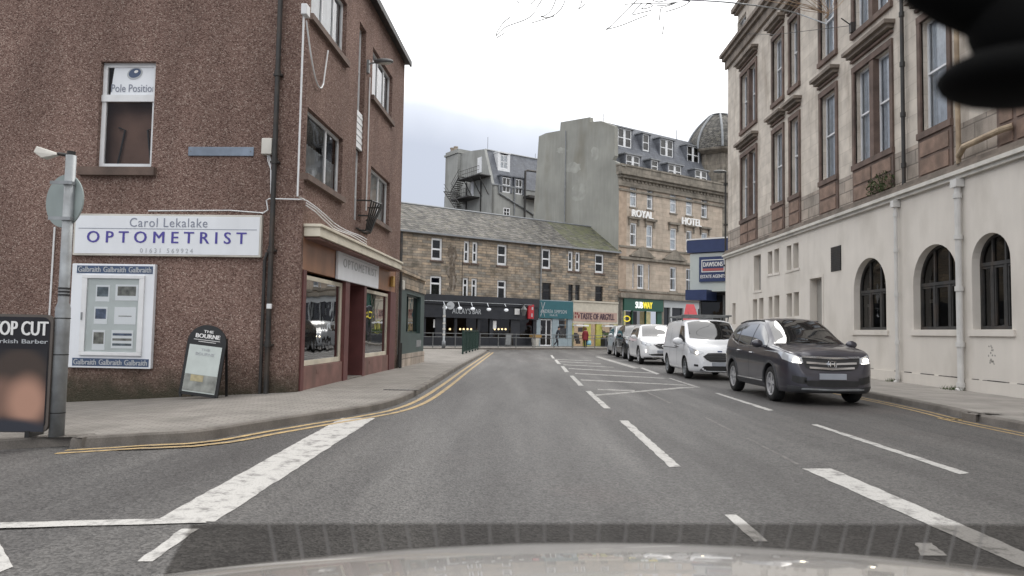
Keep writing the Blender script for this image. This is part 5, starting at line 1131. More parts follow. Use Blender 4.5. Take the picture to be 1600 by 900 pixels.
b = MB(); b.box(-.0, 1.0, -.03, 0, zsh, ZH-.9) ; b.build('quoin', mat('tan sandstone quoins', (.40, .31, .235), .85, var=.18, vs=2, dirt=.3), HB)
lw = mat('white hotel letters', (.85, .85, .84), .5)
text_mesh('ROYAL', lw, HB, (HF.uv(984, 335)[0], HF.uv(1016.5, 335)[0], HF.uv(1000, 341)[1], HF.uv(1000, 330)[1]), -.32, .12, bold=.05)
text_mesh('HOTEL', lw, HB, (HF.uv(1062, 348)[0], HF.uv(1091.5, 348)[0], HF.uv(1077, 353)[1], HF.uv(1077, 342)[1]), -.32, .12, bold=.05)
# mansard
ZM0 = ZH+.7; tz = HF.uv(985, 199, 3.0)[1]; print('mansard top', tz); ZM1 = tz
b = MB(); y0_, y1_ = .55, 3.2
b.add([(.45, y0_, ZM0), (HL, y0_, ZM0), (HL, y1_, ZM1), (.45, y1_, ZM1), (.45, 10, ZM1+.4), (HL, 10, ZM1+.4), (.45, 11.5, ZH), (HL, 11.5, ZH)], [(0, 1, 2, 3), (3, 2, 5, 4), (4, 5, 7, 6)]); b.build('mansard_roof', 'blueslate', HB)
def yat(z): return y0_+(y1_-y0_)*(z-ZM0)/(ZM1-ZM0)
def dormer(t, dn, depth):
    r = rect(HF, t[0], t[1], t[2], t[3], depth); yy = depth; b = MB(); s = .16
    zt_, zb_ = r[3], r[2]
    b.box(r[0]-s, r[0], yy, yat(zt_)+.4, zb_-.1, zt_+.1); b.box(r[1], r[1]+s, yy, yat(zt_)+.4, zb_-.1, zt_+.1); b.box(r[0], r[1], yy+.2, yat(zt_)+.4, zb_-.1, zb_)
    o = b.build('dormer', 'blueslate', HB); MB().box(r[0]-s-.1, r[1]+s+.1, yy-.15, yat(zt_)+1, zt_+.1, zt_+.22).build('dormer_roof', 'lead', o)
    MB().quad((r[0], yy+.35, zb_), (r[1], yy+.35, zb_), (r[1], yy+.35, zt_), (r[0], yy+.35, zt_)).build('lining', 'curtain', o, fix=False)
    window(HB, (r[0], r[1], zb_, zt_+.1), yy+.05, [(.5, .3)] if dn == 2 else [], [.5], .11, 'white', 'darkglass', None)
for t, n in (((965.5, 987, 200, 228), 2), ((1004.5, 1014.5, 210, 235), 1), ((1032, 1052, 217, 243), 2), ((1074, 1092.5, 228, 254), 2)): dormer(t, n, 1.9)
for t, n in (((978.5, 1000, 242, 262), 2), ((1018, 1028.5, 251, 268), 1), ((1044.5, 1065, 257, 276), 2), ((1086.5, 1105, 266, 285), 2)): dormer(t, n, .45)
# gable
GA = Face((HO.x, HO.y), FA+90); GM = HF.M.inverted() @ GA.M
pts = [(966, 262), (955, 264), (957, 250), (960.5, 243), (960, 197), (939, 189), (922, 190.5), (921.5, 183), (876, 191), (875, 204), (853, 208), (842, 213)]
gp = [GA.uv(*p) for p in pts]; gb = GA.uv(834, 330)
gp = [(.02, 3.9), (.02, gp[0][1]), (.55, gp[0][1]+.1)]+[(min(g[0], .4), g[1]) for g in gp[2:]]+[(gb[0], gb[1]), (gb[0]-.2, 0), (0.0, 0)]
print('gable', gp[:12])
gp = [(max(min(g[0], .0), -30), g[1]) if i not in (2, 3) else g for i, g in enumerate(gp)]
MB(GM).prism([(p[0], 0, p[1]) for p in gp], (0, .45, 0)).build('gable_wall', 'greyrender', HB)
random.seed(31); b = MB(GM)
for (cx_, cy_, rx_, ry_) in ((895, 262, 16, 9), (905, 300, 13, 16), (878, 235, 10, 5), (930, 240, 7, 12)):
    b.poly([(lambda g: (g[0], -.004, g[1]))(GA.uv(cx_+rx_*random.uniform(.7, 1.1)*math.cos(t), cy_+ry_*random.uniform(.7, 1.1)*math.sin(t))) for t in [2*PI*k/18 for k in range(18)]])
build_each(b, 'cement_patch', mat('paler cement patch', (.33, .33, .30), .9, var=.2, vs=1.2, dirt=.9, dcol=(.28, .28, .25), ds=.8), HB, fix=False)
ga_ = GA.uv(893, 250); b = MB(GM); b.tube([(GA.uv(884, 300)[0], -.1, 5), (GA.uv(884, 300)[0], -.1, GA.uv(880, 206)[1])], .05, 5).build('cable', 'lead', HB)
# hotel ground floor: sandwich shop and others
u1s, u2s = HF.uv(973, 490)[0], HF.uv(1034, 490)[0]
zq0, zq1 = HF.uv(1000, 486)[1], HF.uv(1000, 467)[1]
b = MB(); b.box(.0, u1s, 0, .4, .1, zsh); b.box(u2s, u2s+.3, 0, .4, .1, zsh)
build_each(b, 'pier', 'hotel_dark', HB)
sgr = mat('deep green shopfront', (.012, .075, .05), .4); fas = MB().box(u1s, u2s, -.2, .1, zq0, zq1).build('shop_fascia', sgr, HB)
yl = mat('lit yellow letters', (.75, .62, .05), .4, emit=.5)
su = [HF.uv(p, 478)[0] for p in (990.5, 1002, 1016.5)]; zt4 = (HF.uv(1003, 482)[1], HF.uv(1003, 472)[1])
text_mesh('SUB', mat('lit white letters', (.85, .88, .85), .4, emit=.5), fas, (su[0], su[1]-.03, *zt4), -.22, .04, bold=.06); text_mesh('WAY', yl, fas, (su[1]+.03, su[2], *zt4), -.22, .04, bold=.06)
sp3 = [(HF.uv(974.5, 500)[0], HF.uv(988, 500)[0]), (HF.uv(989, 500)[0], HF.uv(1009, 500)[0]), (HF.uv(1010, 500)[0], HF.uv(1027, 500)[0])]
b = MB(); cut(b, sp3, u1s, u2s, .1, zq0); b.build('shopfront', sgr, HB)
for a, c in sp3: MB().quad((a, .15, .1), (c, .15, .1), (c, .15, zq0), (a, .15, zq0)).build('pane', 'darkglass' if a == sp3[1][0] else 'glass', HB, fix=False)
litm = mat('lit yellow shop interior', (.55, .47, .22), .9, var=.7, vs=1.3, emit=.45)
b = MB()
for a, c in (sp3[0], sp3[2]): b.quad((a, .9, .1), (c, .9, .1), (c, .9, zq0), (a, .9, zq0))
b.build('shop_interior', litm, HB); MB().quad((sp3[1][0], 1.2, .1), (sp3[1][1], 1.2, .1), (sp3[1][1], 1.2, zq0), (sp3[1][0], 1.2, zq0)).build('shop_interior', 'interior', HB)
u, z = HF.uv(980.5, 498); b = MB(); b.tube([(u+.42*math.cos(t), .1, z+.25*math.sin(t)) for t in [2*PI*k/20 for k in range(21)]], .05, 6); b.build('neon_ring', yl, HB)
# next shop of the hotel: pale columns and dark glass
b = MB(); u = u2s+.3; e_ = HL+4
for k in range(7): b.box(u+.9+k*1.9, u+1.15+k*1.9, -.02, .3, .1, zsh-.9); 
b.box(u, e_, 0, .3, zsh-.95, zsh-.1); b.box(u, e_, 0, .2, 1.95, 2.1); b.build('shopfront', mat('pale grey shop pillars', (.42, .44, .45), .6), HB)
MB().quad((u, .2, .1), (e_, .2, .1), (e_, .2, zsh-.9), (u, .2, zsh-.9)).build('pane', mat('near-black glass', (.02, .022, .025), .08), HB, fix=False)
# turret with dome
tw = HF.M.inverted() @ Vector((22.3, 80.0, 0)); zd0 = atY(1112, 240, 80).z; zd1 = atY(1112, 181.5, 80).z; print('turret', tw, zd0, zd1)
R0 = 3.45; c_ = (tw.x, tw.y, 0)
b = MB(); n = 8
b.lathe([(R0*.7, ZH-8), (R0*.7, ZH+1.2), (R0*.78, ZH+1.3), (R0*.78, ZH+1.6), (R0*.7, ZH+1.7), (R0*.7, zd0-.5), (R0*.8, zd0-.4), (R0*.98, zd0-.2), (R0*1.0, zd0)], c_, 8)
b.build('turret', 'hotel_dark', HB)
D0 = zd1-zd0; prof = [(R0*(1-.72*(k/12)**2.0), zd0+D0*k/12) for k in range(13)]
MB().lathe(prof, c_, 8).build('dome', 'slate', HB)
b = MB()
for k in range(8):
    a_ = 2*PI*k/8; b.tube([(c_[0]+(r+.05)*math.cos(a_), c_[1]+(r+.05)*math.sin(a_), z) for r, z in prof], .13, 6)
rt = prof[-1][0]; b.lathe([(rt*1.05, zd1-.1), (rt*1.2, zd1+.05), (rt*.8, zd1+.2)], c_, 8); b.build('dome_rib', 'lead', HB)
b = MB()
for k in range(8):
    a_ = 2*PI*k/8; b.box(c_[0]+R0*.68*math.cos(a_)-.25, c_[0]+R0*.68*math.cos(a_)+.25, c_[1]+R0*.68*math.sin(a_)-.25, c_[1]+R0*.68*math.sin(a_)+.25, ZH+1.7, zd0-.52)
b.build('turret_pilaster', 'hotel_dark', HB)
b = MB(); b.tube([(1, 3.4, ZM1), (1, 3.4, ZM1+.9)], .03, 5); b.tube([(11.4, 3.2, ZM1), (11.4, 3.2, ZM1+1)], .03, 5); build_each(b, 'aerial', 'iron', HB)

# =================================================================== GREY TENEMENT with fire escape (behind the terrace)
KO = atY(766, 430, 92); KF = Face((KO.x, KO.y), FA); KG = Face((KO.x, KO.y), FA+90); KM = KF.M.inverted() @ KG.M
KB = thing('grey_tenement', 'grey cement-faced tenement with slate mansard and iron fire escape behind the terrace', 'building', KF.O, KF.rot)
ze = KF.uv(766, 287)[1]; zt = KF.uv(756, 233, 2)[1]; KL_ = 20
kw = [rect(KF, 784.5, 797.5, 276, 300), rect(KF, 805, 816, 279, 303), rect(KF, 786.5, 796.5, 324, 337)]
b = MB(); wall_panel(b, 0, KL_, 0, ze, [(k[0], k[1], k[2], min(k[3], ze-.01)) for k in kw], .2); hull(b, .01, KL_, 0, ze, 12, left=False); b.build('wall', 'greyrender2', KB)
y1k = 2.2; b = MB(); b.add([(.2, .05, ze), (KL_, .05, ze), (KL_, y1k, zt), (.2, y1k, zt), (KL_, 12, zt), (.2, 12, zt)], [(0, 1, 2, 3), (3, 2, 4, 5)]); b.build('mansard_roof', 'blueslate', KB)
b = MB(); b.box(0, KL_, -.12, .08, ze-.1, ze+.05); b.tube([(.3, y1k, zt+.05), (KL_, y1k, zt+.05)], .12, 6); b.build('gutter', 'lead', KB)
for k in kw: window(KB, (k[0], k[1], k[2], k[3]-.01), .0, [.5], [.5], .12, 'white', 'darkglass', 'sides')
b = MB()
for k in kw[:2]: b.box(k[0]-.25, k[0], -.1, 1.0, k[2], k[3]+.1); b.box(k[1], k[1]+.25, -.1, 1.0, k[2], k[3]+.1); b.box(k[0]-.35, k[1]+.35, -.2, 1.4, k[3]+.1, k[3]+.25)
b.build('dormer', 'blueslate', KB)
d_ = rect(KF, 781.5, 793.5, 241, 263, 1.0); b = MB(); b.box(d_[0]-.35, d_[0], 1.0, 2.6, d_[2]-.3, d_[3]+.2); b.box(d_[1], d_[1]+.35, 1.0, 2.6, d_[2]-.3, d_[3]+.2); b.box(d_[0]-.4, d_[1]+.4, .9, 2.6, d_[3]+.2, d_[3]+.35); b.box(d_[0], d_[1], 1.0, 1.5, d_[2]-.4, d_[2]); b.build('dormer', 'white', KB)
window(KB, d_, 1.05, [.5], [.5], .12, 'white', 'glass', 'full')
kp_ = [KG.uv(*p) for p in ((762, 287), (754, 233), (735, 236), (716, 243), (713, 258), (712, 262))]; print('ten gable', kp_)
gpt = [(0, 0), (0, ze), (-y1k*.9, zt)]+[(p[0], p[1]) for p in kp_[2:]]; gpt += [(gpt[-1][0]-.4, 0)]
dg_ = [KG.uv(747, 247), KG.uv(753, 270)]
MB(KM).prism([(p[0], 0, p[1]) for p in gpt], (0, .4, 0)).build('gable_wall', 'greyrender2', KB)
# chimney stack
ca, cc = KG.uv(695, 300, -.5)[0], KG.uv(714, 300, -.5)[0]; cz_ = KG.uv(705, 236, -.5)[1]; print('chim', ca, cc, cz_)
ch = MB(KM).box(ca, cc, -.5, 3.5, 0, cz_).box(ca-.15, cc+.15, -.65, 3.6, cz_-.6, cz_-.35).build('chimney', 'greyrender2', KB)
b = MB(KM)
for px_ in (702, 707.5): u = KG.uv(px_, 230, .5)[0]; b.lathe([(.3, cz_), (.26, cz_+.9), (.33, cz_+.95), (.33, cz_+1.1)], (u, 1.0, 0), 10)
b.build('chimney_pot', mat('buff clay pot', (.32, .27, .22), .8), ch)
for dd_ in ((746.5, 753, 247, 271), (736, 740.5, 281, 312)):
    q = rect(KG, *dd_); MB(KM).box(q[0], q[1], -.06, .02, q[2], q[3]).build('door', 'white', KB)
# fire escape
fe = MB(KM)
def kg(px, py, d=-1.2): return KG.uv(px, py, d)
u0, zz0 = kg(712, 276); u1, zz1 = kg(755, 272)
fe.box(kg(723, 274)[0], u1, -1.9, 0, zz1-.12, zz1)
for px_ in (728, 741, 752): u = kg(px_, 290)[0]; fe.tube([(u, -.1, zz1-2.4), (u, -1.6, zz1-.1)], .06, 5)
b0, bz0 = kg(711, 313); b1 = kg(737, 313)[0]; fe.box(b0, b1, -1.9, 0, bz0-.15, bz0)
for (pa, pb_) in (((724, 277), (711, 300)), ((711, 300), (724, 318)), ((700, 300), (720, 330))):
    a_ = kg(*pa); c2 = kg(*pb_); n = 9
    for k in range(n): t_ = k/(n-1); uu_ = a_[0]+(c2[0]-a_[0])*t_; zz_ = a_[1]+(c2[1]-a_[1])*t_; fe.box(uu_-.2, uu_+.2, -1.8, -.7, zz_-.04, zz_)
    for dz, rr_ in ((0, .07), (1.0, .035), (.5, .025)): fe.tube([(a_[0], -1.85, a_[1]+dz), (c2[0], -1.85, c2[1]+dz)], rr_, 5)
for z_, ua_, ub_ in ((zz1, kg(723, 274)[0], u1), (bz0, b0, b1)):
    for dz in (.5, 1.0): fe.tube([(ua_, -1.85, z_+dz), (ub_, -1.85, z_+dz)], .035, 5)
    k = ua_
    while k < ub_: fe.tube([(k, -1.85, z_), (k, -1.85, z_+1)], .02, 4); k += .45
fe.build('fire_escape', 'iron', KB)
for px_ in (752, 729.5): u = kg(px_, 300, 0)[0]; MB(KM).tube([(u, -.1, 5), (u, -.1, zz1)], .08, 6).build('downpipe', 'iron', KB)
b = MB(); a_ = KF.uv(779, 292); c2 = KF.uv(833, 336); b.tube([(a_[0], -.15, ze), (a_[0], -.15, a_[1]-.8), (c2[0], -.15, c2[1]), (c2[0], -.15, 5)], .12, 6); u = KF.uv(803.5, 300)[0]; b.tube([(u, -.12, ze), (u, -.12, ze-3.6)], .09, 6); b.build('downpipe', 'lead', KB)
u = KF.uv(817.5, 300)[0]; b = MB(); b.tube([(u, -.4, 8), (u, -.4, KF.uv(818, 268)[1]), (u+.3, -.4, KF.uv(820, 267)[1]), (u+4, -.4, KF.uv(820, 267)[1]+.1)], .14, 6); b.box(u, u+5, -1.4, 0, KF.uv(825, 308)[1]-.3, KF.uv(825, 308)[1]); b.build('steel_frame', 'iron', KB)
b = MB(); b.tube([(1.2, 3, zt), (1.2, 3, zt+2)], .03, 4); b.tube([(9, 3, zt), (9, 3, zt+1)], .03, 4); build_each(b, 'aerial', 'iron', KB)

# =================================================================== ESTATE AGENT building beyond the right building
a_ = math.degrees(math.atan2(.8, -.6)); DO = atY(1078, 480, 45); DF = Face((DO.x, DO.y), a_)
DB = thing('estate_agent_building', 'white rendered block with navy roof band and navy canopy past the stone building', 'building', DF.O, DF.rot)
zt = DF.uv(1078, 374)[1]; zb_ = DF.uv(1078, 456)[1]; DL = 7; wh = mat('pale green-white render', (.50, .54, .52), .75, var=.06, vs=.6, dirt=.1)
b = MB(); b.box(0, DL, 0, 8, zb_, zt-.9); b.build('upper_wall', wh, DB)
MB().box(-.15, DL, -.12, 8.1, zt-.85, zt-.08).build('roof_band', 'navy', DB); MB().box(-.18, DL, -.15, 8.1, zt-.08, zt).build('roof_trim', 'letterwhite', DB)
b = MB(); b.box(.3, DL, .8, 8, .1, zb_); b.build('ground_floor', 'black', DB)
b = MB()
for k in range(4): b.box(.3+k*1.5, .42+k*1.5, .7, .8, .1, zb_-.2)
b.box(.3, 5, .72, .8, 1.9, 2.05); b.box(.3, 5, .72, .8, .1, .9); b.build('window_frame', 'rail', DB)
MB().quad((.4, .76, .9), (5, .76, .9), (5, .76, zb_-.2), (.4, .76, zb_-.2)).build('pane', 'darkglass', DB, fix=False)
cx0 = DF.uv(1073, 460, -.6)[0]; cx1 = DF.uv(1106, 460, -.6)[0]; zc0, zc1 = DF.uv(1090, 469, -.6)[1], DF.uv(1090, 453, -.6)[1]
MB().box(cx0, cx1, -.8, .8, zc0, zc1).build('canopy', 'navy', DB)
sx0 = DF.uv(1093.5, 420)[0]; sx1 = DF.uv(1137.5, 420)[0]; zs0, zs1 = DF.uv(1115, 440)[1], DF.uv(1115, 401)[1]
t = thing('estate_agent_sign', 'navy wall sign reading DAWSONS ESTATE AGENTS on the white block', 'sign', DF.M @ Vector(((sx0+sx1)/2, 0, zs0)), DF.rot)
Mt = Matrix.Translation((-(sx0+sx1)/2, 0, -zs0)); w_ = sx1-sx0; h_ = zs1-zs0
MB(Mt).box(sx0, sx1+.1, -.12, -.003, zs0, zs1).build('board', 'navy', t)
b = MB(Mt)
ra = (sx0+w_*.09, sx1-w_*.09, zs0+h_*.38, zs0+h_*.88)
b.box(ra[0], ra[1], -.135, -.12, ra[3]-.05, ra[3]); b.box(ra[0], ra[1], -.135, -.12, ra[2], ra[2]+.05); b.box(ra[0], ra[0]+.05, -.135, -.12, ra[2]+.05, ra[3]-.05); b.box(ra[1]-.05, ra[1], -.135, -.12, ra[2]+.05, ra[3]-.05); b.build('border', 'letterwhite', t)
MB(Mt).box(ra[0]+.06, ra[1]-.06, -.13, -.12, ra[2]+.07, ra[2]+.22).build('stripe', mat('dull red stripe', (.38, .10, .10), .5), t)
text_mesh('DAWSONS', 'letterwhite', t, (ra[0]+.12, ra[1]-.12, zs0+h_*.60, zs0+h_*.78), -.13, .01, Mt, bold=.04)
text_mesh('ESTATE AGENTS', 'letterwhite', t, (sx0+w_*.06, sx1-w_*.06, zs0+h_*.14, zs0+h_*.27), -.13, .01, Mt, bold=.03)
# red awning
P = atY(1068, 500, 60); t = thing('red_awning', 'red shop awning behind the white van roof, left of the navy canopy', 'awning', (P.x, P.y, P.z-.6), math.radians(20))
z1_ = atY(1068, 475, 60).z-P.z+.6; z0_ = 0
b = MB(); b.add([(-.75, -.9, z0_+.25), (1.0, -.9, z0_+.25), (1.0, 0, z1_), (.25, 0, z1_), (-.75, -.9, z0_), (1.0, -.9, z0_)], [(0, 1, 2, 3), (0, 4, 5, 1)]); b.build('canvas', 'red', t, fix=False)
text_mesh('CAFE', 'letterwhite', t, (0, 1.2, .08, .28), -1.31, .005) if False else None
MB().tube([(-.3, -1.25, .3), (-.3, 0, 0)], .03, 5).tube([(.5, -1.25, .3), (.5, 0, 0)], .03, 5).build('arm', 'iron', t)

# =================================================================== STREET FURNITURE
P = G(693, 544, .12); t = thing('signal_pole', 'grey striped steel pole with a round sign on the left pavement before the bar', 'pole', P)
hh_ = atY(694, 476, P.y).z-P.z
MB().lathe([(.13, 0), (.13, .5), (.085, .55), (.085, hh_)], n=12).build('pole', 'galv', t, smooth=True)
b = MB()
for z in (.9, 1.3, 1.7, 2.2): b.lathe([(.1, z), (.1, z+.12)], n=12)
build_each(b, 'band', 'offwhite', t)
MB().lathe([(.28, -.02), (.28, .02)], (.42, .1, hh_-.05), 20, 'y').build('round_sign', 'paleletter', t); MB().box(0, .45, .06, .1, hh_-.12, hh_-.06).build('bracket', 'galv', t)
# green railing panel at the kerb
A, Bp = Vector((-2.75, 39.6, .12)), Vector((-2.35, 49.3, .12)); A = G(723, 553.5, .12); 
t = thing('green_railing', 'dark green barred railing panel at the left kerb corner', 'railing', A, math.atan2(Bp.y-A.y, Bp.x-A.x)); Lg = (Bp-A).length
hh_ = atY(723, 516, A.y).z-A.z; print('green rail', A, hh_)
b = MB(); b.box(0, Lg, -.03, .03, hh_-.06, hh_); b.box(0, Lg, -.025, .025, .1, .15); b.build('rails', 'green', t)
b = MB(); n = int(Lg/.13)
for k in range(n+1): x = Lg*k/n; b.box(x-.014, x+.014, -.014, .014, .15, hh_-.06)
b.build('bars', 'green', t)
for k in range(6): MB().box(Lg*k/5-.045, Lg*k/5+.045, -.045, .045, 0, hh_+.02).build('post', 'green', t)

# =================================================================== OVERHEAD festive wires
def wires(name, lab, strokes, Y, r=.02, m='rail'):
    p0 = atY(*strokes[0][0], Y); t = thing(name, lab, 'festive light', p0); b = MB()
    for s in strokes:
        P = [atY(x, y, Y+.3*math.sin(i*1.7))-p0 for i, (x, y) in enumerate(s)]
        Q = smooth_path(P, 4); b.tube(Q, r, 5)
    b.build('wire_frame', m, t); return t, p0
t, p0 = wires('festive_light', 'thin looped wire festive decoration hanging against the white sky, left of the other', [
    [(797, 27), (786, 36), (778, 48), (775, 56), (785, 46), (795, 40), (820, 31), (833, 22), (840, 10), (846, 0), (852, -20)], [(776, 59), (788, 52)],
    [(870, -5), (862, 15), (852, 24), (845, 26), (858, 27), (872, 19), (880, 8), (884, -4)], [(830, 36), (850, 30), (866, 25)], [(910, -2), (907, 8), (904, 14), (912, 8), (920, -2)], [(811, 5), (808, 0), (812, -10)], [(830, 6), (838, -2)]], 24, .017)
t, p0 = wires('festive_light', 'spiky wire star decoration hanging against the white sky, right of the other', [
    [(998, -2), (985, 10), (970, 25), (956, 40), (947, 46), (970, 40), (995, 30), (1013, 23)], [(1004, 4), (988, 22), (1002, 20), (1018, 16)], [(976, 7), (1000, 5), (1040, 5), (1062, 3)],
    [(1078, 2), (1065, 0)], [(1078, 2), (1070, 8), (1055, 14), (1041, 18)], [(1032, 12), (1045, 9), (1056, 4), (1040, 8), (1026, 9)], [(1002, 14), (1012, 6), (1020, 9), (1010, 13), (1003, 14)], [(1032, 14), (1030, 32)], [(1037, 41), (1035, 54)],
    [(1015, -2), (1030, 3), (1050, -3)], [(1005, 0), (1014, -8)]], 24, .017)
t = thing('overhead_cable', 'pale span cable sagging from the stone building across the top of the view', 'cable', (11.4, 20, 10))
b = MB(); e1 = RF.M @ Vector((RF.uv(1297, 38)[0], -.1, RF.uv(1297, 38)[1])); P = [atY(1080, 0, 24), atY(1160, 6, 23), atY(1235, 18, e1.y+2), e1]
b.tube([p-Vector((11.4, 20, 10)) for p in smooth_path([atY(950, -6, 24)]+P, 6)], .025, 6); b.build('cable', 'galv', t)
e2 = RF.M @ Vector((RF.uv(1335, 40)[0], -.1, RF.uv(1335, 40)[1])); e0 = LF.M @ Vector((4, -.05, LF.uv(505, 75)[1]))
t = thing('overhead_cable', 'thin dark span wire crossing the pale stone front between the upper windows', 'cable', e2)
b = MB(); f0 = RF.M @ Vector((RF.uv(1150, 52)[0], -.1, RF.uv(1150, 52)[1])); b.tube([Vector((0, 0, 0)), (f0-e2)*.5+Vector((-.25, 0, -.2)), f0-e2], .012, 5); b.build('cable', 'iron', t)
b = MB(); b.box(-.05, .1, -.08, .08, -.25, .1); b.tube([(0, 0, 0), (-.35, 0, .25)], .02, 5); b.build('bracket', 'iron', t)
# straw-coloured bundled festive wires near the top right
p0 = atY(1270, 10, 17.5); t = thing('festive_light', 'bundle of straw-coloured loops of festive wire by the upper stone windows', 'festive light', p0)
b = MB(); random.seed(21)
for k in range(16):
    x0 = 1180+k*7; pts_ = [atY(x0+random.uniform(-6, 6), -18, 17.5), atY(x0+12+k*1.5, -4+random.uniform(-4, 6), 17.5+random.uniform(-.3, .3)), atY(min(1294, x0+40+k*2), 4+k*1.4+random.uniform(-4, 6), 17.5), atY(1291+random.uniform(-5, 3), 18+k*.8, 17.6)]
    b.tube([q-p0 for q in smooth_path(pts_, 5)], .007, 4)
b.build('wire_loops', mat('straw wire', (.32, .22, .14), .7, var=.3), t)
# =================================================================== CARS
def hermite(tab):
    xs = [t[0] for t in tab]; ys = [t[1] for t in tab]; n = len(xs); d = [(ys[i+1]-ys[i])/(xs[i+1]-xs[i]) for i in range(n-1)]
    m = [d[0]]+[0 if d[i-1]*d[i] <= 0 else 2*d[i-1]*d[i]/(d[i-1]+d[i]) for i in range(1, n-1)]+[d[-1]]
    def f(x):
        if x <= xs[0]: return ys[0]
        if x >= xs[-1]: return ys[-1]
        i = max(k for k in range(n-1) if xs[k] <= x); h = xs[i+1]-xs[i]; t = (x-xs[i])/h
        return (2*t**3-3*t*t+1)*ys[i]+(t**3-2*t*t+t)*h*m[i]+(-2*t**3+3*t*t)*ys[i+1]+(t**3-t*t)*h*m[i+1]
    return f
def crom(P, n):
    out = []
    for i in range(len(P)-1):
        p0, p1, p2, p3 = P[max(i-1, 0)], P[i], P[i+1], P[min(i+2, len(P)-1)]
        for k in range(n):
            t = k/n; out.append(tuple(.5*((2*p1[j])+(-p0[j]+p2[j])*t+(2*p0[j]-5*p1[j]+4*p2[j]-p3[j])*t*t+(-p0[j]+3*p1[j]-3*p2[j]+p3[j])*t**3) for j in (0, 1)))
    out.append(P[-1]); return out
M['tyre'] = mat('tyre rubber', (.018, .018, .018), .85, var=.15, bump=.2, bs=80)
M['alloy'] = mat('silver alloy wheel', (.50, .50, .51), .32, .35, var=.1)
M['chrome'] = mat('chrome trim', (.72, .73, .75), .12, 1.0)
M['carglass'] = mat('tinted car glass', (.012, .013, .014), .03, spec=.9, coat=1.0)
M['trim'] = mat('black plastic trim', (.02, .02, .021), .55, var=.2, vs=8)
M['greytrim'] = mat('grey plastic cladding', (.055, .056, .06), .6, var=.15, vs=6)
M['lamp'] = mat('headlamp lens', (.50, .52, .55), .08, .2, coat=1)
M['lit'] = mat('lit headlamp', (1, .86, .62), .2, emit=9)
M['litsoft'] = mat('dim lit lamp', (1, .95, .88), .2, emit=3)
M['amber'] = mat('amber lens', (.6, .25, .05), .2)
M['plate'] = mat('blank grey number plate', (.34, .36, .40), .5, var=.08, vs=3)
def paint(name, c, metal=.3, rough=.28, dirt=.15): 
    return mat(name, c, rough, metal, var=.03, vs=1.5, coat=.8, dirt=dirt, dcol=tuple(min(.3, q*.6+.04) for q in c), ds=1.3)

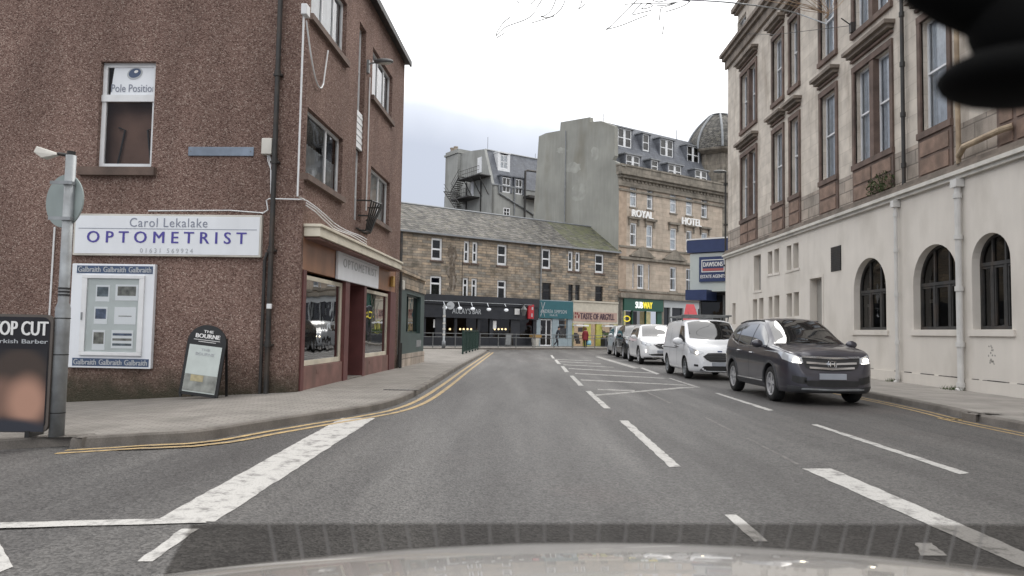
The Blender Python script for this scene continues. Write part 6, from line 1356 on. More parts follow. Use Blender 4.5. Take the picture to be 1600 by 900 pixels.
class Car:
    def __init__(s, name, label, spec, loc, heading, body_mat, group='cars queuing on the right of the road'):
        s.sp = spec; s.root = thing(name, label, spec.get('cat', 'car'), loc, heading, group)
        s.top, s.belt, s.bot, s.wid = [hermite(spec[k]) for k in ('top', 'belt', 'bot', 'wid')]
        s.tumble = spec.get('tumble', .36); L2, L1 = spec['top'][-1][0], spec['top'][0][0]
        xs = sorted(set([L1+(L2-L1)*i/70 for i in range(71)]+[L2-.02, L2-.05, L2-.09, L1+.02, L1+.05, L1+.1])); vs = []; rings = []
        for x in xs:
            h = s.half(x); ring = [(x, y, z) for y, z in h]+[(x, -y, z) for y, z in h[-2:0:-1]]; rings.append(ring)
        n = len(rings[0]); vs = [v for r in rings for v in r]; fs = [(i*n+k, i*n+(k+1) % n, (i+1)*n+(k+1) % n, (i+1)*n+k) for i in range(len(xs)-1) for k in range(n)]
        fs += [tuple(range(n-1, -1, -1)), tuple((len(xs)-1)*n+k for k in range(n))]
        b = MB().add(vs, fs); s.body = b.build('body', body_mat, s.root, smooth=True)
        bm = bmesh.new(); bm.from_mesh(s.body.data); s.bvh = BVHTree.FromBMesh(bm); bm.free(); s.paint = body_mat
        # wheel wells by boolean
        s.body.data.materials.append(M['trim']); cut_ = MB()
        for ax in (spec['front'], spec['rear']):
            for sy in (1, -1):
                w = spec['half_w']; cut_.lathe([(spec['wr']+.055, sy*(w+.3)), (spec['wr']+.055, sy*(w-.34))], (ax, 0, spec['wr']+.02), 28, 'y')
        co = cut_.build('cutter', 'trim'); co.data.materials.clear(); co.data.materials.append(body_mat); co.data.materials.append(M['trim'])
        for p in co.data.polygons: p.material_index = 1
        co.parent = s.root
        m = s.body.modifiers.new('b', 'BOOLEAN'); m.object = co; m.solver = 'EXACT'; m.operation = 'DIFFERENCE'
        bpy.context.view_layer.update(); dg = bpy.context.evaluated_depsgraph_get(); me = bpy.data.meshes.new_from_object(s.body.evaluated_get(dg)); s.body.modifiers.clear(); s.body.data = me
        bpy.data.objects.remove(co)
        for p in me.polygons: p.use_smooth = True
        try: me.set_sharp_from_angle(angle=math.radians(38))
        except Exception: pass
    def half(s, x):
        t, be, bo, w = s.top(x), s.belt(x), s.bot(x), s.wid(x); t = max(t, bo+.1); be = min(be, t-.012); h = t-be; k = min(1, h/.3)
        wr = w-.05-s.tumble*h; mid = (bo+be)/2
        P = [(0, bo), (w-.16, bo), (w-.035, bo+.06*min(1, (be-bo)/.3)), (w-.004, bo+(be-bo)*.3), (w, mid), (w-.004, bo+(be-bo)*.8), (w-.035, be-.01),
             ((w-.035)*.5+wr*.5+.012*k, be+h*.45), (wr+.005, t-.11*k-h*.05*(1-k)), (wr-.05*k-.01, t-.035*k), (wr-.2, t), (wr*.45, t+.018), (0, t+.025)]
        return crom(P, 3)
    def cast(s, o, d):
        h = s.bvh.ray_cast(Vector(o), Vector(d).normalized()); return h[0], h[1]
    def patch(s, name, m, lo, hi, mode, n=5, off=.006, seg=6, parent=None, skirt=.014, sides=(1,), smooth=True):
        """ruled patch projected on the body. mode 'side': points (x,z); 'front': (y,z); 'top': (x,y); 'rear': (y,z)"""
        out = None
        for sy in sides:
            def dens(P):
                o = []
                for i in range(len(P)-1):
                    for k in range(seg): t = k/seg; o.append((P[i][0]+(P[i+1][0]-P[i][0])*t, P[i][1]+(P[i+1][1]-P[i][1])*t))
                return o+[P[-1]]
            A, B = dens(lo), dens(hi); g = []
            for j in range(n+1):
                row = []
                for a, c in zip(A, B):
                    p = (a[0]+(c[0]-a[0])*j/n, a[1]+(c[1]-a[1])*j/n)
                    if mode == 'side': o, d = (p[0], sy*3, p[1]), (0, -sy, 0)
                    elif mode == 'front': o, d = (6, sy*p[0], p[1]), (-1, 0, 0)
                    elif mode == 'rear': o, d = (-6, sy*p[0], p[1]), (1, 0, 0)
                    else: o, d = (p[0], sy*p[1], 5), (0, 0, -1)
                    q, nn = s.cast(o, d)
                    if q is None: q, nn = (row[-1][0], row[-1][1]) if row else (Vector((p[0], 0, p[1])) if mode == 'side' else Vector((2, p[0], p[1])), Vector((1, 0, 0)))
                    if nn.dot(Vector(d)) > 0: nn = -nn
                    row.append((q, nn))
                g.append(row)
            W_ = len(A); b = MB(); b.add([q+nn*off for r in g for q, nn in r], [(j*W_+i, j*W_+i+1, (j+1)*W_+i+1, (j+1)*W_+i) for j in range(n) for i in range(W_-1)])
            if skirt:
                loop = [(0, i) for i in range(W_)]+[(j, W_-1) for j in range(1, n+1)]+[(n, i) for i in range(W_-2, -1, -1)]+[(j, 0) for j in range(n-1, 0, -1)]
                for k in range(len(loop)):
                    (j1, i1), (j2, i2) = loop[k], loop[(k+1) % len(loop)]; q1, n1 = g[j1][i1]; q2, n2 = g[j2][i2]
                    b.quad(q1+n1*off, q2+n2*off, q2+n2*(off-skirt), q1+n1*(off-skirt))
            o = b.build(name, m, parent or s.root, fix=True)
            if smooth:
                for p in o.data.polygons: p.use_smooth = True
                try: o.data.set_sharp_from_angle(angle=math.radians(40))
                except Exception: pass
            out = out or o
        return out
    def seam(s, P, mode='side', w=.012, sides=(1, -1), m='trim'):
        for i in range(len(P)-1):
            (x0, z0), (x1, z1) = P[i], P[i+1]; d = Vector((x1-x0, z1-z0)); d.normalize(); q = (-d.y*w/2, d.x*w/2)
            s.patch('panel_gap', m, [(x0-q[0], z0-q[1]), (x1-q[0], z1-q[1])], [(x0+q[0], z0+q[1]), (x1+q[0], z1+q[1])], mode, n=1, off=.0015, seg=8, skirt=0, sides=sides)
    def wheels(s, spokes=5, rim='alloy'):
        r = s.sp['wr']; w = s.sp['half_w']
        for ax in (s.sp['front'], s.sp['rear']):
            for sy in (1, -1):
                y0 = sy*(w-.125); a = .105
                t = MB().lathe([(r*.64, -a*.9), (r*.70, -a), (r*.93, -a), (r*.99, -a*.75), (r, -a*.3), (r, a*.3), (r*.99, a*.75), (r*.93, a), (r*.70, a), (r*.64, a*.9)], (ax, y0, r), 32, 'y', cap=False).build('wheel', 'tyre', s.root, smooth=True)
                rb = MB(); R_i = r*.66; yo = y0+sy*a*.8
                rb.lathe([(R_i, yo), (R_i*1.02, yo+sy*.02), (R_i*.93, yo+sy*.015), (R_i*.90, yo-sy*.05), (R_i*.9, yo-sy*.09)], (ax, 0, r), 32, 'y', cap=False)
                for k in range(spokes):
                    th = 2*PI*k/spokes+.3
                    for dth in (-.17, .17) if spokes == 5 else (0,):
                        ca, sa = math.cos(th+dth*.3), math.sin(th+dth*.3); cb, sb = math.cos(th+dth), math.sin(th+dth); wsp = .022
                        rb.add([(ax+ca*R_i*.12-sa*wsp, yo-sy*.01, r+sa*R_i*.12+ca*wsp), (ax+ca*R_i*.12+sa*wsp, yo-sy*.01, r+sa*R_i*.12-ca*wsp), (ax+cb*R_i*.95+sb*wsp, yo, r+sb*R_i*.95-cb*wsp), (ax+cb*R_i*.95-sb*wsp, yo, r+sb*R_i*.95+cb*wsp),
                                (ax+ca*R_i*.12-sa*wsp, yo-sy*.05, r+sa*R_i*.12+ca*wsp), (ax+ca*R_i*.12+sa*wsp, yo-sy*.05, r+sa*R_i*.12-ca*wsp), (ax+cb*R_i*.95+sb*wsp, yo-sy*.04, r+sb*R_i*.95-cb*wsp), (ax+cb*R_i*.95-sb*wsp, yo-sy*.04, r+sb*R_i*.95+cb*wsp)],
                               [(0, 1, 2, 3), (7, 6, 5, 4), (0, 4, 5, 1), (1, 5, 6, 2), (2, 6, 7, 3), (3, 7, 4, 0)])
                rb.lathe([(.001, yo+sy*.005), (R_i*.2, yo), (R_i*.2, yo-sy*.05)], (ax, 0, r), 16, 'y'); rb.build('rim', rim, t, smooth=False)
                MB().lathe([(R_i*.9, yo-sy*.06), (.001, yo-sy*.065)], (ax, 0, r), 24, 'y').build('brake', 'trim', t)
    def arches(s, m, w=.055, off=.012):
        r = s.sp['wr']+.05
        for ax in (s.sp['front'], s.sp['rear']):
            lo = []; hi = []
            for k in range(15):
                t = PI*(-.10+1.20*k/14); lo.append((ax-r*math.cos(t), s.sp['wr']+.02+r*math.sin(t))); hi.append((ax-(r+w)*math.cos(t), s.sp['wr']+.02+(r+w)*math.sin(t)))
            s.patch('wheel_arch', m, lo, hi, 'side', n=2, off=off, seg=2, sides=(1, -1), skirt=.03)
    def mirror(s, x, z, m, y=None, sc=1, yo=.16):
        for sy in (1, -1):
            q, nn = s.cast((x, sy*3, z), (0, -sy, 0)); y = q.y; c = (x+.02, y+sy*yo, z+.04)
            b = MB().ball(c, (.075*sc, .125*sc, .085*sc), 8); b.v = [Vector((v.x if v.x > c[0]-.03 else c[0]-.03, v.y, v.z)) for v in b.v]
            b.tube([(x+.02, y-sy*.03, z-.03), (x+.03, y+sy*yo*.6, z-.01)], .028, 6); b.build('wing_mirror', m, s.root, smooth=True)
    def handle(s, x, z, m='chrome'):
        for sy in (1, -1):
            q, nn = s.cast((x, sy*3, z), (0, -sy, 0)); y = q.y
            MB().tube([(x-.09, y, z), (x-.07, y+sy*.035, z), (x+.07, y+sy*.035, z), (x+.09, y, z)], .013, 6).build('door_handle', m, s.root, smooth=True)
    def at(s, y, z, off=.0):
        q, nn = s.cast((6, y, z), (-1, 0, 0)); 
        if q is None: return Vector((s.sp['top'][-1][0], y, z))
        return q+Vector((off, 0, 0))
    def plate(s, z, w=.26, h=.055):
        x = s.at(0, z).x; MB().box(x-.02, x+.03, -w, w, z-h, z+h).build('number_plate', 'plate', s.root, bevel=.004)

# positions: front axle track contact points from the photograph, heading -Y (towards the camera)
def place(px_front, px_rear, sp):
    a, c = G(*px_front), G(*px_rear); return a
HD = -PI/2
# ---------- dark blue compact SUV
suv = dict(half_w=.91, wr=.345, front=1.30, rear=-1.32,
    top=[(-2.26, .85), (-2.22, 1.02), (-2.12, 1.18), (-1.86, 1.50), (-1.6, 1.58), (-.9, 1.645), (-.2, 1.655), (.18, 1.625), (.5, 1.50), (.95, 1.24), (1.16, 1.125), (1.5, 1.085), (1.82, 1.04), (2.04, .985), (2.13, .93), (2.185, .82), (2.225, .66), (2.26, .56)],
    belt=[(-2.26, .78), (-2.1, 1.08), (-1.5, 1.10), (0, 1.04), (1.0, 1.0), (1.5, .99), (1.9, .95), (2.1, .88), (2.2, .74), (2.26, .5)],
    bot=[(-2.26, .42), (-2.0, .27), (-1.2, .23), (1.2, .23), (1.9, .22), (2.15, .24), (2.26, .27)],
    wid=[(-2.26, .70), (-2.18, .80), (-1.9, .88), (-1.3, .91), (1.3, .91), (1.76, .905), (2.0, .86), (2.13, .79), (2.21, .69), (2.26, .60)])
A = G(1205, 626); loc = Vector((A.x+.91-.02, A.y+1.30, 0)); print('suv', A, loc)
navyp = paint('deep blue metallic car paint', (.052, .050, .064), .4, .3, .2)
c = Car('suv', 'dark blue SUV with lit headlights and chrome-barred grille, nearest of the queue', suv, loc, HD, navyp)
c.wheels(5); c.arches('greytrim', .05)
c.patch('windscreen', 'carglass', [(1.10, -.70), (1.17, -.3), (1.18, 0), (1.17, .3), (1.10, .70)], [(.30, -.58), (.27, -.3), (.26, 0), (.27, .3), (.30, .58)], 'top', n=8, off=.004)
c.patch('side_window', 'carglass', [(.98, 1.10), (.5, 1.095), (-.02, 1.09)], [(.62, 1.34), (.28, 1.50), (.0, 1.535)], 'side', sides=(1, -1))
c.patch('side_window', 'carglass', [(-.10, 1.09), (-.5, 1.10), (-.92, 1.12)], [(-.08, 1.535), (-.5, 1.53), (-.98, 1.49)], 'side', sides=(1, -1))
c.patch('quarter_window', 'carglass', [(-1.04, 1.13), (-1.3, 1.17), (-1.55, 1.24)], [(-1.06, 1.475), (-1.3, 1.45), (-1.62, 1.36)], 'side', sides=(1, -1))
c.patch('window_trim', 'chrome', [(1.05, 1.06), (0, 1.055), (-1.0, 1.085), (-1.6, 1.2)], [(1.04, 1.08), (0, 1.075), (-1.0, 1.105), (-1.6, 1.225)], 'side', n=1, off=.008, sides=(1, -1))
c.patch('sill_cladding', 'greytrim', [(.88, .27), (0, .265), (-.9, .27)], [(.88, .36), (0, .36), (-.9, .36)], 'side', n=2, off=.01, sides=(1, -1))
c.patch('sill_trim', 'chrome', [(.86, .37), (0, .37), (-.88, .37)], [(.86, .395), (0, .395), (-.88, .395)], 'side', n=1, off=.012, sides=(1, -1))
c.seam([(.93, .42), (.98, .8), (.97, 1.05)]); c.seam([(-.06, .40), (-.06, 1.06)]); c.seam([(-.92, .75), (-1.0, 1.08)])
c.handle(.10, .93); c.handle(-.80, .96); c.mirror(.82, 1.09, navyp)
# front
gr = c.patch('grille', 'trim', [(-.50, .70), (-.38, .66), (0, .645), (.38, .66), (.50, .70)], [(-.60, .875), (-.4, .885), (0, .89), (.4, .885), (.60, .875)], 'front', n=4, off=.006)
for z, w_ in ((.675, .44), (.765, .49), (.87, .57)):
    c.patch('grille_bar', 'chrome', [(-w_, z+.012), (0, z-.012), (w_, z+.012)], [(-w_, z+.048), (0, z+.024), (w_, z+.048)], 'front', n=2, off=.022, parent=gr)
hl = None
for sy in (1, -1):
    h = c.patch('headlight', 'lamp', [(.55, .79), (.64, .775), (.75, .785), (.865, .85)], [(.57, .89), (.68, .925), (.79, .965), (.875, 1.0)], 'front', n=4, off=.008, sides=(sy,))
    p = c.at(sy*.68, .845, .015); MB().ball(p, (.02, .055, .05), 8).build('bulb', 'lit', h, smooth=True)
    b = MB()
    for k in range(5): q = c.at(sy*(.60+.035*k), .795+.004*k, .014); b.ball(q, (.012, .016, .012), 5)
    b.build('daylight_leds', 'litsoft', h)
    c.patch('fog_recess', 'trim', [(.52, .40), (.66, .41), (.76, .45)], [(.50, .52), (.64, .54), (.75, .56)], 'front', n=2, off=.006, sides=(sy,))
c.patch('lower_grille', 'trim', [(-.48, .36), (0, .345), (.48, .36)], [(-.56, .47), (0, .47), (.56, .47)], 'front', n=3, off=.006)
c.patch('lower_bumper', 'greytrim', [(-.80, .24), (-.4, .24), (0, .24), (.4, .24), (.80, .24)], [(-.82, .37), (-.5, .34), (0, .325), (.5, .34), (.82, .37)], 'front', n=3, off=.01)
c.patch('skid_strip', 'galv', [(-.6, .30), (0, .285), (.6, .30)], [(-.6, .33), (0, .31), (.6, .33)], 'front', n=1, off=.02)
c.plate(.545)
px_ = c.at(0, .77, .03).x; b = MB()
b.box(px_, px_+.02, -.052, -.030, .735, .815).box(px_, px_+.02, .030, .052, .735, .815).box(px_, px_+.018, -.030, .030, .768, .785)
ring = [(-.075, .722), (-.085, .80), (-.07, .832), (.07, .832), (.085, .80), (.075, .722), (.05, .712), (-.05, .712), (-.075, .722)]
b.tube([(px_+.01, y, z) for y, z in ring], .008, 5); b.build('badge', 'chrome', gr)
c.root.scale = (1.03, 1.04, 1.085)
c.seam([(1.16, -.72), (1.5, -.70), (1.9, -.60), (2.04, -.50)], 'top', w=.01, sides=(1, -1))
c.seam([(-.56, .915), (0, .935), (.56, .915)], 'front', w=.01, sides=(1,))
MB().tube([c.cast((1.20, -.5, 5), (0, 0, -1))[0]+Vector((0, 0, .012)), c.cast((1.14, 0, 5), (0, 0, -1))[0]+Vector((0, 0, .03))], .01, 5).tube([c.cast((1.20, .1, 5), (0, 0, -1))[0]+Vector((0, 0, .012)), c.cast((1.12, .6, 5), (0, 0, -1))[0]+Vector((0, 0, .03))], .01, 5).build('wiper', 'trim', c.root)
for sy in (1, -1): MB().tube([Vector(c.cast((x, sy*.60, 5), (0, 0, -1))[0])+Vector((0, 0, .02)) for x in (.1, -.5, -1.1, -1.6)], .015, 5).build('roof_rail', 'trim', c.root, smooth=True)

# ---------- white panel van
van = dict(cat='van', half_w=.915, wr=.325, front=1.30, rear=-1.36, tumble=.16,
    top=[(-2.2, 1.55), (-2.16, 1.74), (-1.9, 1.80), (-1, 1.83), (.2, 1.83), (.62, 1.79), (.95, 1.58), (1.38, 1.20), (1.55, 1.12), (1.85, 1.02), (2.03, .90), (2.12, .74), (2.17, .55)],
    belt=[(-2.2, 1.05), (-1, 1.10), (.8, 1.08), (1.35, 1.04), (1.6, 1.02), (1.9, .92), (2.1, .72), (2.17, .5)],
    bot=[(-2.2, .35), (-1.2, .26), (1.2, .24), (1.9, .22), (2.17, .26)],
    wid=[(-2.2, .84), (-2.0, .90), (-1, .915), (1.3, .915), (1.7, .89), (1.95, .79), (2.08, .68), (2.17, .56)])
A = G(1069, 591); loc = Vector((A.x+.915, A.y+1.30, 0)); print('van', loc)
whp = paint('white van paint', (.80, .815, .84), 0, .3, .12)
v = Car('van', 'white panel van with roof rack and black hexagonal grille behind the dark SUV', van, loc, HD, whp)
v.wheels(7, 'galv')
v.patch('windscreen', 'carglass', [(1.30, -.74), (1.40, -.3), (1.41, 0), (1.40, .3), (1.30, .74)], [(.72, -.68), (.69, -.3), (.68, 0), (.69, .3), (.72, .68)], 'top', n=8, off=.004)
v.patch('side_window', 'carglass', [(1.22, 1.12), (.8, 1.10), (.32, 1.10)], [(1.0, 1.36), (.74, 1.62), (.34, 1.64)], 'side', sides=(1, -1))
v.seam([(.24, .38), (.22, 1.1), (.28, 1.72)]); v.seam([(1.0, .42), (1.18, .9), (1.2, 1.1)]); v.seam([(-.86, .4), (-.9, 1.7)]); v.seam([(.2, .92), (-2.0, .92)], w=.02, sides=(1, -1))
v.handle(.36, .96, 'trim'); v.handle(.10, .98, 'trim'); v.mirror(1.10, 1.10, whp, sc=1.35, yo=.2)
v.patch('mirror_corner', 'trim', [(1.32, 1.10), (1.22, 1.09)], [(1.2, 1.2), (1.13, 1.26)], 'side', n=2, sides=(1, -1))
g_ = v.patch('grille', 'trim', [(-.42, .60), (-.3, .55), (0, .54), (.3, .55), (.42, .60)], [(-.52, .70), (-.36, .80), (0, .81), (.36, .80), (.52, .70)], 'front', n=4, off=.012)
for z in (.62, .68, .74): v.patch('grille_bar', 'greytrim', [(-.42, z), (0, z), (.42, z)], [(-.42, z+.02), (0, z+.02), (.42, z+.02)], 'front', n=1, off=.022, parent=g_)
v.patch('lower_grille', 'trim', [(-.62, .29), (0, .28), (.62, .29)], [(-.52, .42), (0, .42), (.52, .42)], 'front', n=3, off=.01)
for sy in (1, -1):
    h = v.patch('headlight', 'lamp', [(.50, .80), (.62, .76), (.75, .76), (.84, .80)], [(.50, .83), (.64, .87), (.78, .93), (.87, 1.0)], 'front', n=4, off=.008, sides=(sy,))
    MB().ball(v.at(sy*.68, .81, .015), (.02, .05, .045), 8).build('bulb', 'lit' if sy < 0 else 'litsoft', h, smooth=True)
    v.patch('fog_lamp', 'trim', [(.66, .40), (.76, .41)], [(.66, .46), (.76, .47)], 'front', n=2, off=.008, sides=(sy,))
v.plate(.475); v.root.scale = (1.0, 1.01, 1.03)
text_mesh('i', 'chrome', g_, (0, .01, .7, .71), 0, 0) if False else None
MB().box(v.at(0, .855, .0).x, v.at(0, .855, .0).x+.02, -.07, .07, .835, .875).build('badge', mat('blank blue oval badge', (.03, .05, .16), .3), g_, bevel=.015)
b = MB()
for x in (-1.6, -.5, .35):
    b.tube([(x, -.78, 1.93), (x, .78, 1.93)], .022, 6)
    for sy in (1, -1): b.tube([(x, sy*.74, 1.78), (x, sy*.76, 1.93)], .02, 5)
for y in (-.72, .72): b.tube([(-1.8, y, 1.95), (.5, y, 1.95)], .02, 6)
b.tube([(.5, -.82, 1.97), (.5, .82, 1.97)], .03, 6); b.build('roof_rack', 'rail', v.root)
b = MB(); b.tube([(.2, -.5, 1.85), (.05, -.5, 2.1)], .006, 4); b.build('aerial', 'trim', v.root)

# ---------- white crossover
xc = dict(half_w=.93, wr=.36, front=1.40, rear=-1.37,
    top=[(-2.3, .85), (-2.25, 1.05), (-2.0, 1.4), (-1.7, 1.56), (-.9, 1.65), (-.1, 1.665), (.2, 1.63), (.52, 1.50), (.98, 1.22), (1.15, 1.13), (1.6, 1.08), (1.95, .99), (2.15, .88), (2.24, .75), (2.3, .58)],
    belt=[(-2.3, .78), (-2.0, 1.08), (0, 1.03), (1.0, 1.0), (1.6, .97), (2.0, .88), (2.2, .75), (2.3, .5)],
    bot=[(-2.3, .42), (-1.9, .27), (0, .25), (1.9, .24), (2.3, .28)],
    wid=[(-2.3, .7), (-2.1, .84), (-1.3, .93), (1.3, .93), (1.8, .90), (2.05, .82), (2.2, .70), (2.3, .55)])
A = G(998, 568.5); loc = Vector((A.x+.93, A.y+1.4, 0)); print('volvo', loc)
whp2 = paint('pearl white car paint', (.78, .79, .80), .05, .28, .1)
c = Car('crossover', 'white crossover with an oval chrome grille, standing behind the white van', xc, loc, HD, whp2)
def std_glass(c, zb=1.08):
    c.patch('windscreen', 'carglass', [(1.10, -.70), (1.16, -.3), (1.16, 0), (1.16, .3), (1.10, .70)], [(.30, -.58), (.27, -.3), (.26, 0), (.27, .3), (.30, .58)], 'top', n=8, off=.004)
    c.patch('side_window', 'carglass', [(.95, zb), (.4, zb), (-.05, zb)], [(.6, zb+.24), (.25, zb+.41), (-.03, zb+.43)], 'side', sides=(1, -1))
    c.patch('side_window', 'carglass', [(-.13, zb), (-.5, zb), (-1.0, zb+.03)], [(-.1, zb+.43), (-.5, zb+.42), (-1.05, zb+.36)], 'side', sides=(1, -1))
    c.seam([(.93, .42), (.98, .8), (.97, zb-.03)]); c.seam([(-.09, .40), (-.09, zb-.03)])
    c.handle(.08, zb-.15, 'trim'); c.handle(-.85, zb-.13, 'trim')
std_glass(c); c.wheels(5); c.mirror(.82, 1.09, whp2)
gr = c.patch('grille', 'trim', [(-.28, .72), (-.18, .66), (0, .64), (.18, .66), (.28, .72)], [(-.40, .82), (-.2, .86), (0, .865), (.2, .86), (.40, .82)], 'front', n=4, off=.012)
p = [c.at(y, z, .02) for y, z in ((-.36, .81), (-.2, .69), (0, .65), (.2, .69), (.36, .81), (.2, .86), (0, .87), (-.2, .86), (-.36, .81))]; MB().tube(p, .012, 5).build('grille_frame', 'chrome', gr)
MB().tube([c.at(-.26, .80, .03), c.at(.22, .70, .03)], .012, 5).lathe([(.05, 0), (.062, .012), (.05, .024)], c.at(0, .755, .02), 16, 'x').build('badge', 'chrome', gr)
for sy in (1, -1):
    h = c.patch('headlight', 'lamp', [(.48, .80), (.62, .765), (.76, .79), (.86, .84)], [(.52, .865), (.66, .90), (.78, .93), (.87, .96)], 'front', n=4, off=.008, sides=(sy,))
    MB().ball(c.at(sy*.72, .84, .01), (.015, .035, .03), 7).build('bulb', 'chrome', h, smooth=True)
    MB().tube([c.at(sy*.72, .52, .02), c.at(sy*.73, .62, .02)], .024, 6).build('running_light', 'litsoft', c.root)
c.patch('lower_grille', 'trim', [(-.5, .38), (0, .37), (.5, .38)], [(-.62, .44), (0, .47), (.62, .44)], 'front', n=3, off=.01)
c.patch('lower_bumper', 'trim', [(-.78, .25), (0, .25), (.78, .25)], [(-.78, .31), (0, .30), (.78, .31)], 'front', n=2, off=.01); c.patch('skid_strip', 'chrome', [(-.5, .31), (0, .30), (.5, .31)], [(-.5, .34), (0, .33), (.5, .34)], 'front', n=1, off=.014)
c.plate(.545); c.root.scale = (1.05, 1.06, 1.1)
for sy in (1, -1): MB().tube([Vector(c.cast((x, sy*.60, 5), (0, 0, -1))[0])+Vector((0, 0, .03)) for x in (.1, -.5, -1.1, -1.6)], .015, 5).build('roof_rail', 'alloy', c.root, smooth=True)

# ---------- two cars further back
hatch_ = dict(half_w=.88, wr=.31, front=1.27, rear=-1.28,
    top=[(-2.05, .8), (-2.0, 1.0), (-1.75, 1.35), (-1.4, 1.46), (-.6, 1.52), (0, 1.515), (.3, 1.46), (.6, 1.34), (1.05, 1.06), (1.2, .99), (1.6, .93), (1.9, .83), (2.02, .7), (2.08, .55)],
    belt=[(-2.05, .7), (-1.8, .96), (0, .92), (1.1, .89), (1.6, .85), (1.9, .76), (2.08, .48)],
    bot=[(-2.05, .35), (-1.7, .22), (1.7, .2), (2.08, .24)], wid=[(-2.05, .66), (-1.9, .8), (-1.2, .88), (1.2, .88), (1.7, .84), (1.95, .72), (2.08, .55)])
def small(label, loc, m, low=None, lit=True):
    c = Car('hatchback', label, hatch_, loc, HD, m); c.wheels(5)
    c.patch('windscreen', 'carglass', [(1.10, -.66), (1.16, 0), (1.10, .66)], [(.36, -.56), (.32, 0), (.36, .56)], 'top', n=6, off=.004)
    c.patch('side_window', 'carglass', [(.92, .96), (-.05, .96)], [(.5, 1.22), (-.03, 1.36)], 'side', sides=(1, -1)); c.patch('side_window', 'carglass', [(-.12, .96), (-1.1, .99)], [(-.1, 1.36), (-1.1, 1.3)], 'side', sides=(1, -1))
    c.mirror(.8, .98, m); c.handle(.05, .82, 'trim')
    gr = c.patch('grille', 'trim', [(-.35, .60), (0, .58), (.35, .60)], [(-.42, .70), (0, .71), (.42, .70)], 'front', n=3, off=.008)
    for sy in (1, -1):
        h = c.patch('headlight', 'lamp', [(.46, .64), (.66, .66), (.78, .70)], [(.48, .72), (.68, .78), (.80, .83)], 'front', n=3, off=.008, sides=(sy,))
        if lit: MB().ball(c.at(sy*.62, .70, .01), (.02, .05, .04), 6).build('bulb', 'lit', h)
    c.patch('lower_grille', 'trim', [(-.7, .26), (0, .25), (.7, .26)], [(-.7, .42 if not low else .56), (0, .42 if not low else .56), (.7, .42 if not low else .56)], 'front', n=3, off=.01); c.plate(.48); c.root.scale = (1.1, 1.08, 1.24)
    return c
A = G(974.5, 560.5); small('black hatchback partly hidden between the white crossover and a paler car', Vector((A.x+.86, A.y+1.27, 0)), paint('black car paint', (.018, .019, .021), .2, .25), lit=False)
A = G(960, 555.5); small('pale silver hatchback with one lit headlight, last car of the queue', Vector((A.x+.86, A.y+1.27, 0)), paint('pale silver car paint', (.48, .50, .52), .3, .3), low=True)

# =================================================================== PEOPLE
def figure(label, loc, rz, pose, mats, hair, extra):
    t = thing('person', label, 'person', loc, rz); J = pose
    verts = list(J['v'].values()); keys = list(J['v'].keys()); ed = [(keys.index(a), keys.index(b_)) for a, b_ in J['e']]
    me = bpy.data.meshes.new('body'); me.from_pydata(verts, ed, []); o = bpy.data.objects.new('body', me); C.objects.link(o); o.parent = t
    sk = o.modifiers.new('s', 'SKIN'); 
    for i, k in enumerate(keys): r_ = J['r'][k]; me.skin_vertices[0].data[i].radius = (r_, r_) if not isinstance(r_, tuple) else r_; me.skin_vertices[0].data[i].use_root = (k == 'pelvis')
    ss = o.modifiers.new('u', 'SUBSURF'); ss.levels = 1; ss.render_levels = 1
    bpy.context.view_layer.update(); dg = bpy.context.evaluated_depsgraph_get(); m2 = bpy.data.meshes.new_from_object(o.evaluated_get(dg)); o.modifiers.clear(); o.data = m2
    for m in mats: m2.materials.append(m)
    for p in m2.polygons:
        p.use_smooth = True; p.material_index = J['zone'](p.center)
    MB().ball(hair[0], hair[1], 8).build('hair', hair[2], t, smooth=True)
    return t
skin = mat('skin', (.45, .27, .20), .6)
def man_pose(lean):
    v = dict(pelvis=(0, 0, .92), spine=(lean*.35, 0, 1.12), chest=(lean*.8, 0, 1.34), neck=(lean*1.15, 0, 1.48), head=(lean*1.45, 0, 1.58), crown=(lean*1.55, 0, 1.70),
        sl=(lean*.95, .18, 1.40), el=(lean*.9-.04, .24, 1.12), hl_=(lean+.18, .2, .98), fl=(lean+.26, .19, .96), sr=(lean*.95, -.18, 1.40), er=(lean*.9+.1, -.24, 1.13), hr_=(lean+.28, -.16, 1.05), fr=(lean+.36, -.14, 1.04),
        pl=(.0, .10, .86), kl=(.16, .11, .50), al=(.16, .11, .09), tl=(.32, .12, .04), pr=(0, -.10, .86), kr=(.02, -.11, .48), ar=(-.26, -.11, .13), tr=(-.14, -.12, .03))
    e = [('pelvis', 'spine'), ('spine', 'chest'), ('chest', 'neck'), ('neck', 'head'), ('head', 'crown'), ('chest', 'sl'), ('sl', 'el'), ('el', 'hl_'), ('hl_', 'fl'), ('chest', 'sr'), ('sr', 'er'), ('er', 'hr_'), ('hr_', 'fr'), ('pelvis', 'pl'), ('pl', 'kl'), ('kl', 'al'), ('al', 'tl'), ('pelvis', 'pr'), ('pr', 'kr'), ('kr', 'ar'), ('ar', 'tr')]
    r = dict(pelvis=(.15, .12), spine=(.15, .12), chest=(.17, .13), neck=.06, head=.10, crown=.075, sl=.075, el=.055, hl_=.038, fl=.035, sr=.075, er=.055, hr_=.038, fr=.035, pl=.10, kl=.07, al=.048, tl=.04, pr=.10, kr=.07, ar=.048, tr=.04)
    return v, e, r
v_, e_, r_ = man_pose(.16)
def zm(c): return 0 if (c.z > 1.47) else (1 if c.z > .88 else (2 if c.z > .12 else 3))
P = G(869, 542.5, .12); dk = mat('dark blue-grey jacket', (.03, .035, .045), .8, var=.2); tr_ = mat('dark trousers', (.025, .027, .035), .85); sh_ = mat('black shoes', (.01, .01, .01), .5)
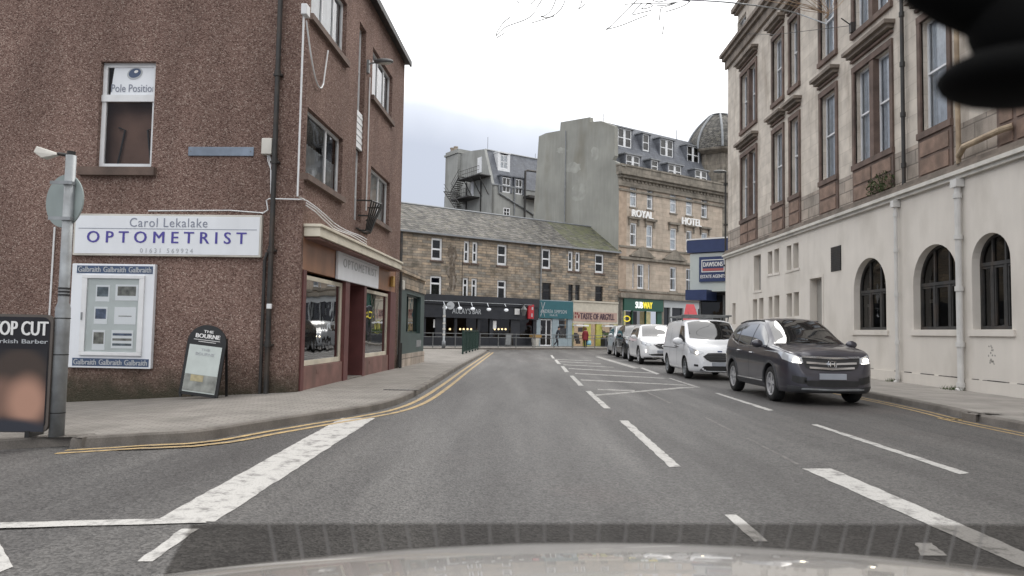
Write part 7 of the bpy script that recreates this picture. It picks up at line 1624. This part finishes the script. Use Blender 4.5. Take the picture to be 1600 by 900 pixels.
figure('pedestrian in a dark jacket and trousers leaning forward as they walk past the hair salon', P, math.radians(10), dict(v=v_, e=e_, r=r_, zone=zm), [skin, dk, tr_, sh_], ((.225, 0, 1.665), (.115, .10, .10), mat('dark hair', (.02, .017, .015), .7)), None)
v_, e_, r_ = man_pose(.0)
v_.update(kl=(.05, .10, .50), al=(.04, .10, .09), tl=(.18, .11, .04), kr=(.0, -.10, .48), ar=(-.10, -.10, .10), tr=(.02, -.10, .04), hl_=(.06, .26, .86), fl=(.08, .26, .78), hr_=(.04, -.26, .86), fr=(.05, -.26, .78)); r_.update(chest=(.15, .12), sl=.065, sr=.065)
v_ = {k: (p[0]*.95, p[1]*.95, p[2]*.96) for k, p in v_.items()}
P = G(914.5, 543.5, .12); rc = mat('dark red coat', (.20, .022, .028), .85, var=.15)
t = figure('pedestrian in a long dark red coat carrying a pale blue bag outside the gift shop', P, math.radians(-120), dict(v=v_, e=e_, r=r_, zone=lambda c: 0 if (c.z > 1.41) else (1 if c.z > .72 else (2 if c.z > .12 else 3))), [skin, rc, tr_, sh_], ((-.02, 0, 1.58), (.12, .12, .15), mat('auburn hair', (.14, .05, .025), .7)), None)
MB().lathe([(.25, .62), (.23, .75), (.19, .98), (.17, 1.05), (.20, 1.25), (.17, 1.36), (.08, 1.42)], (0, 0, 0), 14).build('coat', rc, t, smooth=True)
bg = thing('shopping_bag', 'pale blue carrier bag in the hand of the person in the red coat', 'bag', P+Vector((.30, -.05, .22)))
b = MB(); b.add([(-.17, -.06, 0), (.17, -.06, 0), (.17, .06, 0), (-.17, .06, 0), (-.19, -.08, .2), (.19, -.08, .2), (.19, .08, .2), (-.19, .08, .2), (-.14, -.02, .40), (.14, -.02, .40), (.14, .02, .40), (-.14, .02, .40)], [(0, 3, 2, 1), (0, 1, 5, 4), (1, 2, 6, 5), (2, 3, 7, 6), (3, 0, 4, 7), (4, 5, 9, 8), (5, 6, 10, 9), (6, 7, 11, 10), (7, 4, 8, 11), (8, 9, 10, 11)])
b.build('sack', mat('pale blue plastic', (.25, .52, .62), .5, var=.1), bg, smooth=True); MB().tube([(-.08, 0, .39), (-.05, 0, .5), (.05, 0, .5), (.08, 0, .39)], .012, 5).build('handle', mat('pale blue plastic', (.25, .52, .62)), bg)

# =================================================================== THE CAR THE VIEW IS TAKEN FROM
own = thing('own_car', 'pale silver-grey car bonnet curving along the bottom edge of the view', 'car', (0, .4, 0))
op = paint('warm silver-grey bonnet paint', (.40, .385, .365), .35, .27, .12)
def bon(x, y):   # bonnet height over the ground; y forward from the windscreen foot
    q = x-.3; edge = 1.72-.09*q*q; t = (y-.75)/(edge-.75)
    return edge, 1.035-.030*t-.085*t**3-(.048 if q > 0 else .056)*q*q
nx, ny = 60, 26; vs = []; fs = []
for j in range(ny+1):
    for i in range(nx+1):
        x = -1.15+2.6*i/nx; edge, _ = bon(x, 1); y = .75+(edge-.75)*j/ny; z = bon(x, y)[1]; vs.append((x, y-.4, z))
base = len(vs)
for i in range(nx+1):
    x = -1.15+2.6*i/nx; edge, _ = bon(x, 1); vs.append((x, edge+.10-.4, bon(x, edge)[1]-.12))
for i in range(nx+1):
    x = -1.15+2.6*i/nx; edge, _ = bon(x, 1); vs.append((x*.98, edge+.14-.4, .35))
W_ = nx+1
for j in range(ny+2):
    for i in range(nx): fs.append((j*W_+i, j*W_+i+1, (j+1)*W_+i+1, (j+1)*W_+i))
MB().add(vs, fs).build('bonnet', op, own, smooth=True)
# windscreen reflection of dashboard vents, painted as a see-through dark strip with ribs
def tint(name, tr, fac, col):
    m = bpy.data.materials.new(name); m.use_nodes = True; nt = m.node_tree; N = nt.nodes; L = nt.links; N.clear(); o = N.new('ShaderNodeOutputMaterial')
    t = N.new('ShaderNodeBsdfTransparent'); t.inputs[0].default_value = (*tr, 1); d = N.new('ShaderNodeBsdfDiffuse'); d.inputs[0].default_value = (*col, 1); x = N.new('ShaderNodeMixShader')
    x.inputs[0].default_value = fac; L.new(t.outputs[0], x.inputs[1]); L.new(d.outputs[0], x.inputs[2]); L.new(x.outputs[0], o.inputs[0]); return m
t1 = tint('painted vent reflection band', (.46, .45, .44), .04, (.1, .1, .1)); t2 = tint('pale rib of painted vent reflection', (1, 1, 1), .7, (.30, .29, .28))
def wsp(px, py, D=.80):  # point on the gently curved reflection strip ahead of the camera
    d = ray(px, py); x_ = (px-800)/FPX; Y = D-.10*x_*x_; t = Y/d.y; return Vector((d.x*t, Y-.4, HC+d.z*t))
def bandy(px): return 818+2.0*abs((px-800)/800)**2
def edge_py(px):
    x = (px-800)/FPX*1.7; e_, z = bon(x, 1); e_, z = bon(x, e_); v = Vector((x, e_, z-HC)); return 450-FPX*v.dot(U_)/v.dot(F_)
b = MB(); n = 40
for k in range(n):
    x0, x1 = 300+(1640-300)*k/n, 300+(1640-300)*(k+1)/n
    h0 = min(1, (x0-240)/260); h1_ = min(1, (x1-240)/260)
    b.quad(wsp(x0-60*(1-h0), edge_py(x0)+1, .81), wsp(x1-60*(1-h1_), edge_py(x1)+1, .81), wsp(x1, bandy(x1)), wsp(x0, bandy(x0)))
b.build('vent_reflection_band', t1, own, fix=False)
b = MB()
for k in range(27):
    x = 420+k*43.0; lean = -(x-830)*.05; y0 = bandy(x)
    b = MB(); p = [wsp(x-1.3, y0, .797), wsp(x+1.6, y0, .797), wsp(x+3+lean*.5, edge_py(x)-2, .807), wsp(x-.5+lean*.5, edge_py(x)-2, .807)]; b.quad(*p); b.build('vent_reflection_rib', t2, own, fix=False)
# rear-view mirror and its camera pod
D = .36
def mp_(px, py, dd=D): d = ray(px, py); t = dd/d.y; return Vector((d.x*t, dd-.4, HC+d.z*t))
bl = mat('matt black mirror housing', (.003, .003, .003), .9, spec=.1)
k = D/FPX
c0 = mp_(1640, -110); b = MB().ball(c0, (290*k, .03, 195*k), 18); mr = b.build('mirror_housing', bl, own, smooth=True)
c1 = mp_(1590, 122, D-.01); MB().ball(c1, (118*k, .03, 44*k), 12).build('camera_pod', bl, mr, smooth=True)
c2 = mp_(1590, 40, D-.005); MB().ball(c2, (75*k, .02, 80*k), 12).build('mirror_stem', bl, mr, smooth=True)

# the cover of everything else
for o in list(bpy.data.objects):
    if o.type == 'MESH' and not o.data.polygons: bpy.data.objects.remove(o)
